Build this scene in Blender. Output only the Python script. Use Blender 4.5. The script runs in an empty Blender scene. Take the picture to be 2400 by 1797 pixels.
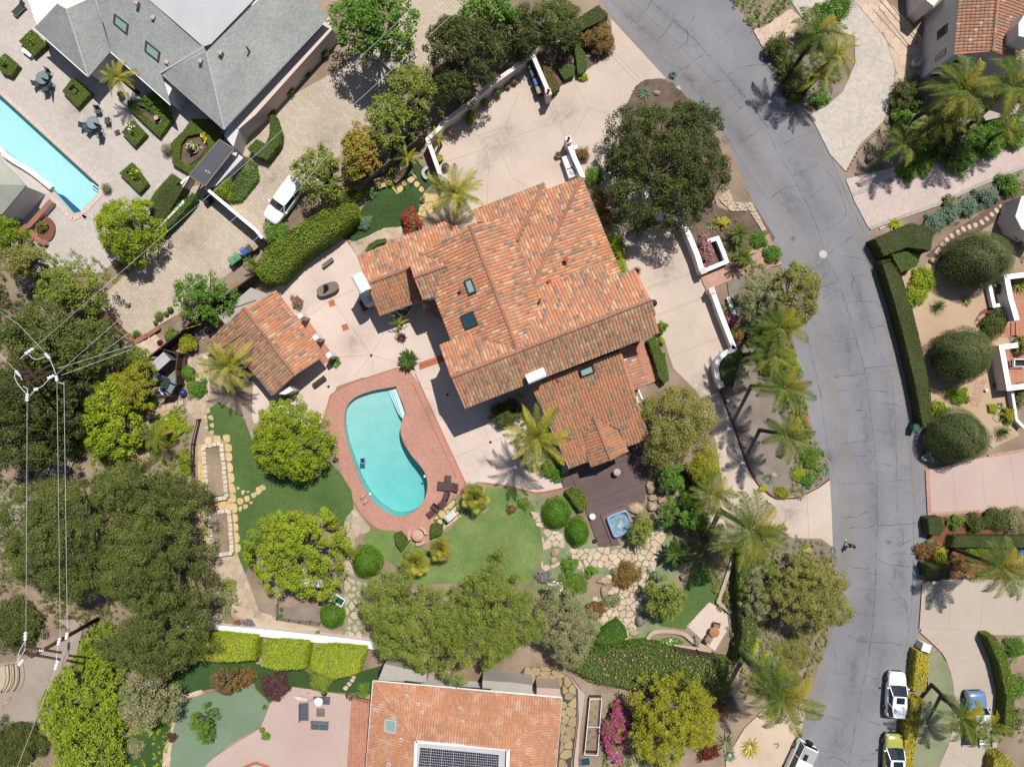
import bpy,math,random
import numpy as np
from mathutils import Vector,Matrix
from mathutils.geometry import tessellate_polygon
sc=bpy.context.scene
R=math.radians
# ---------- camera, world, sun, exposure ----------
S,H=23.5,70.0  # photo pixels per metre on the ground, camera height in metres
cam=bpy.data.objects.new('camera',bpy.data.cameras.new('camera'))
sc.collection.objects.link(cam);sc.camera=cam
cam.location=(0,0,H);cam.data.angle=2*math.atan(1200/(S*H))
cam.data.clip_end=500;cam.data.clip_start=1
world=bpy.data.worlds.new('World');sc.world=world;world.use_nodes=True
wn=world.node_tree
sky=wn.nodes.new('ShaderNodeTexSky');sky.sky_type='NISHITA';sky.sun_disc=False
sky.sun_elevation=R(62.5);sky.sun_rotation=math.atan2(.45,.89)
wn.links.new(sky.outputs[0],wn.nodes['Background'].inputs[0]);wn.nodes['Background'].inputs[1].default_value=0.075
sl=bpy.data.lights.new('sun','SUN');sl.energy=5.0;sl.angle=R(.53);sl.color=(1,.955,.89)
sun=bpy.data.objects.new('sun',sl);sc.collection.objects.link(sun);sun.location=(30,60,90)
sun.rotation_mode='QUATERNION'
_c=math.cos(R(62.5));sun.rotation_quaternion=Vector((-.451*_c,-.892*_c,-math.sin(R(62.5)))).to_track_quat('-Z','Y')
sc.view_settings.view_transform='Standard';sc.view_settings.look='None'
sc.view_settings.exposure=0.18;sc.view_settings.gamma=1
sc.cycles.max_bounces=6;sc.cycles.transparent_max_bounces=8
# ---------- helpers ----------
col=sc.collection
ORG={}
rnd=random.Random(7)
def lin(r,g,b):
 f=lambda v:(v/255/12.92 if v<=10 else ((v/255+.055)/1.055)**2.4)
 return (f(r),f(g),f(b))
def P(r,g,b,k=.62):
 return tuple(min(.85,v*k) for v in lin(r,g,b))
def W(px,py,z=0.0):
 k=(H-z)/(H*S);return Vector(((px-1200)*k,(898.5-py)*k,z))
CR={'A':(820,400,4.14),'B':(1180,400,4.14),'C':(1000,740,4.14),'D':(1240,740,4.14),'F':(0,0,2212/2400),'s':(0,0,1),
 'J':(0,760,2212/300),'K':(330,800,11.04),'L':(970,1080,7.886),'N':(1400,1150,11.83),'O':(2180,0,7.527),'G':(2200,580,4.14)}
def q(code,*f):
 """photo pixel pairs read off a crop -> photo pixels"""
 if code in CR:x0,y0,s=CR[code]
 else:x0,y0,s=int(code[0])*600,(0,600,1197)[int(code[1])],2.76
 return [(x0+f[i]/s,y0+f[i+1]/s) for i in range(0,len(f),2)]
def smooth(pts,n=4,closed=True):
 out=[];N=len(pts)
 for i in range(N if closed else N-1):
  if closed:p0,p1,p2,p3=pts[i-1],pts[i],pts[(i+1)%N],pts[(i+2)%N]
  else:p0,p1,p2,p3=pts[max(i-1,0)],pts[i],pts[i+1],pts[min(i+2,N-1)]
  for k in range(n):
   t=k/n
   out.append(tuple(.5*((2*p1[c])+(-p0[c]+p2[c])*t+(2*p0[c]-5*p1[c]+4*p2[c]-p3[c])*t*t+(-p0[c]+3*p1[c]-3*p2[c]+p3[c])*t**3) for c in range(len(p1))))
 if not closed:out.append(tuple(pts[-1]))
 return out
def gp(pts,z=0.0):return [tuple(W(x,y,z))[:2]for x,y in pts]
def inside(x,y,poly):
 c=False;j=len(poly)-1
 for i in range(len(poly)):
  xi,yi=poly[i][0],poly[i][1];xj,yj=poly[j][0],poly[j][1]
  if (yi>y)!=(yj>y) and x<(xj-xi)*(y-yi)/(yj-yi)+xi:c=not c
  j=i
 return c
def inside_np(X,Y,poly):
 c=np.zeros(X.shape,bool);j=len(poly)-1
 for i in range(len(poly)):
  xi,yi=poly[i][:2];xj,yj=poly[j][:2]
  if yi!=yj:c^=((yi>Y)!=(yj>Y))&(X<(xj-xi)*(Y-yi)/(yj-yi)+xi)
  j=i
 return c
def props(o,label=None,cat=None,group=None,kind=None):
 if label:o['label']=label
 if cat:o['category']=cat
 if group:o['group']=group
 if kind:o['kind']=kind
 return o
def empty(name,loc,label=None,cat=None,group=None,rz=0,parent=None):
 o=bpy.data.objects.new(name,None);col.objects.link(o)
 o.empty_display_size=.3
 o.location=loc;o.rotation_euler=(0,0,rz)
 ORG[o]=Vector(loc)
 return props(o,label,cat,group)
def link(name,me,parent=None,loc=(0,0,0),rot=(0,0,0),scale=None):
 o=bpy.data.objects.new(name,me);col.objects.link(o);o.location=loc;o.rotation_euler=rot
 if scale:o.scale=scale
 if parent:o.parent=parent
 return o
def mesh(name,V,F,mat=None,flat=True):
 me=bpy.data.meshes.new(name);me.from_pydata([tuple(v) for v in V],[],F)
 if mat:me.materials.append(mat)
 if not flat:me.shade_smooth()
 return me
class B:
 """collects simple solids into one mesh"""
 def __init__(s):s.V=[];s.F=[]
 def add(s,V,F,m=None):
  n=len(s.V);s.V+=[tuple(m@Vector(v)) if m else tuple(v) for v in V];s.F+=[[i+n for i in f]for f in F];return s
 def box(s,cx,cy,z0,sx,sy,sz,rz=0,top=1.0):
  c,d=math.cos(rz),math.sin(rz);V=[]
  for z,k in ((z0,1),(z0+sz,top)):
   for x,y in ((-1,-1),(1,-1),(1,1),(-1,1)):
    X,Y=x*sx/2*k,y*sy/2*k;V.append((cx+X*c-Y*d,cy+X*d+Y*c,z))
  return s.add(V,[[3,2,1,0],[4,5,6,7],[0,1,5,4],[1,2,6,5],[2,3,7,6],[3,0,4,7]])
 def prism(s,poly,z0,z1,inset=0):
  a=sum(poly[i-1][0]*poly[i][1]-poly[i][0]*poly[i-1][1]for i in range(len(poly)))
  if a<0:poly=poly[::-1]
  n=len(poly);zt=z1 if isinstance(z1,(list,tuple)) else [z1]*n
  cx=sum(p[0]for p in poly)/n;cy=sum(p[1]for p in poly)/n;k=1-inset
  V=[(p[0],p[1],z0) for p in poly]+[(cx+(p[0]-cx)*k,cy+(p[1]-cy)*k,zt[i]) for i,p in enumerate(poly)]
  return s.add(V,[list(range(n-1,-1,-1)),list(range(n,2*n))]+[[i,(i+1)%n,n+(i+1)%n,n+i]for i in range(n)])
 def tube(s,pts,rad,n=6,cap=True):
  pts=[Vector(p) for p in pts];rad=rad if isinstance(rad,(list,tuple)) else [rad]*len(pts)
  V=[];F=[]
  for i,p in enumerate(pts):
   t=(pts[min(i+1,len(pts)-1)]-pts[max(i-1,0)]).normalized()
   a=t.orthogonal().normalized() if i==0 else (a0-t*a0.dot(t)).normalized()
   a0=a;b=t.cross(a)
   for k in range(n):
    an=2*math.pi*k/n;V.append(p+(a*math.cos(an)+b*math.sin(an))*rad[i])
  for i in range(len(pts)-1):
   for k in range(n):F.append([i*n+k,i*n+(k+1)%n,(i+1)*n+(k+1)%n,(i+1)*n+k])
  if cap:F+=[list(range(n-1,-1,-1)),list(range((len(pts)-1)*n,len(pts)*n))]
  return s.add(V,F)
 def lathe(s,prof,cx=0,cy=0,z0=0,n=16,ex=1,ey=1):
  V=[];F=[]
  for r,z in prof:
   for k in range(n):an=2*math.pi*k/n;V.append((cx+r*math.cos(an)*ex,cy+r*math.sin(an)*ey,z0+z))
  for i in range(len(prof)-1):
   for k in range(n):F.append([i*n+k,i*n+(k+1)%n,(i+1)*n+(k+1)%n,(i+1)*n+k])
  F+=[list(range(n-1,-1,-1)),list(range((len(prof)-1)*n,len(prof)*n))]
  return s.add(V,F)
 def loft(s,secs):
  n=len(secs[0]);V=[p for c in secs for p in c];F=[]
  for i in range(len(secs)-1):
   for k in range(n):F.append([i*n+k,i*n+(k+1)%n,(i+1)*n+(k+1)%n,(i+1)*n+k])
  F+=[list(range(n-1,-1,-1)),list(range((len(secs)-1)*n,len(secs)*n))]
  return s.add(V,F)
 def obj(s,name,mat,parent=None,smoothed=False,world=True,loc=None,rot=(0,0,0),**k):
  """world=True: the vertices are world coordinates and are made relative to the parent (or to loc)"""
  o0=Vector((0,0,0))
  if parent is not None and world:o0=ORG.get(parent,o0)
  if parent is None and loc is not None:o0=Vector(loc)
  V=[tuple(Vector(v)-o0) for v in s.V]if world else s.V
  o=link(name,mesh(name,V,s.F,mat,not smoothed),parent,loc=(loc or (0,0,0)),rot=rot)
  ORG[o]=o0
  return props(o,**k)
# ---------- materials ----------
def newmat(name):
 m=bpy.data.materials.new(name);m.use_nodes=True;nt=m.node_tree;b=nt.nodes['Principled BSDF']
 return m,nt,b
def pos(nt,rot=0.0,scl=(1,1,1),src='Position'):
 if src=='UV':g=nt.nodes.new('ShaderNodeTexCoord').outputs['UV']
 elif src=='Object':g=nt.nodes.new('ShaderNodeTexCoord').outputs['Object']
 else:g=nt.nodes.new('ShaderNodeNewGeometry').outputs['Position']
 mp=nt.nodes.new('ShaderNodeMapping');mp.inputs['Rotation'].default_value=(0,0,rot);mp.inputs['Scale'].default_value=scl
 nt.links.new(g,mp.inputs[0]);return mp.outputs[0]
def noise(nt,v,scale,detail=4,rough=.6):
 n=nt.nodes.new('ShaderNodeTexNoise');n.inputs['Scale'].default_value=scale;n.inputs['Detail'].default_value=detail;n.inputs['Roughness'].default_value=rough
 nt.links.new(v,n.inputs['Vector']);return n.outputs['Fac']
def ramp(nt,fac,stops,interp='LINEAR'):
 r=nt.nodes.new('ShaderNodeValToRGB');r.color_ramp.interpolation=interp
 e=r.color_ramp.elements
 while len(e)<len(stops):e.new(.5)
 for i,(p,c) in enumerate(stops):e[i].position=p;e[i].color=(*c[:3],c[3]if len(c)>3 else 1)
 nt.links.new(fac,r.inputs[0]);return r.outputs[0]
def mix(nt,fac,a,b,mode='MIX'):
 m=nt.nodes.new('ShaderNodeMix');m.data_type='RGBA';m.blend_type=mode
 for i,v in ((0,fac),(6,a),(7,b)):
  if hasattr(v,'links'):nt.links.new(v,m.inputs[i])
  else:m.inputs[i].default_value=v if i==0 else (*v[:3],1)
 return m.outputs[2]
def bump(nt,b,h,st,dist=.05):
 n=nt.nodes.new('ShaderNodeBump');n.inputs['Strength'].default_value=st;n.inputs['Distance'].default_value=dist
 nt.links.new(h,n.inputs['Height']);nt.links.new(n.outputs[0],b.inputs['Normal'])
def mul(c,k):return tuple(min(1,v*k) for v in c)
MC={}
def M(name,c,c2=None,big=.25,fine=8.,rough=.85,bmp=.0,spec=.3,rv=0.0,metal=0,amt=.5,coat=0):
 """plain material: two-scale mottling between c and c2, per-object variation rv"""
 if name in MC:return MC[name]
 m,nt,b=newmat(name);c2=c2 or mul(c,.8)
 v=pos(nt);n1=noise(nt,v,big,5);n2=noise(nt,v,fine,3,.7)
 f1=ramp(nt,n1,[(.35,(0,0,0)),(.68,(1,1,1))]);cc=mix(nt,f1,c,c2)
 f2=ramp(nt,n2,[(.3,(1-amt*.5,)*3),(.7,(1+amt*.0,)*3)]);cc=mix(nt,1.0,cc,f2,'MULTIPLY')
 if rv:
  oi=nt.nodes.new('ShaderNodeObjectInfo');ff=ramp(nt,oi.outputs['Random'],[(0,(1-rv,1-rv,1-rv)),(.5,(1-rv*.3,1-rv*.5,1-rv*.8)),(1,(1,1,1))]);cc=mix(nt,1.0,cc,ff,'MULTIPLY')
 nt.links.new(cc,b.inputs['Base Color']);b.inputs['Roughness'].default_value=rough;b.inputs['Specular IOR Level'].default_value=spec
 b.inputs['Metallic'].default_value=metal;b.inputs['Coat Weight'].default_value=coat
 if bmp:bump(nt,b,n2,bmp)
 MC[name]=m;return m
def MB(name,c1,c2,mortar,w,h,ms=.012,rot=0,src='Position',dirt=.25,bmp=.3,off=.5,big=.3):
 m,nt,b=newmat(name);v=pos(nt,rot,src=src)
 t=nt.nodes.new('ShaderNodeTexBrick');t.inputs['Scale'].default_value=1;t.inputs['Brick Width'].default_value=w;t.inputs['Row Height'].default_value=h
 t.inputs['Mortar Size'].default_value=ms;t.inputs['Mortar Smooth'].default_value=.4;t.offset=off;t.inputs['Bias'].default_value=0
 for k,c in (('Color1',c1),('Color2',c2),('Mortar',mortar)):t.inputs[k].default_value=(*c,1)
 nt.links.new(v,t.inputs['Vector'])
 p=pos(nt);f=ramp(nt,noise(nt,p,big,5),[(.3,(1-dirt,)*3),(.65,(1,1,1))]);cc=mix(nt,1.0,t.outputs['Color'],f,'MULTIPLY')
 f=ramp(nt,noise(nt,p,14,3),[(.3,(.85,)*3),(.7,(1,1,1))]);cc=mix(nt,1.0,cc,f,'MULTIPLY')
 nt.links.new(cc,b.inputs['Base Color']);b.inputs['Roughness'].default_value=.85;b.inputs['Specular IOR Level'].default_value=.25
 inv=nt.nodes.new('ShaderNodeMath');inv.operation='SUBTRACT';inv.inputs[0].default_value=1;nt.links.new(t.outputs['Fac'],inv.inputs[1])
 bump(nt,b,inv.outputs[0],bmp,.02);MC[name]=m;return m
LK=1.7
def ML(name,c1,c2,c3=None,tr=.13,rough=.5,big=.35):
 """leaves: each leaf its own tint, larger patches drifting to c3"""
 LK=1.2 if 'frond' in name else globals()['LK'];yl=(lambda c:(c[0]*LK*1.08,c[1]*LK,c[2]*LK*.8)) if 'flower' not in name else (lambda c:mul(c,1.05));c1,c2=yl(c1),yl(c2);c3=yl(c3) if c3 else None
 m,nt,b=newmat(name);g=nt.nodes.new('ShaderNodeNewGeometry')
 r=ramp(nt,g.outputs['Random Per Island'],[(0,c1),(.55,mul(tuple((a+d)/2 for a,d in zip(c1,c2)),1)),(1,c2)])
 f=ramp(nt,noise(nt,pos(nt),big,4),[(.42,(0,0,0)),(.66,(1,1,1))]);cc=mix(nt,f,r,mix(nt,.75,r,c3 or mul(c1,.75)))
 nt.links.new(cc,b.inputs['Base Color']);b.inputs['Roughness'].default_value=rough;b.inputs['Specular IOR Level'].default_value=.25
 t=nt.nodes.new('ShaderNodeBsdfTranslucent');nt.links.new(mix(nt,1.0,cc,(1.0,1.0,.55),'MULTIPLY'),t.inputs[0])
 mx=nt.nodes.new('ShaderNodeMixShader');mx.inputs[0].default_value=tr
 nt.links.new(b.outputs[0],mx.inputs[1]);nt.links.new(t.outputs[0],mx.inputs[2]);nt.links.new(mx.outputs[0],nt.nodes['Material Output'].inputs[0])
 MC[name]=m;return m
def MT(name,stops,lichen=None,la=.0):
 """clay tiles: every tile picks one of the batch colours"""
 m,nt,b=newmat(name);g=nt.nodes.new('ShaderNodeNewGeometry');oi=nt.nodes.new('ShaderNodeObjectInfo')
 a=nt.nodes.new('ShaderNodeMath');a.operation='ADD';nt.links.new(g.outputs['Random Per Island'],a.inputs[0]);nt.links.new(oi.outputs['Random'],a.inputs[1])
 f=nt.nodes.new('ShaderNodeMath');f.operation='FRACT';nt.links.new(a.outputs[0],f.inputs[0])
 cc=ramp(nt,f.outputs[0],stops,'CONSTANT')
 n=noise(nt,pos(nt),5,5,.7);cc=mix(nt,1.0,cc,ramp(nt,n,[(.25,(.68,.68,.7)),(.7,(1.05,1.05,1.05))]),'MULTIPLY')
 n2=noise(nt,pos(nt),.35,4);cc=mix(nt,1.0,cc,ramp(nt,n2,[(.35,(.74,.74,.76)),(.62,(1.02,1.02,1.02))]),'MULTIPLY')
 cc=mix(nt,.3,cc,(.34,.22,.16));cc=mix(nt,1.0,cc,(.94,1.01,.87),'MULTIPLY')
 if lichen:cc=mix(nt,ramp(nt,noise(nt,pos(nt),.9,6,.75),[(.5,(0,0,0)),(.72,(la,)*3)]),cc,lichen)
 nt.links.new(cc,b.inputs['Base Color']);b.inputs['Roughness'].default_value=.8;b.inputs['Specular IOR Level'].default_value=.3
 MC[name]=m;return m
# ---------- leaves ----------
def quads_mesh(name,C,U,Vv,mat,tri=False):
 """C centres, U half-length vectors, Vv half-width vectors -> leaf-shaped quads"""
 n=len(C);co=np.empty((n,4,3),np.float32)
 co[:,0]=C-U;co[:,1]=C+Vv+U*.1;co[:,2]=C+U;co[:,3]=C-Vv+U*.1
 me=bpy.data.meshes.new(name);me.vertices.add(n*4);me.vertices.foreach_set('co',co.ravel())
 me.loops.add(n*4);me.loops.foreach_set('vertex_index',np.arange(n*4,dtype=np.int32))
 me.polygons.add(n);me.polygons.foreach_set('loop_start',np.arange(0,n*4,4,dtype=np.int32))
 me.update(calc_edges=True);me.materials.append(mat);return me
def leaf_arrays(rs,Pn,N,size,jit=.7,asp=.55):
 """positions + outward normals -> oriented leaf quads"""
 n=len(Pn);Nn=N+rs.normal(0,jit,(n,3));Nn/=np.linalg.norm(Nn,axis=1)[:,None]+1e-9
 T=rs.normal(0,1,(n,3));T-=Nn*np.sum(T*Nn,1)[:,None];T/=np.linalg.norm(T,axis=1)[:,None]+1e-9
 Bv=np.cross(Nn,T);s=size*rs.uniform(.6,1.35,(n,1))
 return Pn,T*s*.5,Bv*s*.5*asp
def clumps(rs,cen,rad,per,size,up=.75,flat=.8,jit=.5,asp=.55):
 """leaves on the shells of many small clumps"""
 n=len(cen);u=rs.normal(0,1,(n*per,3));u[:,2]=np.where(rs.rand(n*per)<.78,np.abs(u[:,2]),u[:,2]);u/=np.linalg.norm(u,axis=1)[:,None]
 c=np.repeat(cen,per,0);r=np.repeat(rad,per)[:,None]*rs.uniform(.45,1.08,(n*per,1))
 p=c+u*r*np.array([1,1,flat]);N=u*.8+np.array([0,0,up]);return leaf_arrays(rs,p,N,size,jit,asp)
def rshape(rs,k=5,a=.16):
 ph=rs.uniform(0,6.28,k);am=rs.uniform(.3,1,k)*a/np.sqrt(np.arange(1,k+1))
 return lambda t:1+sum(am[i]*np.sin((i+2)*t+ph[i]) for i in range(k))
TREE_N=[0]
def tree(name,label,px,py,r,h,mat,ry=None,cat='tree',thick=None,cl=.7,leaf=.17,dens=1.1,gap=.12,bark='bark_grey',seed=None,group=None,blossom=None,bl_n=0,rough=.14,rot=0,twigs=18,base=None,jit=.6,asp=.6):
 """px,py,r: crown as it shows in the photo (pixels); h: crown top in metres"""
 TREE_N[0]+=1;rs=np.random.RandomState(seed or TREE_N[0]*13+5)
 ry=ry or r;zc=h*.8;k=(H-zc)/(H*S);rx=r*k*1.09;ryy=ry*k*1.09;c=W(px,py,zc)
 thick=thick or min(h*.75,(rx+ryy)*.62)
 o=empty(name,(c.x,c.y,0),label,cat,group)
 area=math.pi*rx*ryy;nc=max(8,int(area/(cl*cl)*.95*(1-gap)))
 sh=rshape(rs,6,rough);t=rs.uniform(0,6.283,nc);rr=np.sqrt(rs.rand(nc));f=sh(t)
 clr=cl*rs.uniform(.65,1.35,nc)
 lx=rr*np.cos(t)*np.maximum(rx*f-clr*.6,.1);ly=rr*np.sin(t)*np.maximum(ryy*f-clr*.6,.1)
 z=h-clr*.7-thick*(1-np.sqrt(np.maximum(0,1-(rr*.97)**2)))+rs.normal(0,thick*.07,nc)
 ca,sa=math.cos(rot),math.sin(rot);X=lx*ca-ly*sa;Y=lx*sa+ly*ca
 cen=np.stack([X,Y,z],1)
 inner=rs.rand(nc)<.35;cen2=cen[inner]*np.array([.82,.82,1])-np.array([0,0,thick*.28]);cen=np.vstack([cen,cen2]);clr=np.concatenate([clr,clr[inner]])
 per=max(10,int(5.2*cl*cl/(leaf*leaf*asp)*dens))
 me=quads_mesh('crown',*clumps(rs,cen,clr,per,leaf,jit=jit,asp=asp),mat);link('crown',me,o)
 if blossom and bl_n:
  idx=rs.randint(0,nc,bl_n);u=rs.normal(0,1,(bl_n,3));u[:,2]=np.abs(u[:,2]);u/=np.linalg.norm(u,axis=1)[:,None]
  p=cen[idx]+u*clr[idx][:,None]*1.05;link('blossoms',quads_mesh('blossoms',*leaf_arrays(rs,p,u,leaf*1.1,.5,.9),blossom),o)
 zb=max(.4,h-thick*1.15);tb=B();tr=max(.06,min(.32,(rx+ryy)*.035))
 tb.tube([(0,0,-.05),(.05,.03,zb*.5),(-.04,.05,zb)],[tr*1.25,tr,tr*.8],7);tb.obj('trunk',MC[bark],o,True,False)
 lb=B()
 for i in range(twigs):
  e=Vector(cen[rs.randint(0,nc)]);m=e*.5;m.z=zb+(e.z-zb)*.45
  lb.tube([(0,0,zb*.9),tuple(m+Vector(rs.normal(0,.15,3))),tuple(e+Vector((rs.normal(0,.2),rs.normal(0,.2),.5)))],[tr*.5,tr*.3,.02],4,False)
 if twigs:lb.obj('limbs',MC[bark],o,True,False)
 return o
def hedge(name,label,poly,h,mat,z0=0,cat='hedge',leaf=.1,dens=170,core='hedge_core',hole=None,blossom=None,bl_n=0,group=None,wob=.04,rounded=0,jit=.45):
 """clipped hedge: poly in photo pixels of its top edge"""
 TREE_N[0]+=1;rs=np.random.RandomState(TREE_N[0]*7+1);zt=z0+h
 w=gp(poly,zt);cx=sum(p[0]for p in w)/len(w);cy=sum(p[1]for p in w)/len(w)
 L=[(x-cx,y-cy) for x,y in w];Hh=[(x-cx,y-cy) for x,y in gp(hole,zt)]if hole else None
 core='core_yellow' if mat.name.startswith(('leaf_yellow','leaf_lime')) else core
 o=empty(name,(cx,cy,z0),label,cat,group)
 A=np.array(L);x0,y0=A.min(0);x1,y1=A.max(0)
 n=int((x1-x0)*(y1-y0)*dens);X=rs.uniform(x0,x1,n);Y=rs.uniform(y0,y1,n);ok=inside_np(X,Y,L)
 if Hh:ok&=~inside_np(X,Y,Hh)
 X,Y=X[ok],Y[ok]
 wz=np.sin(X*2.1+Y*1.3)*wob+rs.normal(0,wob,len(X))
 if rounded:
  d=np.full(len(X),9.)
  for i in range(len(L)):
   a=np.array(L[i-1]);b=np.array(L[i]);e=b-a;l=max(e@e,1e-6);t=np.clip(((X-a[0])*e[0]+(Y-a[1])*e[1])/l,0,1)
   d=np.minimum(d,np.hypot(X-a[0]-t*e[0],Y-a[1]-t*e[1]))
  wz-=rounded*np.maximum(0,1-d/(rounded*1.4))**2
 Ps=[np.stack([X,Y,h+wz],1)];Ns=[np.tile([0,0,1.],(len(X),1))]
 for pl in ([L,Hh]if Hh else [L]):
  for i in range(len(pl)):
   a=np.array(pl[i-1]);b=np.array(pl[i]);e=b-a;ln=np.linalg.norm(e)
   if ln<1e-4:continue
   m=int(ln*h*dens*.8)+1;t=rs.rand(m);zz=rs.rand(m)*h;p=a+e*t[:,None]
   nr=np.array([e[1],-e[0]])/ln
   mid=(a+b)/2+nr*.05
   if inside(mid[0],mid[1],pl):nr=-nr
   if pl is Hh:nr=-nr
   p=p+nr*rs.normal(0,.04,(m,1))
   if rounded:p=p-nr*(rounded*.45*np.maximum(0,(zz-h+rounded)/rounded)**2)[:,None];zz=zz
   Ps.append(np.column_stack([p,zz]));Ns.append(np.tile([nr[0],nr[1],.3],(m,1)))
 me=quads_mesh('foliage',*leaf_arrays(rs,np.vstack(Ps),np.vstack(Ns),leaf,jit),mat);link('foliage',me,o)
 b=B()
 if Hh:
  V=[Vector((x,y,0)) for x,y in L];V2=[Vector((x,y,0)) for x,y in Hh];T=tessellate_polygon([V,V2]);al=L+Hh
  b.add([(x*.99,y*.99,h-.05) for x,y in al],[list(t) for t in T])
  for pl in (L,Hh):
   for i in range(len(pl)):b.add([(*pl[i-1],0),(*pl[i],0),(*pl[i],h-.05),(*pl[i-1],h-.05)],[[0,1,2,3]])
 else:b.prism(L,-.02,h-.05-rounded*.3,inset=.04+rounded*.12)
 b.obj('core',MC[core],o,0,0)
 if blossom and bl_n:
  i=rs.randint(0,len(X),bl_n);p=Ps[0][i]+np.array([0,0,.05]);link('blossoms',quads_mesh('blossoms',*leaf_arrays(rs,p,Ns[0][i],.16,.5,.9),blossom),o)
 return o
def bush(name,label,px,py,r,h,mat,ry=None,leaf=.11,dens=1.,blossom=None,bl_n=0,cat='shrub',group=None,clip=False,lump=.1,z0=0,asp=.55,leafname='foliage'):
 """rounded shrub or clipped ball: one dome of leaves"""
 TREE_N[0]+=1;rs=np.random.RandomState(TREE_N[0]*11+3);ry=ry or r;zc=z0+h*.6;k=(H-zc)/(H*S);rx,ryy=r*k,ry*k;c=W(px,py,zc)
 o=empty(name,(c.x,c.y,z0),label,cat,group)
 if clip or r<9:
  n=int((math.pi*rx*ryy+3.14*(rx+ryy)*h*.6)*1.15/(leaf*leaf*asp)*dens)+30
  u=rs.normal(0,1,(n,3));u[:,2]=np.abs(u[:,2]);u/=np.linalg.norm(u,axis=1)[:,None]
  t=np.arctan2(u[:,1],u[:,0]);f=rshape(rs,5,lump)(t) if not clip else rshape(rs,4,.05)(t)
  sh=rs.uniform(.9,1.04,n)*(1+.035*np.sin(u[:,0]*9+u[:,1]*7)) if clip else rs.uniform(.6,1.05,n)
  p=u*np.array([rx,ryy,h])*(f*sh)[:,None];N=u/np.array([rx,ryy,h]);N/=np.linalg.norm(N,axis=1)[:,None];N=N+np.array([0,0,.3])
  arr=leaf_arrays(rs,p,N,leaf,.3 if clip else .5,asp)
 else:
  rx*=1.06;ryy*=1.06;cr=min(.42,max(.16,min(rx,ryy)*.32));nc=int(rx*ryy*3.14/(cr*cr)*1.1)+6;t=rs.uniform(0,6.283,nc);rr=np.sqrt(rs.rand(nc));f=rshape(rs,6,.22)(t);leaf=leaf*rs.uniform(1.,1.4)
  cen=np.stack([rr*np.cos(t)*np.maximum(rx*f-cr*.6,.05),rr*np.sin(t)*np.maximum(ryy*f-cr*.6,.05),(h-cr*.6)*np.sqrt(np.maximum(0,1-(rr*.93)**2))*rs.uniform(.75,1.05,nc)],1)
  arr=clumps(rs,cen,cr*rs.uniform(.7,1.3,nc),max(8,int(5*cr*cr/(leaf*leaf*asp)*dens)),leaf);p,N=arr[0],np.tile([0,0,1.],(len(arr[0]),1));n=len(p)
 link(leafname,quads_mesh(leafname,*arr,mat),o)
 b=B();b.lathe([(.7,0),(.72,.3),(.5,.55),(.2,.7)]if not clip else [(.8,0),(.85,.35),(.7,.65),(.3,.88)],n=12,ex=rx,ey=ryy);b.V=[(x,y,z*h) for x,y,z in b.V];b.obj('core',MC['hedge_core'],o,True,False)
 if blossom and bl_n:
  i=rs.randint(0,n,bl_n);link('blossoms',quads_mesh('blossoms',*leaf_arrays(rs,p[i]*1.03+np.array([0,0,.05]),N[i],leaf*1.25,.4,.9),blossom),o)
 return o
def cover(name,poly,mat,h=.35,cl=.3,leaf=.14,keep=1.0,seed=1,avoid=(),blossom=None):
 """low planting nobody would count: clumps scattered over a bed"""
 rs=np.random.RandomState(seed);w=gp(poly);A=np.array(w);x0,y0=A.min(0);x1,y1=A.max(0);n=int((x1-x0)*(y1-y0)/(cl*cl)*.9*keep)
 X=rs.uniform(x0,x1,n);Y=rs.uniform(y0,y1,n);ok=inside_np(X,Y,w)
 if keep<1:ok&=(np.sin(X*1.3+seed)+np.sin(Y*1.7+seed*2)+np.sin((X+Y)*.7+seed)*.8+rs.normal(0,.6,n))>(0.6-1.4*keep)
 for av_ in avoid:ok&=~inside_np(X,Y,gp(av_))
 X,Y=X[ok],Y[ok];cen=np.stack([X,Y,h*rs.uniform(.2,.9,len(X))],1);c0=np.array([A[:,0].mean(),A[:,1].mean(),0])
 o=link(name,quads_mesh(name,*clumps(rs,cen-c0,cl*rs.uniform(.5,1,len(X)),max(6,int(2.6*cl*cl/(leaf*leaf*.6))),leaf,flat=.6),mat),loc=tuple(c0));o['kind']='stuff';return o
def turfs(poly,mat,dens=75,size=.13,seed=1,name='grass_blades',avoid=()):
 rs=np.random.RandomState(seed);w=gp(poly);A=np.array(w);x0,y0=A.min(0);x1,y1=A.max(0);n=int((x1-x0)*(y1-y0)*dens);X=rs.uniform(x0,x1,n);Y=rs.uniform(y0,y1,n);ok=inside_np(X+rs.normal(0,.05,n),Y+rs.normal(0,.05,n),w);X,Y=X[ok],Y[ok];c0=np.array([A[:,0].mean(),A[:,1].mean(),0])
 p=np.stack([X,Y,np.full(len(X),.075)],1)-c0;o=link(name,quads_mesh(name,*leaf_arrays(rs,p,np.tile([0,0,1.],(len(X),1)),size,.35,.35),mat),loc=tuple(c0));o['kind']='stuff';return o
STM={}
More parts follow.
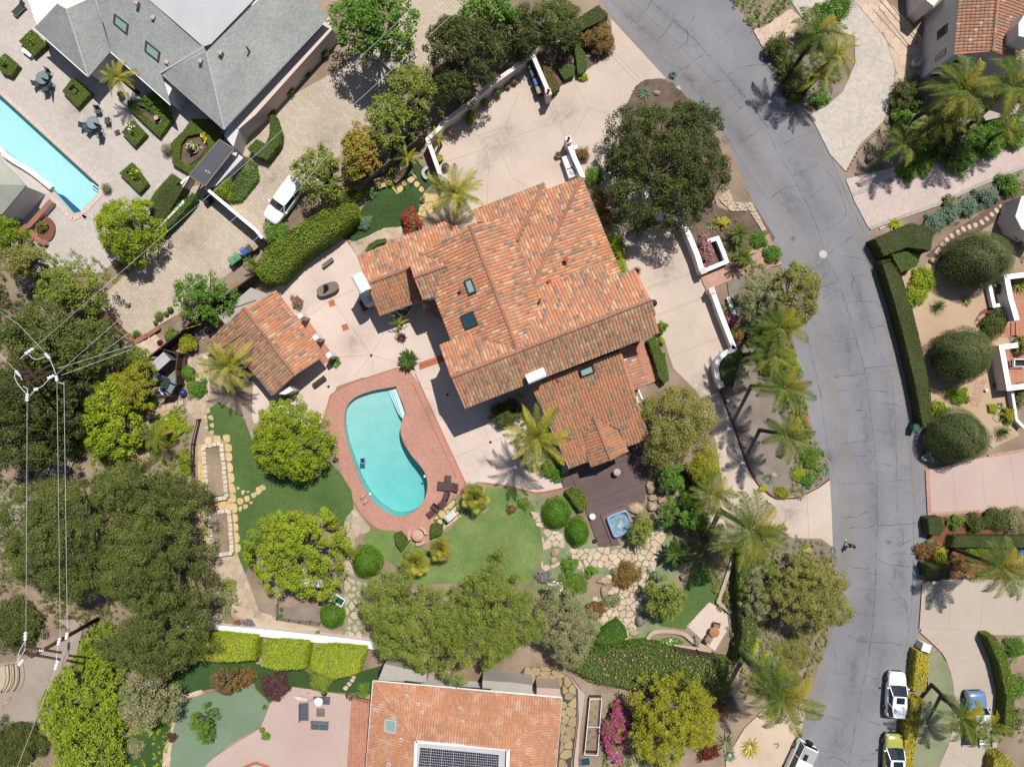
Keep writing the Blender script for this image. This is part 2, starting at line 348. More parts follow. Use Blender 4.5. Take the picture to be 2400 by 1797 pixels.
def stain(px,py,r,c,st,ry=None,rot=0,z=.07,on=None):
 """soft-edged grime mark lying on paving"""
 key=(c,st)
 if key not in STM:
  m,nt,b=newmat('grime');tc=nt.nodes.new('ShaderNodeTexCoord');g=nt.nodes.new('ShaderNodeTexGradient');g.gradient_type='QUADRATIC_SPHERE';nt.links.new(tc.outputs['Object'],g.inputs[0]);n=noise(nt,pos(nt),1.6,6,.7)
  mu=nt.nodes.new('ShaderNodeMath');mu.operation='MULTIPLY';nt.links.new(g.outputs['Fac'],mu.inputs[0]);nt.links.new(ramp(nt,n,[(.35,(0,)*3),(.7,(st,)*3)]),mu.inputs[1]);nt.links.new(mu.outputs[0],b.inputs['Alpha']);b.inputs['Base Color'].default_value=(*c,1);b.inputs['Roughness'].default_value=.9;STM[key]=m
 if 'me' not in STM:b_=B();b_.add([(math.cos(i*.3927),math.sin(i*.3927),0) for i in range(16)],[list(range(16))]);STM['me']=b_
 k_='m'+str(key)
 if k_ not in STM:STM[k_]=mesh('grime',STM['me'].V,STM['me'].F,STM[key])
 c_=W(px,py);s=1/S;return link('grime',STM[k_],on,loc=(c_.x,c_.y,z),rot=(0,0,rot),scale=(r*s,(ry or r)*s,1))
# ---------- palms and spiky plants ----------
def frond_mesh(name,L,droop,wl,nl,mat,up=.5,vee=.25,seed=1,lw=.032,hang=.3):
 """feather frond along +x from the origin: arching stalk with leaflets either side"""
 rs=np.random.RandomState(seed);b=B();pts=[];x=z=0;a=up;n=10
 for i in range(n+1):
  pts.append((x,0,z));x+=L/n*math.cos(a);z+=L/n*math.sin(a);a-=droop/n*(0.5+i/n)
 b.tube(pts,[.035*(1-.8*i/n)+.006 for i in range(n+1)],4,False)
 for i in range(nl):
  t=.1+.9*(i+.5)/nl;k=t*n;j=min(int(k),n-1);f=k-j
  p=np.array(pts[j])*(1-f)+np.array(pts[j+1])*f;l=wl*(math.sin(math.pi*min(1,.18+t*.86))**.7)*rs.uniform(.8,1.1)
  for s in (-1,1):
   an=R(rs.uniform(48,66));d=np.array([math.cos(an),s*math.sin(an),vee-rs.uniform(0,.25)]);e=p+d*l*.55;tip=p+d*l+np.array([0,0,-l*hang*rs.uniform(.6,1.4)])
   w=np.array([lw,0,0])
   b.add([p-w*.5,e-w*.7+np.array([0,0,.01]),tip,e+w*.7,p+w*.5],[[0,1,3,4],[1,2,3]])
 return mesh(name,b.V,b.F,mat)
def fan_mesh(name,r,mat,seed=1,n=22,stalk=.7):
 rs=np.random.RandomState(seed);b=B();b.tube([(0,0,0),(stalk*.6,0,stalk*.35),(stalk,0,stalk*.45)],.02,3,False)
 c=Vector((stalk,0,stalk*.45))
 for i in range(n):
  a=R(-125+250*i/(n-1));l=r*(1-.25*abs(a)/2.2)*rs.uniform(.9,1.08);d=Vector((math.cos(a),math.sin(a),.08));s=Vector((-d.y,d.x,0))*r*.05
  m=c+d*l*.6;t=c+d*l+Vector((0,0,-l*.22));b.add([c,m-s,t,m+s],[[0,1,2,3]])
  b.F[-1]=b.F[-1]
 return mesh(name,b.V,b.F,mat)
FR={}
def palm(name,label,px,py,z,kind,n=14,sc_=1.0,seed=0,trunk=.16,group=None,cat='palm tree',tilt=0.,lean=(0,0),z0=0):
 """px,py: where the crown's heart shows in the photo; z its height"""
 rs=random.Random(seed+int(px));c=W(px,py,z);bx,by=c.x+lean[0],c.y+lean[1]
 o=empty(name,(bx,by,z0),label,cat,group)
 hh=z-z0;dx,dy=-lean[0],-lean[1];b=B();m=8
 pts=[(dx*(i/m)**1.3,dy*(i/m)**1.3,hh*i/m) for i in range(m+1)]
 b.tube(pts,[trunk*(1.35-.45*i/m) for i in range(m+1)],9)
 if hh>.6:
  for i in range(int(hh/.35)):
   t=(i+.5)*.35/hh;p=(dx*t**1.3,dy*t**1.3,hh*t);b.lathe([(trunk*(1.38-.45*t),-.02),(trunk*(1.38-.45*t),.02)],p[0],p[1],p[2],9)
 b.obj('trunk',MC['bark_palm' if kind!='cycad' else 'bark_brown'],o,0,0)
 if hh>2 and kind in ('queen','king','date'):
  b=B();b.tube([(dx,dy,hh-.1),(dx,dy,hh+.55)],[trunk*1.0,trunk*.45],8);b.obj('crownshaft',MC['palm_shaft'],o,True,False)
 vs=FR[kind]
 ring={'fan':3,'cycad':3}.get(kind,3)
 for i in range(n):
  a=2.39996*i+rs.uniform(-.25,.25);lv=i/n
  el={'queen':.55-.95*lv,'king':.7-1.05*lv,'date':.85-1.1*lv,'fan':.95-1.0*lv,'cycad':.35-.4*lv}[kind]+rs.uniform(-.1,.1)
  o2=link('frond',vs[i%len(vs)],o,loc=(dx,dy,hh+(.35 if kind in ('queen','king') and hh>2 else .02)),rot=(rs.uniform(-.3,.3),-el,a),scale=(sc_*rs.uniform(.85,1.1),)*3)
 return o
def rosette(name,label,px,py,r,h,mat,n=26,wid=.07,cat='succulent',group=None,z0=0,seed=0,upright=.5):
 """agave / yucca / flax: stiff pointed leaves from one heart"""
 rs=np.random.RandomState(seed+int(px*3+py));r=r*1.3;k=(H-z0-h*.5)/(H*S);rr=r*k;c=W(px,py,z0+h*.4);b=B()
 for i in range(n):
  a=2.39996*i;e=upright*(1-i/n)*1.2+rs.uniform(.1,.35);l=rr*rs.uniform(.85,1.1)*(.75+.25*i/n);d=Vector((math.cos(a)*math.cos(e),math.sin(a)*math.cos(e),math.sin(e)));s=Vector((-math.sin(a),math.cos(a),0))*wid*rs.uniform(.8,1.2)
  p0=d*rr*.06;m=d*l*.5+Vector((0,0,h*.1));t=d*l+Vector((0,0,-h*.12 if e<.5 else 0))
  b.add([p0-s*.6,m-s,t,m+s,p0+s*.6,m+Vector((0,0,-.03))],[[0,1,5,4],[1,2,5],[5,2,3],[0,5,3,4]])
 o=b.obj(name,mat,None,world=False);o.location=(c.x,c.y,z0);return props(o,label,cat,group)
def tuft(name,label,px,py,r,h,mat,n=160,cat='ornamental grass',group=None):
 rs=np.random.RandomState(int(px+py*7));k=(H-h*.6)/(H*S);rr=r*k;c=W(px,py,h*.5);b=B()
 for i in range(n):
  a=rs.uniform(0,6.28);e=rs.uniform(.15,1);d=Vector((math.cos(a),math.sin(a),0));s=Vector((-d.y,d.x,0))*.012
  p0=d*rr*.08;m=d*rr*.55*e+Vector((0,0,h*rs.uniform(.7,1)));t=d*rr*rs.uniform(.8,1.15)*e+Vector((0,0,h*rs.uniform(.2,.7)));b.add([p0-s,m-s,t,m+s,p0+s],[[0,1,3,4],[1,2,3]])
 o=b.obj(name,mat,None,world=False);o.location=(c.x,c.y,0);return props(o,label,cat,group)
# ---------- ground ----------
LV=[0]
def sheet(name,poly,mat,sm=0,hole=None,z=None,kind='structure',label=None):
 """ground surface, each one 4 mm above the one before"""
 if z is None:LV[0]+=1;z=.004*LV[0]
 if sm:poly=smooth(poly,sm)
 L=[Vector((*p,0)) for p in gp(poly)];al=list(L);arg=[L]
 for hp in (hole or []):hh=[Vector((x,y,0)) for x,y in hp];arg.append(hh);al+=hh
 T=tessellate_polygon(arg);b=B();b.add([(v.x,v.y,z) for v in al],[list(t) for t in T])
 me=mesh(name,b.V,b.F,mat)
 o=link(name,me);o['kind']=kind;ORG[o]=Vector((0,0,0))
 return o,z
def strips(name,lines,wid,mat,z,parent=None,jit=0,wv=0.0,seed=0):
 """thin ribbons along polylines (score lines, cracks): photo pixels, width in m"""
 rs=random.Random(seed);b=B()
 for ln in lines:
  p=gp(ln);out=[]
  for i in range(len(p)-1):
   a,e=Vector(p[i]),Vector(p[i+1]);n=max(1,int((e-a).length/(.35 if jit else 99)));nrm=Vector((-(e-a).y,(e-a).x)).normalized()
   for k in range(n):out.append(a.lerp(e,k/n)+nrm*rs.uniform(-jit,jit))
  out.append(Vector(p[-1]));V=[]
  for i,c in enumerate(out):
   t=(out[min(i+1,len(out)-1)]-out[max(i-1,0)]).normalized();nn=Vector((-t.y,t.x))*wid/2*(1+rs.uniform(-wv,wv))
   V+=[(c.x+nn.x,c.y+nn.y,z),(c.x-nn.x,c.y-nn.y,z)]
  b.add(V,[[2*i,2*i+1,2*i+3,2*i+2]for i in range(len(out)-1)])
 o=b.obj(name,mat,parent,kind=None if parent else 'structure');return o
def clip_half(poly,px,py,nx,ny):
 out=[];n=len(poly)
 for i in range(n):
  a,b=poly[i-1],poly[i];da=(a[0]-px)*nx+(a[1]-py)*ny;db=(b[0]-px)*nx+(b[1]-py)*ny
  if da<=0:
   if db<=0:out.append(b)
   else:t=da/(da-db);out.append((a[0]+(b[0]-a[0])*t,a[1]+(b[1]-a[1])*t))
  elif db<=0:t=da/(da-db);out+=[(a[0]+(b[0]-a[0])*t,a[1]+(b[1]-a[1])*t),b]
 return out
def stones(region,sp,gap,z,mat,parent,name='flagstone',h=.03,seed=1,avoid=(),keep=1.0,rough=.04,maxn=300,edge=True):
 """crazy paving: each stone its own mesh under the path"""
 rs=random.Random(seed);w=gp(region);xs=[p[0]for p in w];ys=[p[1]for p in w];av=[gp(a) for a in avoid]
 pts=[];y=min(ys)-sp;r_=0
 while y<max(ys)+sp:
  x=min(xs)-sp+(sp/2 if r_%2 else 0)
  while x<max(xs)+sp:pts.append((x+rs.uniform(-.36,.36)*sp,y+rs.uniform(-.33,.33)*sp));x+=sp
  y+=sp*.87;r_+=1
 pts=[p for p in pts if inside(*p,w)];cnt=0;rest=B()
 for i,(x,y) in enumerate(pts):
  if not inside(x,y,w) or any(inside(x,y,a) for a in av) or rs.random()>keep:continue
  c=[(x-sp,y-sp),(x+sp,y-sp),(x+sp,y+sp),(x-sp,y+sp)]
  for j,(u,v) in enumerate(pts):
   if j!=i and abs(u-x)<2.2*sp and abs(v-y)<2.2*sp:
    d=math.hypot(u-x,v-y);c=clip_half(c,(x+u)/2,(y+v)/2,(u-x)/d,(v-y)/d)
    if len(c)<3:break
  if edge and len(c)>2:  # trim to a nearby straight edge of the region
   for a in range(len(w)):
    p,e=w[a-1],w[a];dx,dy=e[0]-p[0],e[1]-p[1];l=math.hypot(dx,dy)
    if l<.05:continue
    t=((x-p[0])*dx+(y-p[1])*dy)/l/l
    if -.3<t<1.3:
     nx,ny=dy/l,-dx/l;d=(x-p[0])*nx+(y-p[1])*ny
     if abs(d)<sp:
      if d>0:nx,ny=-nx,-ny
      c=clip_half(c,p[0],p[1],nx,ny)
      if len(c)<3:break
  if len(c)<3:continue
  cx=sum(p[0]for p in c)/len(c);cy=sum(p[1]for p in c)/len(c);mr=sum(math.hypot(p[0]-cx,p[1]-cy) for p in c)/len(c)
  if mr<.1:continue
  k=max(.3,1-gap/mr);c=[(cx+(p[0]-cx)*k,cy+(p[1]-cy)*k) for p in c]
  if len(c)<7:c=smooth(c,2)
  c=[(p[0]+rs.uniform(-rough,rough)*.5,p[1]+rs.uniform(-rough,rough)*.5) for p in c]
  cnt+=1
  if cnt<=maxn:
   L=[(p[0]-cx,p[1]-cy) for p in c];b=B().prism(L,0,h*rs.uniform(.7,1.2),inset=.03);o=link(name,mesh(name,b.V,b.F,mat),parent,loc=(cx,cy,z));
  else:rest.prism(c,z,z+h)
 if rest.V:rest.obj(name+'s',mat,parent,kind='stuff')
 return cnt
def slab(name,pts,mat,parent,z,h=.035,n=2):
 """one hand-placed stepping stone; pts photo pixels"""
 w=gp(smooth(pts,n) if n>1 else pts);cx=sum(p[0]for p in w)/len(w);cy=sum(p[1]for p in w)/len(w)
 b=B().prism([(x-cx,y-cy) for x,y in w],0,h,inset=.03);return link(name,mesh(name,b.V,b.F,mat),parent,loc=(cx,cy,z))
def boulder(name,label,px,py,r,h,mat,ry=None,rot=0,cat='boulder',group=None,z0=0,parent=None):
 rs=np.random.RandomState(int(px*5+py));k=(H-z0-h*.5)/(H*S);c=W(px,py,z0+h*.3);rx=r*k;ry=(ry or r)*k;b=B();V=[];F=[]
 n=9;rings=[(1,0),(1.02,.35),(.8,.8),(.4,1)];fr=rs.uniform(.82,1.15,n)
 for q_,(rr,z) in enumerate(rings):
  for i in range(n):a=2*math.pi*i/n;f=fr[i]*rr*rs.uniform(.93,1.07);V.append((math.cos(a)*rx*f,math.sin(a)*ry*f,z*h*rs.uniform(.88,1.08)))
 for q_ in range(3):
  for i in range(n):F.append([q_*n+i,q_*n+(i+1)%n,(q_+1)*n+(i+1)%n,(q_+1)*n+i])
 F.append(list(range(3*n,4*n)));b.add(V,F)
 o=link(name,mesh(name,b.V,b.F,mat),parent,loc=(c.x,c.y,z0),rot=(0,0,rot))
 if parent is None:props(o,label,cat,group)
 return o
# ---------- walls ----------
def wall(name,label,pts,wd,h,mat,cat='wall',z0=0,capmat=None,closed=False,capname='cap',over=.05,posts=None):
 """pts: photo pixels of the wall's top"""
 w=[Vector(p) for p in gp(pts,z0+h)];n=len(w);o=empty(name,(w[0].x,w[0].y,z0),label,cat)
 def ribbon(hw,za,zb,nm,m):
  Lf,Rt=[],[]
  for i in range(n):
   a=(w[i]-w[i-1]).normalized() if i or closed else (w[1]-w[0]).normalized();c=(w[(i+1)%n]-w[i]).normalized() if i<n-1 or closed else a
   t=(a+c).normalized();s=1/max(.5,t.dot(a));nn=Vector((-t.y,t.x))*hw*s;Lf.append(w[i]+nn);Rt.append(w[i]-nn)
  b=B();V=[]
  for i in range(n):V+=[(*Lf[i],za),(*Rt[i],za),(*Rt[i],zb),(*Lf[i],zb)]
  F=[];m_=n if closed else n-1
  for i in range(m_):
   j=(i+1)%n
   for k in range(4):F.append([i*4+k,i*4+(k+1)%4,j*4+(k+1)%4,j*4+k])
  if not closed:F+=[[0,1,2,3],[(n-1)*4+k for k in (3,2,1,0)]]
  b.add(V,F);b.obj(nm,m,o)
 ribbon(wd/2,z0-.02,z0+h-.06,'wall_body',mat);ribbon(wd/2+over,z0+h-.06,z0+h,capname,capmat or mat)
 return o
def fence(name,label,pts,h,mat,z0=0,bw=.14,cat='fence',post=2.4,rail=True,th=.03):
 """board fence, each board its own part"""
 w=[Vector(p) for p in gp(pts,z0+h)];o=empty(name,(w[0].x,w[0].y,z0),label,cat);bm=mesh('board',*(lambda b:(b.V,b.F))(B().box(0,0,0,bw*.94,th,h)),mat);pm=mesh('post',*(lambda b:(b.V,b.F))(B().box(0,0,0,.1,.1,h+.06)),mat)
 for i in range(len(w)-1):
  d=w[i+1]-w[i];L=d.length;a=math.atan2(d.y,d.x);nb=int(L/bw);nr=Vector((-d.y,d.x)).normalized()
  for k in range(nb):
   p=w[i]+d*((k+.5)/nb)-w[0];link('board',bm,o,loc=(p.x,p.y,0),rot=(0,0,a))
  for k in range(int(L/post)+1):
   p=w[i]+d.normalized()*min(L,k*post)-w[0]+nr*.08;link('post',pm,o,loc=(p.x,p.y,0),rot=(0,0,a))
  b=B();m=(w[i]+w[i+1])/2;b.box(m.x,m.y,z0+h,L,.12,.04,a)
  b.obj('top_rail',mat,o)
 return o
def planks(poly,z,wd,direction,mat,parent,gap=.012,h=.03,name='plank'):
 """boards laid side by side over a polygon (world metres), cut to its edge"""
 dx,dy=direction;l=math.hypot(dx,dy);dx,dy=dx/l,dy/l;nx,ny=-dy,dx
 t=[p[0]*nx+p[1]*ny for p in poly];k=math.floor(min(t)/wd)
 while k*wd<max(t):
  c=clip_half(clip_half(poly,nx*(k*wd+gap/2),ny*(k*wd+gap/2),-nx,-ny),nx*((k+1)*wd-gap/2),ny*((k+1)*wd-gap/2),nx,ny)
  if len(c)>2:
   cx=sum(p[0]for p in c)/len(c);cy=sum(p[1]for p in c)/len(c);o0=ORG.get(parent,Vector((0,0,0)))
   b=B().prism([(p[0]-cx,p[1]-cy) for p in c],0,h);link(name,mesh(name,b.V,b.F,mat),parent,loc=(cx-o0.x,cy-o0.y,z-o0.z))
  k+=1
# ---------- roofs ----------
def plane3(a,b,c):
 n=(b-a).cross(c-a).normalized()
 if n.z<0:n=-n
 return a,n
def zof(pl,px,py):
 """height where the photo ray through (px,py) meets a plane"""
 a,n=pl;o=Vector((0,0,H));d=W(px,py,0)-o;t=(a-o).dot(n)/d.dot(n);return (o+d*t).z
class Roof:
 def __init__(s,house,matbase,mattile,spacing=.3,expo=.42,r=.085,budget=0,under=None):
  s.h=house;s.mb=matbase;s.mt=mattile;s.sp,s.ex,s.budget=spacing,expo,budget;s.r=r;s.meshes={};s.thick=.16
 def tilemesh(s):
  k=(s.sp,s.ex)
  if k not in s.meshes:
   V=[];F=[];L=s.ex*1.07;w0,w1=s.sp*.43,s.sp*.38;ht0,ht1=s.sp*.24,s.sp*.19
   for (y,w,hh,lz) in ((-L*.5,w1,ht1,-.005),(L*.5,w0,ht0,.028)):
    for i in range(5):a=math.pi*i/4;V.append((math.cos(a)*w,y,math.sin(a)*hh+lz))
   F=[[i,i+1,6+i,5+i]for i in range(4)]+[[9,8,7,6,5]]
   s.meshes[k]=(V,F,{})
  return s.meshes[k]
 def slope(s,pts,name='roof_slope',mt=None,down=None,label=None,tiles=True,budget=None,sp=None,wallh=None,thick=.14):
  """pts: [(px,py,z)...] corners as seen in the photo; first three fix the plane, z None = on it"""
  P3=[W(*p) for p in pts if p[2]is not None][:3];pl=plane3(*P3)
  Q=[W(p[0],p[1],p[2]if p[2]is not None else zof(pl,p[0],p[1])) for p in pts]
  n=pl[1];d=Vector((n.x,n.y,0));d=(d-n*d.dot(n)).normalized() if d.length>.01 else Vector((0,-1,0));a=n.cross(d).normalized()
  c0=Q[0];b=B();k=len(Q);
  # orientation
  area=sum(Q[i-1].x*Q[i].y-Q[i].x*Q[i-1].y for i in range(k))
  if area<0:Q=Q[::-1]
  b.add([v for v in Q]+[v-Vector((0,0,thick)) for v in Q],[list(range(k)),list(range(2*k-1,k-1,-1))]+[[i,i+k,(i+1)%k+k,(i+1)%k]for i in range(k)])
  o=b.obj(name,s.mb,s.h,label=label)
  uv=o.data.uv_layers.new(name='UVMap');org=ORG[o]
  for lp in o.data.loops:v=Vector(o.data.vertices[lp.vertex_index].co)+org-c0;uv.data[lp.index].uv=(v.dot(a),v.dot(d))
  if tiles:
   L2=[((v-c0).dot(a),(v-c0).dot(d)) for v in Q];us=[p[0]for p in L2];vs=[p[1]for p in L2]
   V,F,cache=s.tilemesh();m=mt or s.mt;rest=B();mm=cache.get(m.name)
   if mm is None:mm=cache[m.name]=mesh('roof_tile',V,F,m)
   bud=s.budget if budget is None else budget;rot=Matrix((a,d,n)).transposed();
   if rot.determinant()<0:a=-a;rot=Matrix((a,d,n)).transposed();L2=[(-u,v) for u,v in L2];us=[p[0]for p in L2]
   q4=rot.to_4x4();eul=rot.to_euler();cand=[]
   v=max(vs)-s.ex/2
   while v>min(vs):
    u=math.floor(min(us)/s.sp)*s.sp
    while u<max(us):
     if inside(u,v,L2):cand.append((u,v))
     u+=s.sp
    v-=s.ex
   rr=random.Random(len(cand));pick=set(rr.sample(range(len(cand)),min(bud,len(cand)))) if bud else set()
   for i,(u,v) in enumerate(cand):
    jx,jr=rr.uniform(-.012,.012),rr.uniform(-.03,.03);pos_=c0+a*(u+jx)+d*v+n*.005
    if i in pick:e=(rot@Matrix.Rotation(jr,3,'Z')).to_euler();link('roof_tile',mm,o,loc=pos_-org,rot=e)
    else:rest.add(V,F,Matrix.Translation(pos_)@(rot@Matrix.Rotation(jr,3,'Z')).to_4x4())
   if rest.V:rest.obj('roof_tiles',m,o,kind='stuff')
  return o
 def ridge(s,a,b,mt=None,r=.15,name='ridge_cap',mortar=True):
  """a,b (px,py,z): overlapping half-round ridge tiles"""
  A,Bb=W(*a),W(*b);L=(Bb-A).length;n=max(1,int(L/.4));d=(Bb-A)/n;bb=B();sd=Vector((-d.y,d.x,0)).normalized();up=sd.cross(d).normalized();up=up if up.z>0 else -up
  for i in range(n):
   V=[];
   for t,k in ((-.03,1.12),(1.03,.92)):
    for j in range(6):an=math.pi*j/5;V.append(A+d*(i+t)+sd*math.cos(an)*r*k+up*(math.sin(an)*r*k*.75-.02))
   bb.add(V,[[j,j+1,7+j,6+j]for j in range(5)]+[[0,1,2,3,4,5],[11,10,9,8,7,6]])
  return bb.obj(name,mt or s.mt,s.h)
def walls_under(house,polys,mat,name='wall'):
 """polys: list of (photo points at top, ztop); plain stucco body below the eaves"""
 for pts,zt in polys:
  w=gp(pts,zt);B().prism(w,-.02,zt).obj(name,mat,house)
def gutter(house,pts,mat,name='gutter',r=.06):
 B().tube([W(*p) for p in pts],r,5).obj(name,mat,house)
def skylight(house,pts,z,mframe,mglass,h=.3,name='skylight'):
 """pts four photo corners, z list of the corner heights"""
 Q=[W(p[0],p[1],zz) for p,zz in zip(pts,z)];c=sum(Q,Vector())/4
 n=(Q[1]-Q[0]).cross(Q[3]-Q[0]).normalized();n=n if n.z>0 else -n
 out=[v+n*h for v in Q];inn=[c+(v-c)*.78+n*h for v in Q];ii=[v-n*.08 for v in inn]
 b=B();b.add(Q+out+inn+ii,[[i,(i+1)%4,4+(i+1)%4,4+i]for i in range(4)]+[[4+i,4+(i+1)%4,8+(i+1)%4,8+i]for i in range(4)]+[[8+i,8+(i+1)%4,12+(i+1)%4,12+i]for i in range(4)])
 f=b.obj(name,mframe,house);g=B();g.add([v+n*.015 for v in ii],[[0,1,2,3]]);g.obj('pane',mglass,f);ORG[f]=ORG[house]
 return f
def vent(house,px,py,z,mat,r=.12,h=.35,name='vent_pipe'):
 c=W(px,py,z);B().lathe([(r,-.3),(r,h*.7),(r*1.5,h*.72),(r*1.4,h),(.02,h+.04)],c.x,c.y,z,10).obj(name,mat,house)
def chimney(house,px,py,z,L,Wd,ang,mat,matc):
 """stucco stack from the ground with a barrel cap; ang radians (world) of the long axis; z top of stack"""
 c=W(px,py,z);B().box(c.x,c.y,0,L*.92,Wd*.86,z,ang).obj('chimney',mat,house);b=B();V=[]
 for t in (-.5,.5):
  for i in range(9):an=math.pi*i/8;V.append((t*L,math.cos(an)*Wd*.55,math.sin(an)*Wd*.5))
 F=[[i,i+1,10+i,9+i]for i in range(8)]+[[8,0,9,17]]+[list(range(8,-1,-1)),list(range(9,18))]
 b.add(V,F,Matrix.Translation((c.x,c.y,z))@Matrix.Rotation(ang,4,'Z'));b.obj('chimney_cap',matc,house)
# ---------- vehicles ----------
def car(name,label,cat,px,py,ang,L,Wd,Ht,paint,roofpaint=None,kind='suv',group=None):
 """ang: heading in the photo, degrees clockwise from photo-up; px,py centre at half height"""
 roofpaint=roofpaint or paint;c=W(px,py,Ht*.5);o=empty(name,(c.x,c.y,.09),label,cat,group,rz=-R(ang))
 hw=Wd/2;G,T_,Rm,Lt,Ds=MC['car_glass'],MC['rubber'],MC['rim'],MC['lamp_glass'],MC['trim_black']
 if kind in ('suv','hatch'):st=[(-.5,.66,.62),(-.485,.86,.95),(-.43,.95,1.0),(-.2,1,1.0),(.1,1,.98),(.22,.98,.98),(.36,.94,.92),(.45,.85,.84),(.49,.66,.66)]
 elif kind=='truck':st=[(-.5,.9,.98),(-.48,.97,1.08),(-.3,1,1.08),(.1,1,1.08),(.24,.98,1.1),(.38,.96,1.05),(.46,.88,.98),(.5,.72,.8)]
 else:st=[(-.5,.9,.95),(-.48,.97,1.1),(-.3,1,1.12),(.1,1,1.1),(.24,.98,1.1),(.4,.97,1.06),(.48,.9,1.0),(.5,.8,.8)]
 secs=[]
 for y,w,z in st:
  w*=hw;z0=.22;secs.append([(-w*.9,y*L,z0),(-w,y*L,z0+.2),(-w,y*L,z-.22),(-w*.93,y*L,z-.06),(-w*.72,y*L,z+.0),(0,y*L,z+.035),(w*.72,y*L,z+.0),(w*.93,y*L,z-.06),(w,y*L,z-.22),(w,y*L,z0+.2),(w*.9,y*L,z0)])
 bd=B().loft(secs).obj('body',paint,o,True,False)
 # glasshouse: dark solid, painted roof and pillars proud of it
 if kind=='suv':yb0,yb1,yt0,yt1=-.485,.22,-.43,.02
 elif kind=='hatch':yb0,yb1,yt0,yt1=-.47,.27,-.38,.1
 elif kind=='truck':yb0,yb1,yt0,yt1=-.49,.22,-.46,.09
 else:yb0,yb1,yt0,yt1=-.49,.19,-.47,.12
 zb=.95 if kind in ('suv','hatch') else 1.05;wb,wt=hw*.93,hw*.76
 def ring(y,w,z,crown=.03):return [(-w,y*L,z),(-w*.5,y*L,z+crown),(0,y*L,z+crown*1.3),(w*.5,y*L,z+crown),(w,y*L,z)]
 rk=.8 if kind in ('suv','hatch') else 1;Bq=[(-wb*rk,yb0*L,zb),(wb*rk,yb0*L,zb),(wb,yb0*L*.75,zb),(wb,yb1*L,zb),(0,(yb1+.025)*L,zb+.02),(-wb,yb1*L,zb),(-wb,yb0*L*.75,zb)];Tq=[(-wt*rk,yt0*L,Ht-.05),(wt*rk,yt0*L,Ht-.05),(wt,yt0*L*.7,Ht-.05),(wt,yt1*L,Ht-.05),(0,(yt1+.02)*L,Ht-.02),(-wt,yt1*L,Ht-.05),(-wt,yt0*L*.7,Ht-.05)]
 g=B();n=7;g.add(Bq+Tq,[list(range(7,14))]+[[i,(i+1)%n,n+(i+1)%n,n+i]for i in range(n)]);g.obj('windows',G,o,0,0)
 b=B();secs=[]
 for y,f in ((yt0-.012,.9*rk),(yt0+.02,rk+.06*(1-rk)),(yt0*.7,1.0),((yt0+yt1)/2,1.03),(yt1-.03,1),(yt1+.005,.93)):
  w=wt*f*1.03;secs.append([(-w,y*L,Ht-.09),(-w*.97,y*L,Ht-.03),(-w*.7,y*L,Ht),(0,y*L,Ht+.015),(w*.7,y*L,Ht),(w*.97,y*L,Ht-.03),(w,y*L,Ht-.09)])
 b.loft(secs);b.obj('roof_panel',roofpaint,o,True,False)
 b=B()
 for s in (-1,1):
  for (ya,yb_) in ((yb1,yt1),((yb0+yb1)/2-.03,(yt0+yt1)/2-.02),(yb0,yt0)):k_=rk if ya==yb0 else 1;b.tube([(s*wb*k_,ya*L,zb-.03),(s*wt*1.03*k_,yb_*L,Ht-.07)],.045,4)
 b.obj('pillars',roofpaint,o,0,0)
 for y in (-.31,.3):
  for s in (-1,1):
   r=.34 if kind in ('suv','hatch') else .4;w=B();w.lathe([(r*.93,-.12),(r,-.08),(r,.08),(r*.93,.12)],n=20);w.V=[(s*hw*.9+v[2],y*L+v[0],v[1]+r-.09) for v in w.V]
   t=w.obj('tyre',T_,o,True,False);w=B();w.lathe([(r*.6,.118),(r*.5,.125),(r*.15,.135)],n=10);w.V=[(s*hw*.9+s*v[2],y*L+v[0],v[1]+r-.09) for v in w.V];w.obj('rim',Rm,t,0,0)
   ORG[t]=Vector((0,0,0))
 for s in (-1,1):
  B().box(s*(hw+.09),.16*L,zb-.02,.2,.12,.14).obj('mirror',roofpaint if kind!='jeep' else Ds,o,0,0)
  B().box(s*hw*.68,.455*L,.62,.32,.2,.14,rz=-s*.45,top=.8).obj('headlight',Lt,o,0,0)
  B().box(s*hw*.75,-.487*L,.78,.22,.07,.14).obj('tail_light',MC['red_glass'],o,0,0)
 B().box(0,.49*L,.38,hw*1.1,.12,.2).obj('grille',Ds,o,0,0)
 return o
# ---------- furniture ----------
def lounge_chair(name,label,px,py,ang,mfr,mcu,group=None,L=1.9,cat='sun lounger',z0=0,cushion=True,back=.55,wd=.65):
 c=W(px,py,.35);o=empty(name,(c.x,c.y,z0),label,cat,group,rz=-R(ang));hb=L*back
 for s in (-1,1):
  for y in (-L*.42,L*.2):B().box(s*wd*.45,y,0,.06,.06,.32).obj('leg',mfr,o,0,0)
 b=B();
 for s in (-1,1):b.box(s*wd*.47,-L*.1,.28,.05,L*.78,.06)
 b.box(0,-L*.48,.28,wd,.05,.06);b.box(0,L*.28,.28,wd,.05,.06);b.obj('frame',mfr,o,0,0)
 B().box(0,-L*.12,.33,wd*.92,L*.68,.06 if cushion else .02).obj('seat',mcu,o,0,0)
 b=B();b.add([(-wd*.46,L*.2,.34),(wd*.46,L*.2,.34),(wd*.46,L*.46,.62),(-wd*.46,L*.46,.62),(-wd*.46,L*.2,.42),(wd*.46,L*.2,.42),(wd*.46,L*.44,.69),(-wd*.46,L*.44,.69)],[[3,2,1,0],[4,5,6,7],[0,1,5,4],[1,2,6,5],[2,3,7,6],[3,0,4,7]]);b.obj('backrest',mcu,o,0,0)
 return o
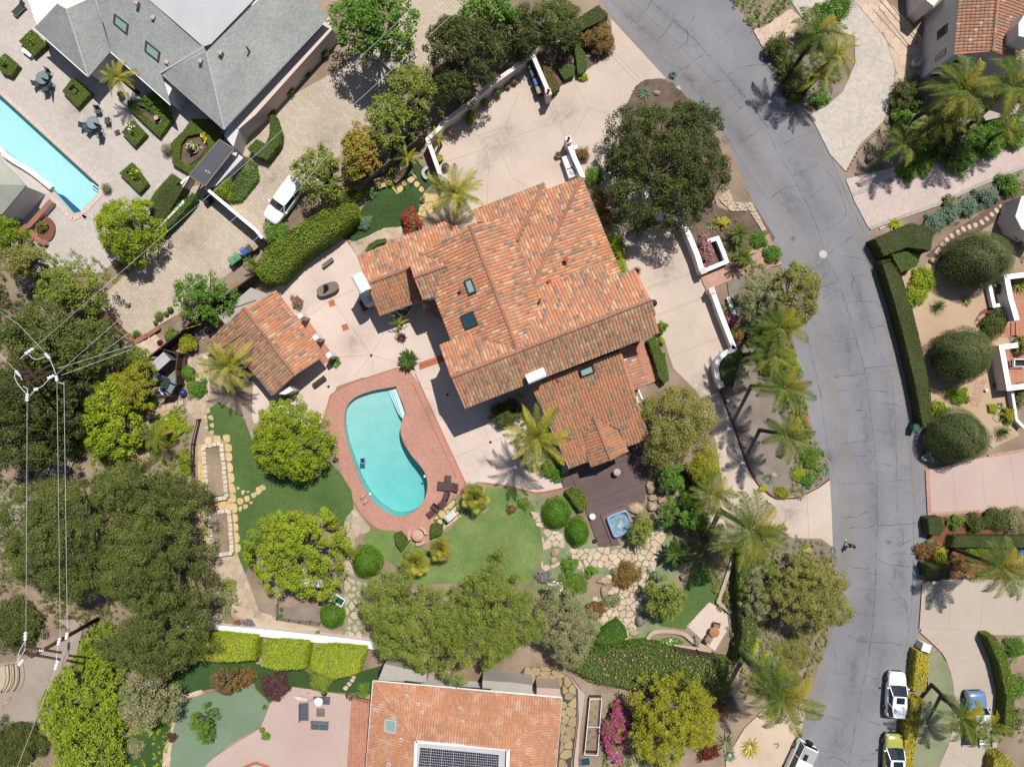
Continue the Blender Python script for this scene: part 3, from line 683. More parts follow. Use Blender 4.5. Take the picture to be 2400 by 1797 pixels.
def chair(name,label,px,py,ang,mfr,mcu,group=None,cat='chair',w=.55,z0=0):
 c=W(px,py,z0+.6);o=empty(name,(c.x,c.y,z0),label,cat,group,rz=-R(ang))
 for s in (-1,1):
  for y in (-.22,.2):B().box(s*w*.45,y,0,.04,.04,.42).obj('leg',mfr,o,0,0)
  B().box(s*w*.5,0,.6,.05,.45,.03).obj('armrest',mfr,o,0,0)
 B().box(0,0,.42,w,.5,.05).obj('seat',mcu,o,0,0)
 b=B();b.add([(-w/2,-.22,.45),(w/2,-.22,.45),(w/2,-.36,.95),(-w/2,-.36,.95),(-w/2,-.27,.45),(w/2,-.27,.45),(w/2,-.41,.95),(-w/2,-.41,.95)],[[0,1,2,3],[7,6,5,4],[0,3,7,4],[1,5,6,2],[3,2,6,7],[0,4,5,1]]);b.obj('backrest',mcu,o,0,0)
 return o
def round_table(name,label,px,py,r,h,mt,mleg,cat='table',z0=0,group=None,th=.05,ex=1):
 c=W(px,py,z0+h);o=empty(name,(c.x,c.y,z0),label,cat,group);B().lathe([(r*.96,h-th),(r,h-th*.7),(r,h-th*.3),(r*.97,h)],n=24,ex=ex).obj('tabletop',mt,o,True,False)
 B().lathe([(.28*r/.6,0),(.06,.06),(.05,h-th)],n=10).obj('pedestal',mleg,o,0,0);return o
def pot(name,label,px,py,r,h,mat,plant=None,cat='plant pot',group=None,pr=1.2,ph=.4,z0=0):
 c=W(px,py,z0+h);o=empty(name,(c.x,c.y,z0),label,cat,group)
 B().lathe([(r*.68,0),(r*.95,h*.8),(r*1.05,h*.85),(r*1.05,h),(r*.88,h),(r*.86,h*.85)],n=18).obj('pot',mat,o,True,False)
 B().lathe([(r*.87,h*.83),(.01,h*.86)],n=14).obj('soil',MC['mulch_dark'],o,0,0)
 if plant:
  rs=np.random.RandomState(int(px));n=int(260*pr*pr);u=rs.normal(0,1,(n,3));u[:,2]=abs(u[:,2]);u/=np.linalg.norm(u,axis=1)[:,None]
  p=u*np.array([r*pr,r*pr,ph])*rs.uniform(.5,1.05,(n,1))+np.array([0,0,h*.85]);link('foliage',quads_mesh('foliage',*leaf_arrays(rs,p,u,.09),plant),o)
 return o
def bin_(name,label,px,py,ang,mat,lid,group=None):
 c=W(px,py,1.05);o=empty(name,(c.x,c.y,0),label,'wheelie bin',group,rz=-R(ang))
 b=B();b.box(0,0,.05,.5,.6,.95,top=1.12);b.obj('body',mat,o,0,0)
 b=B();b.box(0,-.02,1.0,.6,.72,.05);b.box(0,-.02,1.05,.5,.6,.03,top=.85);l=b.obj('lid',lid,o,0,0)
 for s in (-1,1):
  w=B();w.lathe([(.1,-.03),(.1,.03)],n=12);w.V=[(s*.25+v[2],.3+v[0],v[1]+.1) for v in w.V];w.obj('wheel',MC['rubber'],o,0,0)
 B().tube([(-.2,.38,.98),(-.2,.42,1.0),(.2,.42,1.0),(.2,.38,.98)],.02,5).obj('handle',MC['trim_black'],o,0,0)
 return o
# ---------- palette ----------
bark_grey=M('bark_grey',P(150,138,122),P(110,100,88),fine=12);M('bark_brown',P(92,70,52),fine=12);M('bark_palm',P(96,88,80),P(60,54,50),fine=10)
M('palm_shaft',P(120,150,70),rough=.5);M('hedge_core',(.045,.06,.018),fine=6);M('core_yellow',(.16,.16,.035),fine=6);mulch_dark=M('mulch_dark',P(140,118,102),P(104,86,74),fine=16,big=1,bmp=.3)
M('rubber',(.012,)*3,rough=.7);M('rim',(.25,.25,.26),rough=.35,metal=.9);M('lamp_glass',(.75,.78,.8),rough=.1,spec=.6);M('red_glass',(.35,.01,.01),rough=.15,spec=.6);M('trim_black',(.015,)*3,rough=.5)
def glassy(name,c,rough=.06,metal=0):
 m,nt,b=newmat(name);b.inputs['Base Color'].default_value=(*c,1);b.inputs['Roughness'].default_value=rough;b.inputs['Specular IOR Level'].default_value=.8;b.inputs['Metallic'].default_value=metal;MC[name]=m;return m
glassy('car_glass',(.012,.02,.024));glassy('sky_glass',(.02,.05,.06),.05);glassy('sky_glass_pale',(.22,.32,.29),.12);glassy('window_glass',(.03,.035,.04),.08)
for n_,c_ in (('paint_white',(.8,.8,.81)),('paint_yellow',(.3,.3,.06)),('paint_blue',(.1,.19,.34)),('paint_silver',(.62,.64,.68)),('paint_cream',(.7,.72,.76))):
 m,nt,b=newmat(n_);b.inputs['Base Color'].default_value=(*c_,1);b.inputs['Roughness'].default_value=.32;b.inputs['Coat Weight'].default_value=.6;b.inputs['Coat Roughness'].default_value=.05;MC[n_]=m
soil=M('soil',P(182,160,138,.7),P(140,120,100,.66),fine=7,big=.2,bmp=.3,amt=.6)
asphalt=M('asphalt',P(165,164,168,.58),P(146,145,150,.58),fine=22,big=.16,bmp=.15,amt=.3);tar=M('tar',P(124,124,130,.6),P(104,104,110,.6),fine=4,amt=.5)
conc=M('concrete_pink',P(228,208,195,.7),P(211,191,178,.7),fine=6,big=.22,amt=.16);conc2=M('concrete_tan',P(222,203,188,.66),P(205,186,171,.66),fine=6,big=.2,amt=.16);joint=M('score_joint',P(192,172,154),fine=5)
conc3=M('concrete_sand',P(208,194,178),P(196,182,166),fine=9,big=.16,amt=.14);conc4=M('concrete_rose',P(216,190,178),P(205,178,168),fine=9,big=.16,amt=.12)
brickdeck=MB('brick_paving',P(204,148,128,.7),P(182,124,104,.7),P(222,184,168,.75),.2,.1,.012,rot=R(28),dirt=.12);tilebr=MB('quarry_tile',P(214,150,120),P(200,132,106),P(222,188,168),.26,.26,.014,dirt=.14,off=0)
coping_m=M('coping_brick',P(216,134,104,.68),P(202,118,88,.68),fine=10,rv=.22);pinkbrick=MB('brick_rose',P(210,190,182,.78),P(198,177,170,.78),P(220,204,194,.78),.3,.2,.012,rot=R(-17),dirt=.1,bmp=.1)
paver_grey=MB('paver_grey',P(212,201,188,.78),P(192,184,174,.78),P(202,190,177,.78),.32,.32,.01,rot=R(20),dirt=.12,bmp=.1);paver_pale=MB('paver_pale',P(214,204,196,.72),P(203,193,185,.72),P(188,175,165,.7),.42,.3,.014,rot=R(35),dirt=.1,bmp=.1,off=.37)
paver_tan=MB('paver_tan',P(212,196,176,.74),P(199,183,163,.74),P(178,161,141,.72),.5,.3,.02,rot=R(48),dirt=.16,bmp=.15,off=.37);tan_brick=MB('brick_tan',P(222,182,160),P(212,160,138),P(222,200,184),.3,.3,.01,rot=R(20),off=.0,bmp=.1)
flag_m=M('flagstone',P(222,204,182),P(206,184,158),fine=10,big=.8,rv=.16,bmp=.15,amt=.2);flag_y=M('flagstone_gold',P(240,216,164),P(226,194,138),fine=10,big=1.2,rv=.14,bmp=.15,amt=.2);flag_p=M('flagstone_pink',P(226,204,184,.7),P(214,188,166,.7),fine=9,big=1,rv=.16,amt=.2)
flag_k=M('flagstone_buff',P(204,184,142),P(186,162,122),fine=6,big=1,rv=.2,amt=.3);grout=M('sand_joint',P(196,176,156),P(178,156,134),fine=8)
grout_d=M('dark_joint',P(96,96,88,.6),P(80,80,72,.6),fine=8)
lawn_m=M('grass',P(92,118,62,.8),P(72,98,50,.8),fine=16,big=.28,bmp=.5,amt=.42);lawn_dry=M('grass_worn',P(132,150,92,.8),P(88,116,60,.8),fine=14,big=.3,bmp=.5,amt=.4);lawn_dk=M('grass_deep',P(62,88,42,.85),P(50,74,34,.85),fine=16,big=.3,bmp=.5,amt=.4)
turf=M('artificial_turf',P(140,160,132),P(126,148,118),fine=18,big=.25,bmp=.2,amt=.25);thyme=M('creeping_thyme',P(138,146,110,.85),P(108,122,84,.85),fine=12,big=.6,bmp=.4,amt=.4);lawn_g=M('grass_sparse',P(160,160,130,.7),P(126,138,98,.7),fine=14,big=.4,bmp=.3,amt=.3)
mulch=M('mulch_grey',P(140,128,118,.95),P(118,106,97,.9),fine=18,big=.5,bmp=.5,amt=.45);mulch_r=M('mulch_red',P(124,80,62,1.0),P(104,64,48,1.0),fine=16,big=.6,bmp=.5,amt=.45);gravel=M('gravel_tan',P(214,186,154),P(202,172,140),fine=20,big=.3,bmp=.3,amt=.2);gravel_w=M('gravel_white',P(228,208,184),P(214,192,168),fine=20,big=.3,amt=.15)
gravel_g=M('gravel_grey',P(186,172,158),P(170,154,140),fine=18,big=.3,amt=.25)
stucco=M('stucco_white',P(236,228,224,.8),P(226,214,210,.8),fine=5,big=.4,amt=.08);stucco_p=M('stucco_rose',P(226,208,200,.75),P(216,196,188,.75),fine=5,amt=.1);stucco_g=M('stucco_pale',P(222,218,216,.75),fine=5,amt=.1);white=M('white_paint',(.8,.8,.8),(.74,.74,.74),fine=4,amt=.05)
wood_dk=M('wood_brown',P(98,76,68),P(80,60,54),fine=9,rv=.25,amt=.3);deck_m=M('deck_board',P(132,112,110),P(118,98,97),fine=6,rv=.14,amt=.2);wood_g=M('wood_weathered',P(158,148,136),P(138,126,114),fine=9,rv=.2);rust=M('rust_metal',P(110,66,48));metal_g=M('metal_grey',(.35,.36,.38),rough=.45,spec=.5);gutter_m=M('gutter_grey',P(190,188,186),rough=.5)
stone_m=M('boulder_stone',P(208,188,160),P(176,154,128),fine=3,big=.9,rv=.18,bmp=.3,amt=.3);stone_g=M('boulder_grey',P(170,162,154),P(136,128,120),fine=3,rv=.15,amt=.3)
TO=[(0,P(240,150,112,.72)),(.2,P(226,132,96,.72)),(.36,P(244,182,148,.72)),(.48,P(232,144,110,.72)),(.62,P(214,162,142,.72)),(.74,P(132,122,124,.72)),(.84,P(244,204,172,.72)),(.92,P(172,146,136,.72))]
TM_=[(0,P(218,138,104,.66)),(.2,P(174,144,124,.66)),(.38,P(210,162,132,.66)),(.5,P(138,122,110,.66)),(.64,P(200,124,94,.66)),(.76,P(182,158,132,.66)),(.88,P(108,102,102,.66)),(.94,P(228,186,154,.66))]
TL=[(0,P(218,134,96,.62)),(.26,P(226,142,100,.62)),(.5,P(148,128,108,.62)),(.68,P(210,128,92,.62)),(.84,P(124,112,100,.62)),(.93,P(176,156,132,.62))]
TB=[(0,P(222,146,114,.7)),(.5,P(212,134,104,.7)),(.85,P(228,156,124,.7))]
TR=[(0,P(202,134,116,.7)),(.3,P(190,118,100,.7)),(.5,P(220,160,140,.7)),(.65,P(154,134,136,.7)),(.85,P(240,218,204,.7)),(.91,P(174,124,110,.7))]
tile_o=MT('tile_bright',TO);tile_w=MT('tile_weathered',TM_,P(176,160,132),.35);tile_l=MT('tile_low',TL);tile_b=MT('tile_plain',TB,P(232,214,200),.75);tile_r=MT('tile_old',TR);tile_base=M('tile_pan',P(214,144,112,.8),P(200,138,112,.8),fine=4,amt=.4);ridge_m=M('ridge_clay',P(206,150,124,.58),P(178,128,106,.58),fine=5)
shingle=MB('shingle_grey',P(158,160,156,1.15),P(142,145,140,1.15),P(122,124,120,1.1),.3,.16,.012,src='UV',dirt=.22,big=.25);flat_r=M('roof_membrane',P(214,212,214),P(204,202,206),fine=7,big=.3,amt=.08);flat_g=M('roof_grey',P(196,190,182),P(184,176,168),fine=7,amt=.12)
# leaves
L_bright=ML('leaf_bright',P(150,168,40,.55),P(116,140,28,.55),P(104,128,28,.52));L_lime=ML('leaf_lime',P(156,176,44,.54),P(116,146,30,.52),P(168,178,60,.54));L_mid=ML('leaf_mid',P(120,138,60,.58),P(90,110,44,.58),P(128,138,62,.58));L_dark=ML('leaf_dark',P(74,88,40,.52),P(48,62,28,.5),P(90,100,44,.52))
L_oak=ML('leaf_oak',P(94,108,54,.52),P(66,82,38,.5),P(110,120,60,.54));L_olive=ML('leaf_olive',P(134,138,76,.6),P(108,114,56,.6),P(124,122,74,.6));L_grey=ML('leaf_grey',P(130,138,104,.6),P(106,112,80,.6),P(142,140,112,.6));L_gold=ML('leaf_gold',P(154,158,46,.54),P(122,134,34,.52),P(132,132,40,.6));L_green=ML('leaf_green',P(88,128,46,.6),P(66,104,34,.6),P(104,136,50,.6))
L_hedge=ML('leaf_hedge',P(96,126,46,.6),P(78,106,34,.6),P(98,126,38,.6),big=1.2);L_ball=ML('leaf_ball',P(90,140,10,.6),P(72,120,8,.6),P(80,130,10,.6));L_hdark=ML('leaf_hedge_dark',P(76,92,42,.6),P(58,74,32,.6),P(96,96,50,.6),big=1);L_yel=ML('leaf_yellow',P(196,180,70,.6),P(160,152,46,.6),P(140,146,50,.6),big=1);L_box=ML('leaf_box',P(112,136,30,.6),P(92,116,24,.6),P(104,130,34,.6),big=.8)
L_blue=ML('leaf_blue',P(112,136,128,.6),P(90,116,106,.6));L_red=ML('leaf_plum',P(92,62,72,.6),P(70,46,56,.6));L_rust=ML('leaf_rust',P(122,100,60,.6),P(98,104,50,.6),P(138,86,60,.6),big=1.5);L_brown=ML('leaf_brown',P(126,96,60,.6),P(104,78,48,.6));L_fine=ML('leaf_fine',P(94,112,70,.52),P(70,88,50,.5),P(110,116,76,.54));L_pink=ML('flower_pink',P(214,120,160,.7),P(190,80,130,.7));L_mag=ML('flower_magenta',P(212,50,150,.7),P(190,30,120,.7),P(226,130,180,.7));L_crim=ML('flower_crimson',P(196,30,70,.7),P(170,16,50,.7));L_wht=ML('flower_white',(.75,.74,.7),(.65,.64,.6));L_yfl=ML('flower_yellow',(.75,.55,.06),(.7,.45,.04));L_pale=ML('flower_blush',P(224,158,150,.7),P(208,132,128,.7));L_vio=ML('flower_violet',P(130,110,180,.7),P(110,90,160,.7));L_redf=ML('flower_red',P(150,40,50,.6),P(120,30,36,.6),P(90,70,40,.6));L_org=ML('flower_salmon',P(216,120,80,.6),P(190,100,60,.6),P(160,130,70,.6))
Fq=ML('frond_queen',P(110,132,46,.52),P(76,100,32,.48),P(150,146,50,.56),big=.5);Fk=ML('frond_king',P(166,168,58,.68),P(112,128,40,.62),P(196,182,76,.7),big=.4);Fg=ML('frond_gold',P(176,156,44,.6),P(128,136,40,.6),P(150,150,44,.6),big=.6);Fd=ML('frond_deep',P(88,116,48,.6),P(68,94,36,.6),P(116,128,56,.6));Fc=ML('frond_cycad',P(64,96,34,.6),P(48,76,26,.6),P(96,116,36,.6));Ff=ML('frond_fan',P(128,136,64,.6),P(96,110,44,.6),P(160,150,70,.6))
FR['queen']=[frond_mesh('frond',3.6,1.9,.8,66,Fq,seed=1,lw=.03),frond_mesh('frond',3.4,2.3,.75,54,Fd,seed=2,lw=.03),frond_mesh('frond',3.7,2.1,.8,66,Fq,seed=3,lw=.03),frond_mesh('frond',3.3,2.5,.75,52,Fg,seed=4,lw=.03),frond_mesh('frond',3.5,2.2,.76,52,Fd,seed=12,lw=.03)]
FR['king']=[frond_mesh('frond',3.4,1.6,.5,46,Fk,seed=5,hang=.15,lw=.026),frond_mesh('frond',3.2,2.0,.5,46,Fq,seed=6,hang=.2,lw=.026),frond_mesh('frond',3.3,1.9,.46,42,Fk,seed=7,hang=.2,lw=.026)]
FR['date']=[frond_mesh('frond',2.3,1.7,.4,34,Fd,seed=8,hang=.1,lw=.035),frond_mesh('frond',2.2,1.9,.4,34,Fq,seed=9,hang=.1,lw=.035)]
FR['cycad']=[frond_mesh('frond',1.15,1.1,.2,30,Fc,seed=10,hang=.05,lw=.03,up=.6),frond_mesh('frond',1.05,1.3,.2,30,Fc,seed=11,hang=.05,lw=.03,up=.6)]
FR['fan']=[fan_mesh('frond',.62,Ff,12,stalk=.8),fan_mesh('frond',.6,Ff,13,stalk=.55),fan_mesh('frond',.55,Fk,14,stalk=.9)]
# ---------- the ground, pools and paving ----------
pool_px=smooth(q('11',893,846,908,856,968,1008,950,1052,936,1110,942,1165,966,1222,1010,1292,1060,1350,1096,1405,1110,1470,1102,1540,1072,1602,1020,1655,960,1680,890,1682,815,1640,755,1585,706,1515,668,1440,628,1330,590,1200,572,1090,576,1010,602,948,662,902,770,866),3)
pool_w=gp(pool_px);pool2_px=q('00',-140,500,0,615,640,1200,640,1240,520,1370,470,1380,345,1240,320,1215,0,950,-140,830);pool2_w=gp(pool2_px);pool3_px=q('s',560,1830,566,1806,600,1789,626,1798,660,1830,640,1860,590,1870);pool3_w=gp(pool3_px)
ground,_=sheet('ground',q('s',-2600,-2600,5000,-2600,5000,4400,-2600,4400),soil,hole=[pool_w,pool2_w,pool3_w],z=0)
LV[0]=0
road_l=q('s',1225,-260,1365,-60,1437,40,1562,185,1638,246,1700,320,1735,400,1765,478,1800,536,1827,605,1845,720,1862,830,1882,926,1898,985,1918,1045,1941,1080,1945,1122,1950,1197,1952,1280,1966,1316,1962,1400,1948,1490,1922,1550,1909,1600,1885,1672,1852,1751,1816,1800,1740,1900,1600,2060)
road_r=q('s',1560,-260,1640,-110,1765,78,1810,145,1851,225,1894,268,1945,362,1981,417,2003,471,2035,540,2050,610,2066,640,2090,720,2117,810,2140,919,2159,1027,2165,1100,2173,1197,2170,1300,2165,1380,2155,1472,2142,1545,2126,1650,2116,1722,2120,1800,2100,1930,2060,2060)
road,rz_=sheet('road',road_l+road_r[::-1],asphalt)
# --- left neighbour's courts
pv1,z1=sheet('pool_terrace',q('s',-400,-300,130,-300,300,-100,560,200,560,300,420,470,340,540,240,640,90,640,0,560,-400,400),paver_pale,hole=[pool2_w])
sheet('tan_driveway',q('s',580,280,500,430,434,440,400,520,330,610,235,700,240,722,290,780,316,806,345,785,375,760,420,735,480,690,560,620,590,600,620,540,700,480,790,370,900,280,1050,100,1140,-60,1000,-60,950,-20,925,60,800,160,640,250),paver_tan)
# --- main house courts
drive,zd=sheet('driveway',q('s',1002,326,1247,127,1290,235,1320,196,1385,156,1425,134,1435,109,1432,44,1562,185,1540,184,1501,192,1475,235,1461,254,1450,330,1470,430,1540,500,1598,518,1635,600,1645,655,1664,680,1725,817,1675,854,1686,908,1707,966,1743,1071,1765,1112,1800,1154,1822,1169,1890,1154,1945,1122,1949,1200,1952,1282,1925,1262,1858,1260,1800,1228,1727,1255,1665,1222,1696,1154,1689,1107,1678,1035,1631,915,1577,861,1559,803,1500,700,1400,450,1100,600,1040,480),conc2)
patio,zp=sheet('patio',q('s',796,543,740,590,660,665,600,700,590,990,640,1000,756,1000,770,960,790,905,850,885,930,880,975,950,1050,1100,1093,1140,1120,1128,1200,1140,1254,1156,1320,1143,1309,1118,1400,1050,1400,600,900,540),conc)
for nm,lines,pr,zz in (('score_line',[q('20',0,330,-60,620),q('20',0,890,275,795,170,590),q('20',230,660,460,1140),q('20',250,640,350,880),q('20',400,530,495,705,690,755),q('20',495,705,395,880),q('20',630,345,800,525),q('20',655,335,825,510),q('10',1440,880,1610,820,1700,990,1515,1045,1440,880),q('10',1470,900,1590,855,1655,985,1530,1020,1470,900),q('10',1200,1060,1480,965),q('10',1505,1040,1495,1320),q('10',1600,1020,1656,1150,1950,1330),q('10',1380,860,1440,880),q('10',1610,820,1700,600),q('21',870,205,1190,95),q('21',875,215,1195,105),q('21',935,380,1250,255),q('21',938,392,1253,266),q('21',1040,645,1330,530),q('21',985,560,1070,790,1200,890),q('21',1180,895,1340,870),q('31',110,1580,115,1656,110,1830),q('31',250,1540,265,1830)],drive,zd),('score_line',[q('11',340,110,490,280,745,640,640,780),q('11',490,280,345,385),q('11',540,655,745,640,915,690),q('11',745,640,830,490),q('11',490,280,640,220),q('11',745,640,760,730),q('11',1085,850,1240,895,1270,760),q('11',1240,895,1190,1060),q('11',1240,895,1460,930),q('11',1190,1060,1420,965,1516,1205,1285,1300),q('11',1516,1205,1700,1130),q('11',960,610,945,500)],patio,zp)):
 strips(nm,lines,.035,joint,zz+.002,pr)
# paving blocks set in the patio
for i,(x,y,m_,s_) in enumerate(((778,711,'tile',.62),(809,767,'tile',.62),(870,833,'metal',.24),(770,906,'metal',.24),(1049,925,'metal',.24),(1149.5,1036,'metal',.24))):
 c=W(x,y);b=B().box(0,0,0,s_,s_,.012,.35 if m_=='tile' else .5);link('tile_inset' if m_=='tile' else 'drain_cover',mesh('inset',b.V,b.F,coping_m if m_=='tile' else MC['trim_black']),patio,loc=(c.x,c.y,zp))
bd_px=q('s',935,861,960,868,984,900,1093,1136,1067,1167,1017,1212,1017,1225,1008,1230,1006,1269,984,1280,962,1269,951,1251,922,1251,883,1236,861,1219,843,1197,821,1158,796,1089,780,1046,770,1017,754,993,763,959,774,926,796,912,832,895,883,877)
bdeck,zb_=sheet('brick_terrace',bd_px,brickdeck,hole=[pool_w])
cen=Vector((sum(p[0]for p in pool_w)/len(pool_w),sum(p[1]for p in pool_w)/len(pool_w)))
per=[];
for i in range(len(pool_w)):
 a=Vector(pool_w[i-1]);e=Vector(pool_w[i]);L_=(e-a).length;t=(e-a)/max(L_,1e-6);per.append((a,e,L_,t))
tot=sum(p[2]for p in per);nb=int(tot/.112);cm=mesh('coping_brick',*(lambda b:(b.V,b.F))(B().box(0,0,0,.1,.3,.05)),coping_m)
sgn=1 if sum(pool_w[i-1][0]*pool_w[i][1]-pool_w[i][0]*pool_w[i-1][1]for i in range(len(pool_w)))>0 else -1
for k in range(min(nb,298)):
 s_=(k+.5)*tot/min(nb,298);i=0
 while s_>per[i][2]:s_-=per[i][2];i+=1
 a,e,L_,t=per[i];n_=Vector((t.y,-t.x))*sgn;p=a+t*s_+n_*.12;link('coping_brick',cm,bdeck,loc=(p.x,p.y,-.028),rot=(0,0,math.atan2(t.y,t.x)))
def pool(name,poly,depth,mwall,wz=-.09,grad=(0,0)):
 """plaster shell with a sloping floor, filled with a body of water"""
 n=len(poly);cx=sum(p[0]for p in poly)/n;cy=sum(p[1]for p in poly)/n;fz=[-depth+(x-cx)*grad[0]+(y-cy)*grad[1]for x,y in poly]
 b=B();b.add([(x,y,0) for x,y in poly]+[(x,y,f) for (x,y),f in zip(poly,fz)],[[i,(i+1)%n,n+(i+1)%n,n+i]for i in range(n)])
 T=tessellate_polygon([[Vector((x,y,0)) for x,y in poly]]);b.add([(x,y,f) for (x,y),f in zip(poly,fz)],[list(t) for t in T])
 o=b.obj(name,mwall,None,kind='structure');B().prism([(cx+(x-cx)*1.012,cy+(y-cy)*1.012) for x,y in poly],-depth-2.0,wz).obj('water',MC['pool_water'],None,kind='structure');return o
m,nt,b_=newmat('pool_water');v=pos(nt);n1=noise(nt,v,2.2,3,.6);n2=noise(nt,v,7,2,.5)
ad=nt.nodes.new('ShaderNodeMath');ad.operation='ADD';nt.links.new(n1,ad.inputs[0]);nt.links.new(n2,ad.inputs[1])
bp=nt.nodes.new('ShaderNodeBump');bp.inputs['Strength'].default_value=.5;bp.inputs['Distance'].default_value=.06;nt.links.new(ad.outputs[0],bp.inputs['Height'])
tb=nt.nodes.new('ShaderNodeBsdfTransparent');tb.inputs[0].default_value=(.97,1,1,1);gl=nt.nodes.new('ShaderNodeBsdfGlossy');gl.inputs['Roughness'].default_value=.08;nt.links.new(bp.outputs[0],gl.inputs['Normal'])
fr=nt.nodes.new('ShaderNodeFresnel');fr.inputs[0].default_value=1.33;nt.links.new(bp.outputs[0],fr.inputs['Normal']);mx=nt.nodes.new('ShaderNodeMixShader');nt.links.new(fr.outputs[0],mx.inputs[0]);nt.links.new(tb.outputs[0],mx.inputs[1]);nt.links.new(gl.outputs[0],mx.inputs[2]);nt.links.new(mx.outputs[0],nt.nodes['Material Output'].inputs[0]);va=nt.nodes.new('ShaderNodeVolumeAbsorption');va.inputs[0].default_value=(.12,.9,.93,1);va.inputs[1].default_value=.19;nt.links.new(va.outputs[0],nt.nodes['Material Output'].inputs[1]);MC['pool_water']=m
plaster=M('pool_plaster',P(192,228,226,.64),P(176,220,216,.64),fine=3.5,big=.7,amt=.16);plaster2=M('pool_plaster_pale',P(212,234,236,.72),P(204,230,232,.72),fine=3.5,big=.6,amt=.12)
mp_=pool('main_pool',pool_w,1.65,plaster,grad=(-.07,.15));lp_=pool('lap_pool',pool2_w,1.0,plaster2);pool('small_pool',pool3_w,1.0,plaster)
for i in range(3):  # entry steps inside the pool
 o_=(10+i*20);pq=q('11',893-o_*.9-8,850+o_*.25,893-o_*.9-26,850+o_*.25+8,948-o_*.62,1055-o_*.3+20,966-o_*.62,1010+18)
 pw=gp(q('11',905-i*19,858+i*5,886-i*19,863+i*5,946-i*14,1058-i*14,962-i*12,1020-i*2));B().prism(pw,-1.3,-.16-i*.2).obj('pool_step',plaster2,mp_)
for i in range(4):pw=gp(q('00',640-i*8,1172+i*18,636-i*8,1180+i*18,570-i*2,1128+i*24,574-i*2,1120+i*24));B().prism(pw,-1.1,-.18-i*.2).obj('pool_step',plaster2,lp_)
b=B();ob=gp(q('00',345,1240,375,1250,505,1368,470,1380));b.prism(ob,-1.1,-.5);b.obj('pool_bench',M('blue_tile',P(60,110,150),P(50,96,136)),lp_)
# coping of the lap pool
cop2=M('coping_stone',P(236,214,200,.7),P(226,204,190,.7),rv=.08)
def coping(lines,wd,m_,nm,parent=None,z=.03,seg=.6,lab=None):
 for ln in lines:
  w=gp(ln)
  for i in range(len(w)-1):
   a,e=Vector(w[i]),Vector(w[i+1]);L_=(e-a).length;n=max(1,round(L_/seg));an=math.atan2(e.y-a.y,e.x-a.x)
   me=mesh(nm,*(lambda b:(b.V,b.F))(B().box(0,0,0,L_/n-.015,wd,.05)),m_)
   for k in range(n):p=a+(e-a)*((k+.5)/n);link(nm,me,parent,loc=(p.x,p.y,z-.02),rot=(0,0,an))
coping([q('00',-140,475,0,592,655,1190,660,1250,535,1385)],.42,cop2,'coping_stone',pv1)
coping([q('00',535,1388,560,1410,520,1398,470,1420,420,1370,330,1270)],.35,cop2,'coping_stone',pv1)
# --- lawns and paths
coping([q('21',-190,1465,-60,1480,0,1492,70,1510,150,1528),q('21',150,1530,220,1524,330,1500),q('10',575,1530,600,1570,640,1620,668,1665)],.14,coping_m,'edge_brick',patio,z=zp,seg=.12)
coping([q('s',973,875,1093,1136,1067,1167),q('s',968,900,1070,1120),q('s',756,995,774,926,800,908,832,895,883,877,935,861)],.1,coping_m,'edge_brick',bdeck,z=zb_-.02,seg=.22)
path,zf=sheet('flagstone_path',q('F',405,770,450,760,470,800,480,850,540,880,560,960,600,1040,560,1070,520,1180,530,1230,560,1320,640,1345,760,1366,800,1385,600,1368,500,1352,440,1345,470,1290,460,1200,430,1180,425,1000,415,910,330,890,300,850,400,880),grout)
stones(q('F',405,775,450,762,455,850,447,875,440,910,420,905,400,880,420,840),.72,.035,zf,flag_m,path,seed=2)
stones(q('F',428,960,440,960,442,1000,498,1040,497,1190,478,1190,445,1190,428,1120),.62,.03,zf,flag_y,path,seed=3)
stones(q('F',465,1195,515,1200,530,1240,560,1320,640,1345,700,1360,560,1362,470,1300),.8,.03,zf,flag_m,path,seed=4)
path2,zf2=sheet('garden_path',q('F',735,1110,765,1090,800,1140,770,1160,752,1200,760,1215,770,1250,790,1280,800,1385,745,1375,745,1240,742,1160),grout)
stones(q('F',745,1120,765,1098,800,1145,772,1160,752,1200,765,1240,745,1235,742,1160),.7,.03,zf2,flag_m,path2,seed=5)
thy2,zt2=sheet('thyme_path',q('12',570,385,640,430,740,450,700,520,690,600,700,760,680,850,620,830,560,830,560,760,590,690,560,620),thyme)
stones(q('12',570,400,640,440,720,470,690,520,685,600,700,760,680,840,570,810,590,690,570,620),.78,.16,zt2,flag_m,thy2,seed=6,rough=.1,name='stepping_stone')
lawnA,za=sheet('lawn',q('F',447,888,470,868,500,882,528,905,545,950,560,1000,610,1030,660,1000,700,985,735,1020,760,1060,764,1100,758,1148,740,1150,705,1112,640,1110,600,1140,560,1180,530,1238,515,1200,507,1100,500,1045,497,960,450,930),lawn_m)
LG1=ML('grass_blade',P(86,116,50,.62),P(68,98,40,.62),P(96,112,56,.55));LG2=ML('grass_blade_light',P(124,148,74,.62),P(96,126,56,.62),P(82,108,52,.55));LG3=ML('grass_blade_deep',P(60,84,38,.55),P(48,70,32,.55));turfs(q('F',447,888,470,868,500,882,528,905,545,950,560,1000,610,1030,575,1052,530,1048,520,1030,500,960,455,920),LG1);turfs(q('F',530,1090,570,1075,620,1035,660,1000,700,985,735,1020,760,1060,764,1100,758,1148,740,1150,705,1112,640,1110,600,1140,560,1180,530,1238,515,1200,512,1110),LG1)
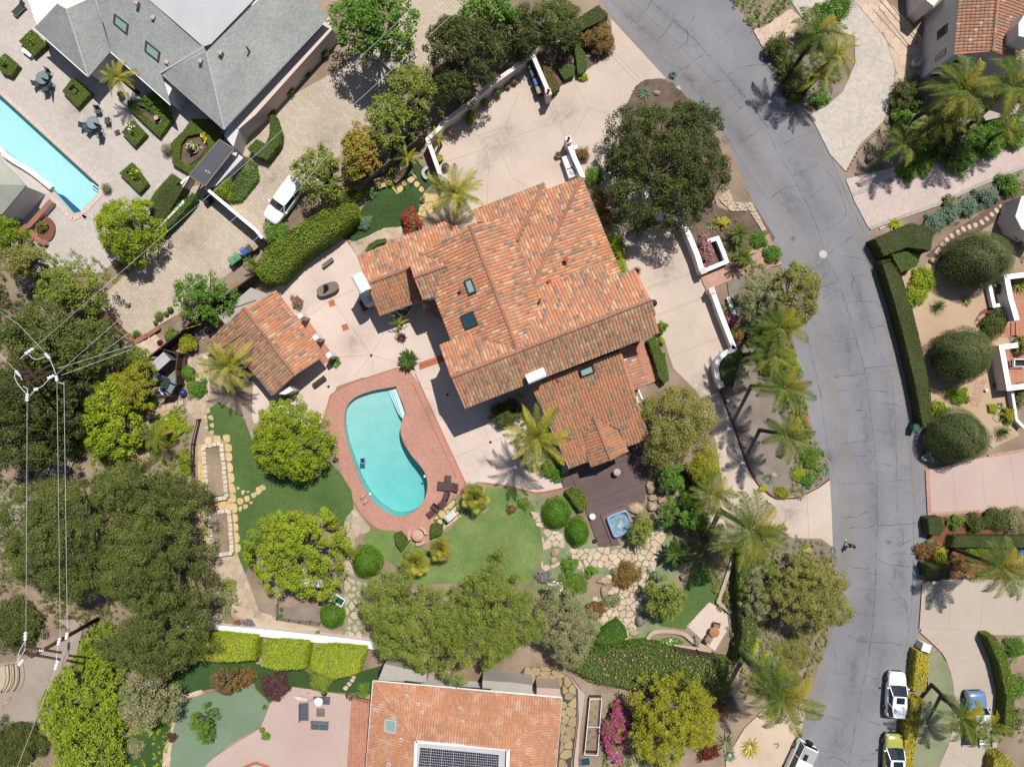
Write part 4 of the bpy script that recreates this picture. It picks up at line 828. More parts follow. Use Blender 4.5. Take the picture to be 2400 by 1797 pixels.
for s_ in (q('01',1332,1000,1350,982,1363,1008,1340,1018),q('01',1320,1030,1338,1030,1340,1052,1320,1050),q('01',1348,1035,1375,1030,1382,1062,1352,1052),q('01',1322,1062,1345,1065,1340,1078),q('01',1360,1085,1386,1080,1382,1110,1360,1100),q('01',1325,1105,1345,1100,1348,1115,1328,1118),q('01',1360,1130,1385,1128,1380,1150,1362,1150),q('01',1328,1175,1368,1170,1365,1212,1330,1208),q('01',1385,1165,1425,1162,1425,1203,1388,1203),q('01',1443,1160,1485,1155,1488,1200,1455,1198),q('01',1450,1220,1495,1218,1500,1260,1455,1258),q('01',1460,1278,1498,1275,1502,1320,1466,1320),q('01',1465,1343,1500,1340,1508,1390,1468,1392),q('01',1470,1408,1512,1405,1514,1460,1472,1458),q('01',1476,1480,1510,1470,1528,1528,1480,1528),q('01',1480,1543,1522,1540,1528,1588,1485,1585),q('01',1487,1603,1532,1602,1534,1655,1490,1652),q('01',1533,1490,1555,1498,1536,1512),q('01',1562,1515,1588,1518,1570,1545),q('01',1595,1520,1618,1518,1605,1532),q('01',1536,1568,1570,1565,1575,1600,1542,1605),q('01',1580,1555,1612,1550,1615,1580,1590,1588),q('01',1622,1540,1655,1525,1662,1545,1640,1565),q('01',1548,1620,1568,1618,1562,1648,1545,1645),q('01',1575,1608,1600,1605,1605,1625,1580,1635),q('01',1610,1590,1635,1585,1630,1605),q('02',1495,25,1535,22,1540,65,1500,68),q('02',1498,85,1538,82,1543,125,1503,128),q('02',1503,145,1545,142,1550,200,1507,203),q('02',1510,218,1555,215,1555,262,1512,265),q('11',0,1500,25,1490,40,1520,10,1545),q('11',25,1485,55,1478,65,1505,40,1515)):
 slab('stepping_stone',s_,flag_y,lawnA,za)
lawnB,zb2=sheet('lawn',q('F',785,1160,800,1143,850,1145,880,1160,893,1172,940,1195,935,1140,965,1150,1000,1112,985,1088,1000,1060,1050,1052,1110,1054,1160,1068,1172,1085,1160,1092,1168,1140,1172,1190,1150,1262,1000,1260,900,1260,845,1215,800,1190),lawn_dry)
turfs(q('F',785,1160,800,1143,850,1145,880,1160,893,1172,940,1200,975,1160,1000,1112,1010,1090,1050,1054,1110,1056,1148,1080,1168,1140,1172,1190,1150,1262,1000,1260,900,1260,845,1215,800,1190),LG2)
lawnC,zc2=sheet('lawn',q('10',560,1545,630,1430,700,1330,790,1250,870,1180,1030,1030,1080,1080,1150,1180,1090,1240,1060,1300,1050,1380,1000,1420,950,1470,830,1472,720,1530,640,1562),lawn_dk,sm=0)
turfs(q('10',560,1545,630,1430,700,1330,790,1250,900,1260,1000,1200,1060,1300,1050,1380,1000,1420,950,1470,830,1472,720,1530,640,1562),LG3)
for s_ in (q('A',455,175,490,140,520,180,480,220),q('A',505,115,540,98,555,140,520,155),q('A',555,90,600,58,635,85,570,138),q('A',622,135,645,102,682,130,650,168),q('A',668,185,695,152,722,190,695,212),q('A',595,20,610,20,650,70,640,76),q('A',398,150,410,145,470,220,458,226),q('A',720,220,770,225,760,260,720,250),q('A',740,280,800,260,830,270,770,305),q('A',672,370,690,352,718,375,680,400)):
 slab('stepping_stone',s_,flag_y,lawnC,zc2)
fp,zq=sheet('house_path',q('10',600,1560,650,1560,740,1530,830,1475,950,1468,1010,1430,1130,1340,1230,1360,1400,1400,1400,1440,1200,1460,900,1560,700,1640,660,1656,630,1620),grout)
stones(q('10',600,1560,650,1560,740,1530,830,1475,950,1468,940,1540,830,1560,720,1600,660,1656,630,1620),.8,.03,zq,flag_m,fp,seed=8)
stones(q('10',1040,1400,1100,1260,1180,1250,1180,1340,1100,1400,1060,1440),.55,.03,zq,flag_y,fp,seed=9)
lawnD,_=sheet('lawn',q('22',1180,335,1380,340,1410,350,1350,560,1320,600,1270,590,1120,765,980,745,940,740,960,680,1060,600,1130,470),lawn_m);turfs(q('22',1180,335,1380,340,1410,350,1350,560,1320,600,1270,590,1120,765,980,745,940,740,960,680,1060,600,1130,470),LG1)
sheet('lower_patio',q('22',1275,588,1440,690,1310,905,1130,742),conc)
rg,zr=sheet('rock_garden',q('F',1112,1060,1150,1065,1180,1085,1262,1125,1300,1190,1380,1150,1400,1110,1440,1130,1480,1200,1440,1300,1420,1370,1390,1400,1290,1390,1270,1330,1150,1270,1172,1215,1172,1140,1150,1090),thyme)
av=[q('22',480,350,620,360,620,560,480,540),q('22',200,260,400,250,360,340,230,350),q('22',160,400,480,400,480,600,160,600)]
stones(q('22',110,0,200,20,210,110,330,140,350,240,480,240,560,230,720,220,940,120,1000,150,960,260,930,360,900,460,850,520,830,640,800,800,700,860,560,720,480,400,350,330,240,380,180,420,195,300,190,150),.72,.08,zr,flag_p,rg,seed=11,rough=.12,avoid=av,name='stepping_stone')
sheet('planting_bed',q('22',480,430,560,410,620,430,640,520,560,560,480,560),soil)
stepg,zs_=sheet('terrace_grass',q('L',370,1100,385,1010,760,660,870,990,860,1020,520,1290,480,1170),lawn_m)
for s_ in ((605,835,735,715,755,790,670,890),(705,895,770,835,780,890,750,955),(555,870,600,840,625,885,580,925),(590,935,640,895,660,930,620,970),(450,980,520,905,600,970,530,1060),(385,1040,430,1005,460,1055,385,1075),(445,1080,500,1075,530,1120,500,1180,445,1150),(540,1090,580,1045,600,1100,575,1145),(515,1220,560,1170,615,1215,530,1285),(610,1160,690,1105,730,1125,620,1210),(715,1075,790,1010,820,1055,735,1125),(775,955,800,930,835,965,800,1000),(820,1010,855,985,865,1015,830,1050)):slab('flagstone',q('L',*s_),flag_y,stepg,zs_)
# --- right hand side
pc,zpc=sheet('paver_court',q('30',30,-200,140,0,240,150,560,240,560,420,480,600,380,690,260,740,300,800,400,1000,500,1110,590,940,740,790,812,620,815,430,760,260,640,110,540,0,440,-200),paver_grey)
fl,zfl=sheet('flagstone_court',q('30',440,-200,540,0,640,110,760,260,815,430,812,560,1000,480,1040,300,900,150,760,0,700,-200),grout)
stones(q('30',440,-100,540,0,640,110,760,260,815,430,815,540,900,520,1000,480,1035,300,920,160,760,0,700,-100),.95,.02,zfl,flag_p,fl,seed=12)
fl2,zfl2=sheet('entry_flagstones',q('20',1558,200,1656,160,1800,60,1900,150,1760,280,1656,372),grout)
stones(q('20',1558,200,1656,160,1800,60,1900,150,1760,280,1656,372),.8,.02,zfl2,flag_p,fl2,seed=13)
sheet('palm_bed',q('30',10,330,60,260,200,220,330,190,440,330,500,450,470,590,380,680,290,735,180,640,90,520),mulch)
brd,zbr=sheet('brick_driveway',q('30',500,1160,700,1110,1100,1030,1656,850,2000,740,2000,960,1656,1085,1100,1310,650,1480,560,1310),pinkbrick)
coping([q('30',545,1262,720,1195,870,1130),q('30',655,1478,1100,1320,1380,1190,1656,1080)],.38,flat_g,'edge_stone',brd,z=zbr,seg=.7)
coping([q('30',880,1120,1250,1000,1656,845)],.2,flat_g,'edge_stone',brd,z=zbr,seg=.6)
gg,zgg=sheet('gravel_garden',q('31',860,130,930,80,1040,50,1160,150,1430,200,1455,330,1560,560,1500,780,1580,870,1600,1080,1620,1160,1450,1240,1250,1080,1060,1080,1050,900,1000,640,930,340),gravel)
sheet('mulch_strip',q('30',1020,1656,1200,1490,1330,1410,1480,1300,1656,1215,1656,1310,1520,1400,1380,1490,1250,1570,1120,1690),mulch_dark,z=.05)
for s_ in ((1075,1630,1105,1600,1120,1620,1090,1650),(1110,1580,1130,1565,1150,1585,1125,1600),(1138,1548,1158,1535,1172,1562,1150,1570),(1170,1520,1188,1510,1205,1535,1185,1545),(1210,1495,1228,1485,1245,1515,1225,1525),(1243,1475,1262,1465,1280,1495,1260,1502),(1285,1460,1303,1452,1315,1478,1295,1485),(1322,1448,1345,1440,1355,1465,1332,1475),(1362,1430,1380,1422,1398,1450,1378,1456),(1395,1410,1412,1402,1430,1425,1412,1432),(1428,1385,1445,1372,1462,1395,1445,1405),(1458,1358,1475,1345,1492,1370,1475,1380),(1488,1335,1505,1322,1530,1345,1510,1360)):
 slab('stepping_stone',q('30',*s_),flag_p,gg,.054)
mb=mulch_r
for nm,c_ in (('mulch_ring',q('31',1100,520,1180,500,1250,560,1200,740,1130,745,1050,700,1060,570)),('mulch_ring',q('31',1325,440,1370,360,1450,330,1560,340,1560,400,1450,420,1420,470,1350,420))):sheet(nm,c_,mb,sm=3)
bpth,zbp=sheet('garden_brick_path',q('31',1410,470,1440,430,1560,420,1620,430,1620,520,1480,530),tilebr)
for i,s_ in enumerate(((1345,795,1410,800,1400,830,1338,822),(1335,830,1395,838,1388,868,1328,858),(1325,868,1385,876,1378,905,1318,895),(1318,905,1372,914,1366,942,1312,932),(1312,942,1362,950,1356,975,1308,966))):slab('brick_step',q('31',*s_),tan_brick,gg,zgg,n=1)
sheet('courtyard_floor',q('31',1560,140,2100,60,2100,840,1560,850,1500,600,1620,560,1600,420),tilebr)
rd,zrd=sheet('rose_driveway',q('s',2173,1100,2315,1069,2400,1055,2700,1010,2700,1180,2400,1192,2176,1206),conc4)
coping([q('s',2172,1100,2177,1206)],.4,tan_brick,'edge_brick',rd,z=zrd,seg=.3);coping([q('s',2180,1204,2400,1190,2600,1180),q('s',2315,1068,2400,1054,2500,1040)],.3,tan_brick,'edge_brick',rd,z=zrd,seg=.3)
strips('score_line',[q('31',1190,1380,1210,1640),q('31',1375,1330,1400,1600),q('31',1560,1270,1605,1590)],.03,joint,zrd+.002,rd)
sheet('shrub_bed',q('32',1030,40,1656,0,1900,0,1900,300,1656,440,1200,440,1020,330),mulch_r)
sd,zsd=sheet('sand_driveway',q('32',1012,455,1190,440,1656,440,2100,440,2100,800,1656,800,1400,800,1390,832,1450,920,1500,1060,1520,1200,1510,1400,1450,1600,1400,1800,1050,1800,1100,1656,1190,1450,1215,1300,1205,1100,1150,930,1080,850,985,765),conc3)
coping([smooth(q('32',985,770,1080,858,1150,940,1200,1090,1212,1250,1195,1440,1110,1656),3,False),q('32',1005,470,985,760)],.35,conc4,'edge_stone',sd,z=zsd,seg=.9)
strips('score_line',[q('32',1000,750,1370,780),q('32',1175,450,1165,755),q('32',1385,520,1365,775),q('32',1190,1000,1420,900),q('32',1210,1140,1500,1110),q('32',1165,1560,1330,1656)],.03,joint,zsd+.002,sd)
sheet('verge_grass',q('32',1030,930,1100,900,1160,990,1200,1100,1210,1280,1185,1440,1100,1656,930,1700,930,1500,960,1250,1030,1150),lawn_g)
bed,zbd=sheet('palm_mulch_bed',q('s',1700,640,1790,600,1827,660,1862,830,1882,926,1898,990,1930,1070,1945,1122,1890,1154,1822,1169,1800,1154,1765,1112,1743,1071,1707,966,1690,910,1700,830,1726,815),mulch)
coping([q('31',148,585,178,690,210,820,240,960,262,1090)],.2,coping_m,'edge_brick',bed,z=zbd,seg=.3)
coping([smooth(q('21',1340,870,1400,1010,1480,1230,1530,1370,1590,1470,1670,1545),3,False)+q('31',60,1568,180,1560,250,1532,330,1490,395,1440)],.1,rust,'edge_strip',bed,z=zbd+.04,seg=.8)
sheet('roadside_bed',q('20',1250,1340,1330,1310,1380,1220,1440,1315,1560,1320,1700,1540,1656,1600,1500,1656,1250,1800,1180,1650,1110,1440),mulch_dark)
sheet('brick_walk',q('s',1640,648,1705,620,1770,570,1800,548,1832,620,1745,640,1656,684),tan_brick)
kerbw,zkw=sheet('stone_kerb',q('20',1310,1300,1395,1220,1435,1310,1550,1315,1640,1490,1615,1500,1530,1370,1410,1370,1330,1340),grout);stones(q('20',1330,1290,1395,1225,1435,1310,1550,1315,1640,1490,1615,1500,1530,1370,1410,1370),.42,.03,zkw,flag_m,kerbw,seed=15,h=.12)
sheet('entry_bed',q('20',160,340,400,230,600,90,640,160,650,290,560,400,440,470,330,540,270,590),mulch_dark);sheet('round_bed',q('20',750,660,800,560,860,520,960,515,1000,530,1100,600,1300,850,1400,1100,1300,1300,1200,1400,1080,1430,1020,1400,760,1000,720,800),mulch_dark)
sheet('lower_roadside_bed',q('s',1640,1250,1727,1258,1800,1232,1858,1262,1925,1264,1952,1284,1966,1320,1962,1400,1948,1490,1922,1550,1890,1570,1720,1560,1700,1400),mulch)
sheet('white_gravel_bed',q('22',1380,1600,1500,1400,1656,1250,1800,1180,1900,1250,1850,1500,1700,1700,1550,1900,1380,1900),gravel_w)
# --- foreground properties
cp,zcp=sheet('pink_patio',q('12',-380,1660,-100,1480,30,1400,55,1340,95,1240,240,1132,620,1190,605,1656,600,2000,-700,2000),conc4,hole=[pool3_w])
tl,ztl=sheet('tile_walk',q('12',618,1230,750,1190,715,1656,700,2000,560,2000,590,1656),tilebr)
coping([q('s',556,1826,564,1800,600,1784,630,1794,664,1828)],.3,coping_m,'coping_brick',cp,z=.02+zcp,seg=.15)
tf,ztf=sheet('artificial_lawn',q('02',1100,1700,1110,1550,1130,1380,1170,1270,1240,1200,1340,1175,1480,1165,1600,1120,1656,1150)+q('12',0,1160,60,1200,90,1240,70,1300,40,1375,0,1402,-200,1520,-380,1700),turf)
gp_,zg_=sheet('curved_stone_path',q('02',1050,1700,1060,1550,1110,1400,1135,1260,1200,1180,1300,1150,1340,1170,1240,1202,1172,1272,1134,1380,1112,1550,1104,1700),grout);stones(q('02',1052,1690,1062,1550,1112,1400,1137,1260,1202,1182,1300,1152,1338,1170,1240,1202,1172,1272,1134,1380,1112,1550,1102,1690),.6,.02,zg_,flag_p,gp_,seed=16)
sheet('side_lawn',q('02',1100,1100,1120,980,1656,960,1680,1110,1600,1110,1340,1150,1200,1180,1135,1260,1110,1400,1050,1700,650,1700,760,1500,1000,1350),lawn_dk);sheet('side_lawn',q('12',-20,980,300,1020,500,1080,760,1010,820,990,760,1180,480,1165,240,1130,90,1230,0,1140),lawn_dk)
for s_ in ((565,1140,585,1122,600,1138,585,1155),(590,1108,610,1098,622,1115,605,1128),(610,1085,630,1075,640,1090,625,1102),(620,1066,640,1058,650,1070,635,1080)):slab('stepping_stone',q('12',*s_),flag_p,tf,ztf+.03)
gvl,_=sheet('gravel_yard',q('02',-200,960,20,980,160,960,330,880,450,830,480,780,380,700,560,700,480,1000,280,1200,230,1380,0,1420,-200,1500),gravel_g)
sheet('gravel_track',q('01',-100,1620,0,1560,100,1450,220,1300,400,1230,480,1180,520,1230,460,1390,300,1500,100,1760,-100,1900),gravel_g);sheet('sand_path',q('01',900,1060,960,1030,1090,940,1180,970,1100,1030,970,1060,950,1200,990,1330,920,1370,870,1330,880,1180),gravel)
zsx,zz_=sheet('side_stone_path',q('22',0,1100,80,1010,220,1000,360,1060,420,1140,420,1350,395,1560,395,1800,270,1800,300,1560,320,1210,130,1190,0,1110),grout_d)
stones(q('22',80,1010,220,1000,360,1062,415,1140,415,1350,390,1560,390,1750,280,1750,305,1560,322,1210,140,1185,80,1110),.9,.075,zz_,flag_k,zsx,seed=17);sheet('terracotta_walk',q('22',360,1055,470,1180,440,1400,425,1656,440,1850,395,1850,400,1600,430,1350,425,1150),conc4)
sheet('earth_bed',q('22',380,1060,480,1100,830,1180,800,1260,700,1250,600,1450,560,1800,440,1800,425,1656,440,1400,470,1180),soil)
# manhole and road wear
for x,y,r_,ry_,ro in ((1170,335,60,34,.6),(1135,380,44,26,1.2),(1190,300,34,24,.3),(1085,420,50,20,.8),(1320,270,60,30,.4),(1500,560,80,34,1.1),(1560,640,60,40,.9),(1640,900,50,30,1.2),(1850,1200,60,36,.3),(700,720,50,30,.2),(830,800,60,40,.7),(1130,1080,50,30,.4),(1010,960,40,30,1.),(560,700,70,40,.7),(450,560,60,44,.7),(760,330,80,50,.7),(880,230,80,40,.8),(640,420,60,40,.7),(180,260,60,40,.6),(330,480,60,40,.6),(2300,1130,60,30,.2),(2240,1420,60,34,.4),(2310,1700,50,70,0)):stain(x,y,r_*1.3,(.12,.1,.085),.38,ry_*1.3,ro,on=patio)
for x,y,r_,ry_,ro in ((1500,60,22,90,.8),(1620,190,20,110,.85),(1740,330,24,120,.6),(1850,470,24,110,.5),(1930,640,26,140,.25),(1990,820,26,150,.2),(2030,1000,26,150,.1),(2050,1200,26,160,0),(2040,1400,26,160,-.05),(2000,1580,30,120,-.15),(1960,1740,30,90,-.2),(1590,60,20,110,.85),(1760,240,22,140,.75),(1890,430,22,140,.5),(2020,720,24,180,.25),(2090,1000,22,180,.1),(2110,1300,22,180,0),(2060,1560,24,130,-.1)):stain(x,y,r_*1.4,(.04,.04,.045),.34,ry_*1.3,ro,z=rz_+.0025,on=road)
for x,y,r_ in ((1903,1180,26),(1944,1071,30),(2081,1270,14),(1700,330,18),(2020,1500,16),(1860,560,14),(1960,880,12)):stain(x,y,r_,(.03,.028,.028),.6,z=rz_+.003,on=road)
mc=W(1929,596);mo=empty('manhole_cover',(mc.x,mc.y,rz_),'round pale manhole cover set in the asphalt at the road bend','manhole cover');B().lathe([(.42,0),(.42,.012)],n=24).obj('collar',conc3,mo,world=False);B().lathe([(.33,.012),(.33,.02),(.1,.024)],n=24).obj('cover',metal_g,mo,world=False)
cr=[q('20',890,0,1120,200,1260,350,1500,620,1656,830),q('30',0,870,130,1100,240,1290,330,1500,370,1656),q('31',370,10,460,170,540,440,600,640,640,830,665,1050,690,1250,705,1450,705,1656),q('32',705,0,700,300,690,560,665,850,630,1050,590,1220,545,1500,520,1656),
 q('20',810,110,860,70,910,0),q('20',930,275,1000,200,1040,140),q('20',1060,330,1140,260,1130,190,1180,100),q('20',1120,450,1200,370,1290,360),q('20',1220,610,1290,540,1350,520),q('20',1390,790,1450,730,1510,680,1656,670),q('20',1480,910,1560,870,1620,820),q('20',1290,360,1350,310,1400,260),q('20',1380,500,1500,430,1656,420),q('20',1480,1180,1520,1250,1570,1310),
 q('30',60,950,140,910,220,880),q('30',165,1140,240,1100,330,1060),q('30',245,1300,360,1210),q('30',340,1505,440,1450,500,1410,490,1300,440,1180,350,1080),q('30',20,1280,120,1210,200,1200),q('30',80,1380,160,1365),q('30',370,1656,460,1590,560,1520),
 q('31',270,90,380,20),q('31',320,210,440,170),q('31',450,160,540,130,640,120),q('31',355,275,450,220),q('31',510,310,600,290,700,300,740,340),q('31',570,490,680,460,760,455),q('31',350,520,405,510,420,555,560,530),q('31',620,725,720,715,840,705),q('31',420,780,540,775,620,760),q('31',440,880,540,855),q('31',650,870,780,880),q('31',660,955,830,960,850,990),q('31',500,1000,640,1000),q('31',690,1120,780,1150),q('31',460,1225,560,1200,670,1190),q('31',520,1300,640,1290),q('31',690,1330,800,1355),q('31',480,1470,620,1468,690,1470),q('31',705,1460,860,1450,950,1452),q('31',280,660,310,760,330,850,350,910),q('31',560,130,540,200,580,280),
 q('32',480,45,580,40),q('32',520,110,590,100,582,60,600,20,650,10),q('32',590,100,640,115,700,80),q('32',710,90,840,90,960,75),q('32',830,230,930,190),q('32',550,370,660,370),q('32',700,310,790,350,920,360),q('32',820,370,812,480),q('32',690,570,800,572,920,580,935,420),q('32',560,505,700,515),q('32',560,655,700,680),q('32',500,795,600,840,700,850,800,850,880,870,945,860),q('32',880,975,930,940,920,900),q('32',460,1040,540,1075),q('32',630,1060,690,1080,760,1085),q('32',400,1330,520,1380),q('32',590,1270,620,1340,730,1380),q('32',360,1600,420,1590,530,1640),q('32',590,1640,660,1580,700,1560),q('32',780,460,900,640,905,780),q('32',430,900,450,1060),q('32',880,560,905,640)]
strips('crack_seal',[smooth(l,2,False) for l in cr],.05,tar,rz_+.002,road,jit=.07,wv=.9)
strips('hairline_crack',[smooth(q(*l),2,False) for l in (('20',640,0,700,60,1000,330,1200,600,1330,780,1450,1000,1656,1300),('20',760,0,1040,250,1300,520,1480,700),('30',230,740,420,1050,520,1300,620,1500),('31',480,0,640,40,730,270,790,500,850,700,880,900,910,1100,925,1380,960,1656),('31',250,500,340,900,380,1200,430,1400),('31',540,100,700,560,780,740,820,1000,835,1656),('32',940,0,940,500,900,850,860,980))],.035,tar,rz_+.0015,road,jit=.05,wv=.5,seed=3)
m,nt,b_=newmat('road_dust');nz=noise(nt,pos(nt),.8,6,.6);al=ramp(nt,nz,[(.35,(0,)*3),(.8,(.42,)*3)]);b_.inputs['Base Color'].default_value=(*P(196,182,158,.6),1);b_.inputs['Roughness'].default_value=.95;nt.links.new(al,b_.inputs['Alpha']);MC['road_dust']=m
strips('dust_band',[smooth([(x+o_,y) for x,y in q('s',1400,-40,1500,60,1600,170,1700,270,1762,370,1810,470,1860,590,1900,720,1925,830,1945,930,1962,1040,1970,1150,1972,1260,1975,1340)],2,False) for o_ in (10,)],1.5,m,rz_+.001,road,wv=.3);strips('dust_band',[smooth(q('s',1790,110,1850,240,1930,370,2000,500,2040,620,2090,800,2120,940,2140,1060,2148,1180),2,False),smooth(q('s',1930,1540,1925,1600,1900,1680,1870,1760),2,False)],.9,m,rz_+.001,road,wv=.3)
rs_=random.Random(11);hl=[]
mid=[((a_[0]+b_[0])/2,(a_[1]+b_[1])/2) for a_,b_ in zip(smooth(q('s',1437,40,1638,246,1765,478,1845,720,1898,985,1948,1197,1962,1400,1909,1600,1816,1800),6,False),smooth(q('s',1765,78,1894,268,2035,540,2100,760,2159,1027,2173,1197,2162,1400,2126,1650,2120,1800),6,False))]
for i in range(90):
 p=mid[rs_.randrange(len(mid))];x,y=p[0]+rs_.uniform(-95,95),p[1]+rs_.uniform(-20,20);an=rs_.choice((rs_.uniform(-.35,.35),rs_.uniform(1.2,1.9)));ln=[]
 for k in range(rs_.randint(2,6)):ln.append((x,y));an+=rs_.uniform(-.5,.5);x+=math.cos(an)*14;y+=math.sin(an)*14
 hl.append(ln)
strips('fine_crack',hl,.022,tar,rz_+.0012,road,jit=.05,wv=.7,seed=9)
# ---------- main house ----------
house=empty('tiled_house',tuple(W(1230,780)),'large sprawling white house with many overlapping clay tile roofs beside the kidney pool','house')
rf=Roof(house,tile_base,tile_o,.31,.43)
Z1,Z0=7.8,6.7
rf.slope([(*q('C',240,595)[0],Z1),(*q('B',1430,1250)[0],Z1),(*q('B',1510,1565)[0],Z0),(*q('C',370,895)[0],None)],mt=tile_w,budget=110)
n1=[(*q('B',1430,1250)[0],Z1),(*q('C',240,595)[0],Z1),(*q('C',130,290)[0],Z0),(*q('C',430,172)[0],None),(*q('C',880,330)[0],None),(*q('B',360,1330)[0],None),(*q('B',312,1150)[0],None),(*q('B',970,900)[0],None),(*q('B',1045,1058)[0],None),(*q('B',1282,965)[0],None)]
rf.slope(n1,mt=tile_o,budget=60)
r2w=[(*q('A',1160,530)[0],7.75),(*q('C',880,330)[0],7.75),(*q('A',985,1650)[0],6.15),(*q('C',430,172)[0],None)]
r2w=[r2w[0],r2w[1],r2w[2],(*q('A',830,1220)[0],None),(*q('A',850,1120)[0],None),(*q('A',955,912)[0],None),(*q('A',690,800)[0],None),(*q('A',1040,600)[0],None)]
r2w_=[(*q('A',1160,530)[0],7.75),(*q('C',880,330)[0],7.75),(*q('C',430,172)[0],None),(*q('C',240,240)[0],6.15),*r2w[3:]]
rf.slope(r2w_,mt=tile_o,budget=80)
rf.slope([(*q('C',880,330)[0],7.75),(*q('A',1160,530)[0],7.75),(*q('A',1522,465)[0],6.7),(*q('B',300,1142)[0],None),(*q('B',360,1330)[0],None)],mt=tile_o,budget=50)
ZE=3.5
ne=[(*q('A',1203,385)[0],ZE),(*q('B',390,122)[0],ZE),(*q('B',130,672)[0],4.85),(*q('B',60,700)[0],None),(*q('A',1520,470)[0],None),(*q('A',1240,500)[0],None)]
rf.slope(ne)
rf.slope([(*q('B',425,185)[0],ZE),(*q('B',755,62)[0],ZE),(*q('B',288,1108)[0],6.0),(*q('B',255,1100)[0],None),(*q('B',110,665)[0],None)])
rf.slope([(*q('B',390,122)[0],ZE),(*q('B',425,188)[0],ZE),(*q('B',130,672)[0],4.85)])
rf.slope([(*q('B',755,62)[0],ZE),(*q('B',1142,1000)[0],ZE),(*q('B',288,1108)[0],6.0),(*q('B',310,1160)[0],None),(*q('B',975,905)[0],None),(*q('B',1045,1060)[0],None)][:2]+[(*q('B',1045,1060)[0],None),(*q('B',970,930)[0],None),(*q('B',310,1170)[0],None),(*q('B',288,1108)[0],6.0)])
rf.slope([(*q('A',170,1090)[0],4.2),(*q('A',578,945)[0],4.2),(*q('A',65,830)[0],3.3),(*q('A',920,495)[0],None)][:2]+[(*q('A',640,900)[0],None),(*q('A',1045,640)[0],None),(*q('A',1075,575)[0],None),(*q('A',920,495)[0],None),(*q('A',65,830)[0],3.3)])
rf.slope([(*q('A',170,1090)[0],4.2),(*q('A',578,945)[0],4.2),(*q('A',720,1240)[0],None),(*q('A',290,1405)[0],3.15)],mt=tile_l)
rf.slope([(*q('A',620,1035)[0],6.7),(*q('A',955,912)[0],6.7),(*q('A',690,800)[0],None),(*q('A',560,842)[0],6.15)])
rf.slope([(*q('A',620,1035)[0],6.7),(*q('A',955,912)[0],6.7),(*q('A',860,1120)[0],None),(*q('A',825,1213)[0],None),(*q('A',708,1253)[0],6.05)],mt=tile_w)
P6=(W(*q('C',1005,665)[0],5.3),W(*q('D',890,335)[0],5.3),W(*q('D',385,1480)[0],3.2));pl6=plane3(*P6);z6=lambda c,x,y:zof(pl6,*q(c,x,y)[0])
rf.slope([(*q('C',1005,665)[0],5.3),(*q('D',890,335)[0],5.3),(*q('D',1160,1150)[0],None),(*q('D',1085,1210)[0],None),(*q('D',948,1257)[0],None),(*q('D',870,1100)[0],None),(*q('D',625,975)[0],None),(*q('D',520,1180)[0],None),(*q('D',560,1410)[0],None),(*q('D',385,1480)[0],3.2)],mt=tile_l)
zr7=z6('D',625,970)+.05
rf.slope([(*q('D',625,970)[0],zr7),(*q('D',795,1402)[0],zr7),(*q('D',603,1468)[0],zr7-.85),(*q('D',520,1250)[0],None),(*q('D',510,1190)[0],None)],mt=tile_l)
rf.slope([(*q('D',625,970)[0],zr7),(*q('D',795,1402)[0],zr7),(*q('D',960,1312)[0],zr7-.85),(*q('D',872,1098)[0],None)],mt=tile_l)
rf.slope([(*q('D',885,310)[0],3.5),(*q('D',1018,722)[0],3.5),(*q('D',1146,668)[0],3.0),(*q('D',1010,290)[0],None)],mt=tile_r)
rf.slope([(*q('A',700,1262)[0],3.2),(*q('A',815,1215)[0],3.2),(*q('A',900,1455)[0],2.7),(*q('A',745,1385)[0],None)],mt=tile_r)
for a,c in (((*q('C',240,595)[0],Z1+.05),(*q('B',1430,1250)[0],Z1+.05)),((*q('A',1160,530)[0],7.8),(*q('C',880,330)[0],7.8)),((*q('B',755,65)[0],ZE+.1),(*q('B',288,1108)[0],6.08)),((*q('B',390,125)[0],ZE+.1),(*q('B',130,672)[0],4.93)),((*q('A',170,1090)[0],4.27),(*q('A',578,945)[0],4.27)),((*q('A',620,1035)[0],6.77),(*q('A',955,912)[0],6.77)),((*q('D',625,972)[0],zr7+.06),(*q('D',795,1402)[0],zr7+.06))):rf.ridge(a,c,ridge_m)
def ins(pts,k=.94):
 cx=sum(p[0]for p in pts)/len(pts);cy=sum(p[1]for p in pts)/len(pts);return [(cx+(x-cx)*k,cy+(y-cy)*k) for x,y in pts]
walls_under(house,[(ins(q('s',1031,810,1489,633,1545,778,1089,956),.96),6.35),(ins(q('s',1100,528,1187,512,1262,700,1210,815,1060,800,1020,695),.93),5.9),(ins(q('s',1111,493,1274,430,1283,445,1362,416,1455,641,1255,690),.95),3.1),(ins(q('s',836,600,1042,520,1075,545,1080,690,990,700,890,739),.93),2.85),(ins(q('s',955,603,1050,570,1085,690,992,702),.92),5.7),(ins(q('s',1245,902,1455,820,1520,1018,1333,1097),.94),2.95),(ins(q('D',540,1220,880,1120,950,1300,615,1440),.9),zr7-1.0),(ins(q('s',1450,815,1485,805,1517,901,1485,914),.9),2.7)],stucco)
gutter(house,[(*q('C',370,899)[0],6.6),(*q('D',1262,160)[0],6.6)],gutter_m);gutter(house,[(*q('A',825,1213)[0],6.05),(*q('C',240,245)[0],6.05)],gutter_m);gutter(house,[(*q('A',290,1409)[0],3.05),(*q('A',700,1260)[0],3.05)],gutter_m);gutter(house,[(*q('A',1203,383)[0],3.4),(*q('B',390,118)[0],3.4)],gutter_m)
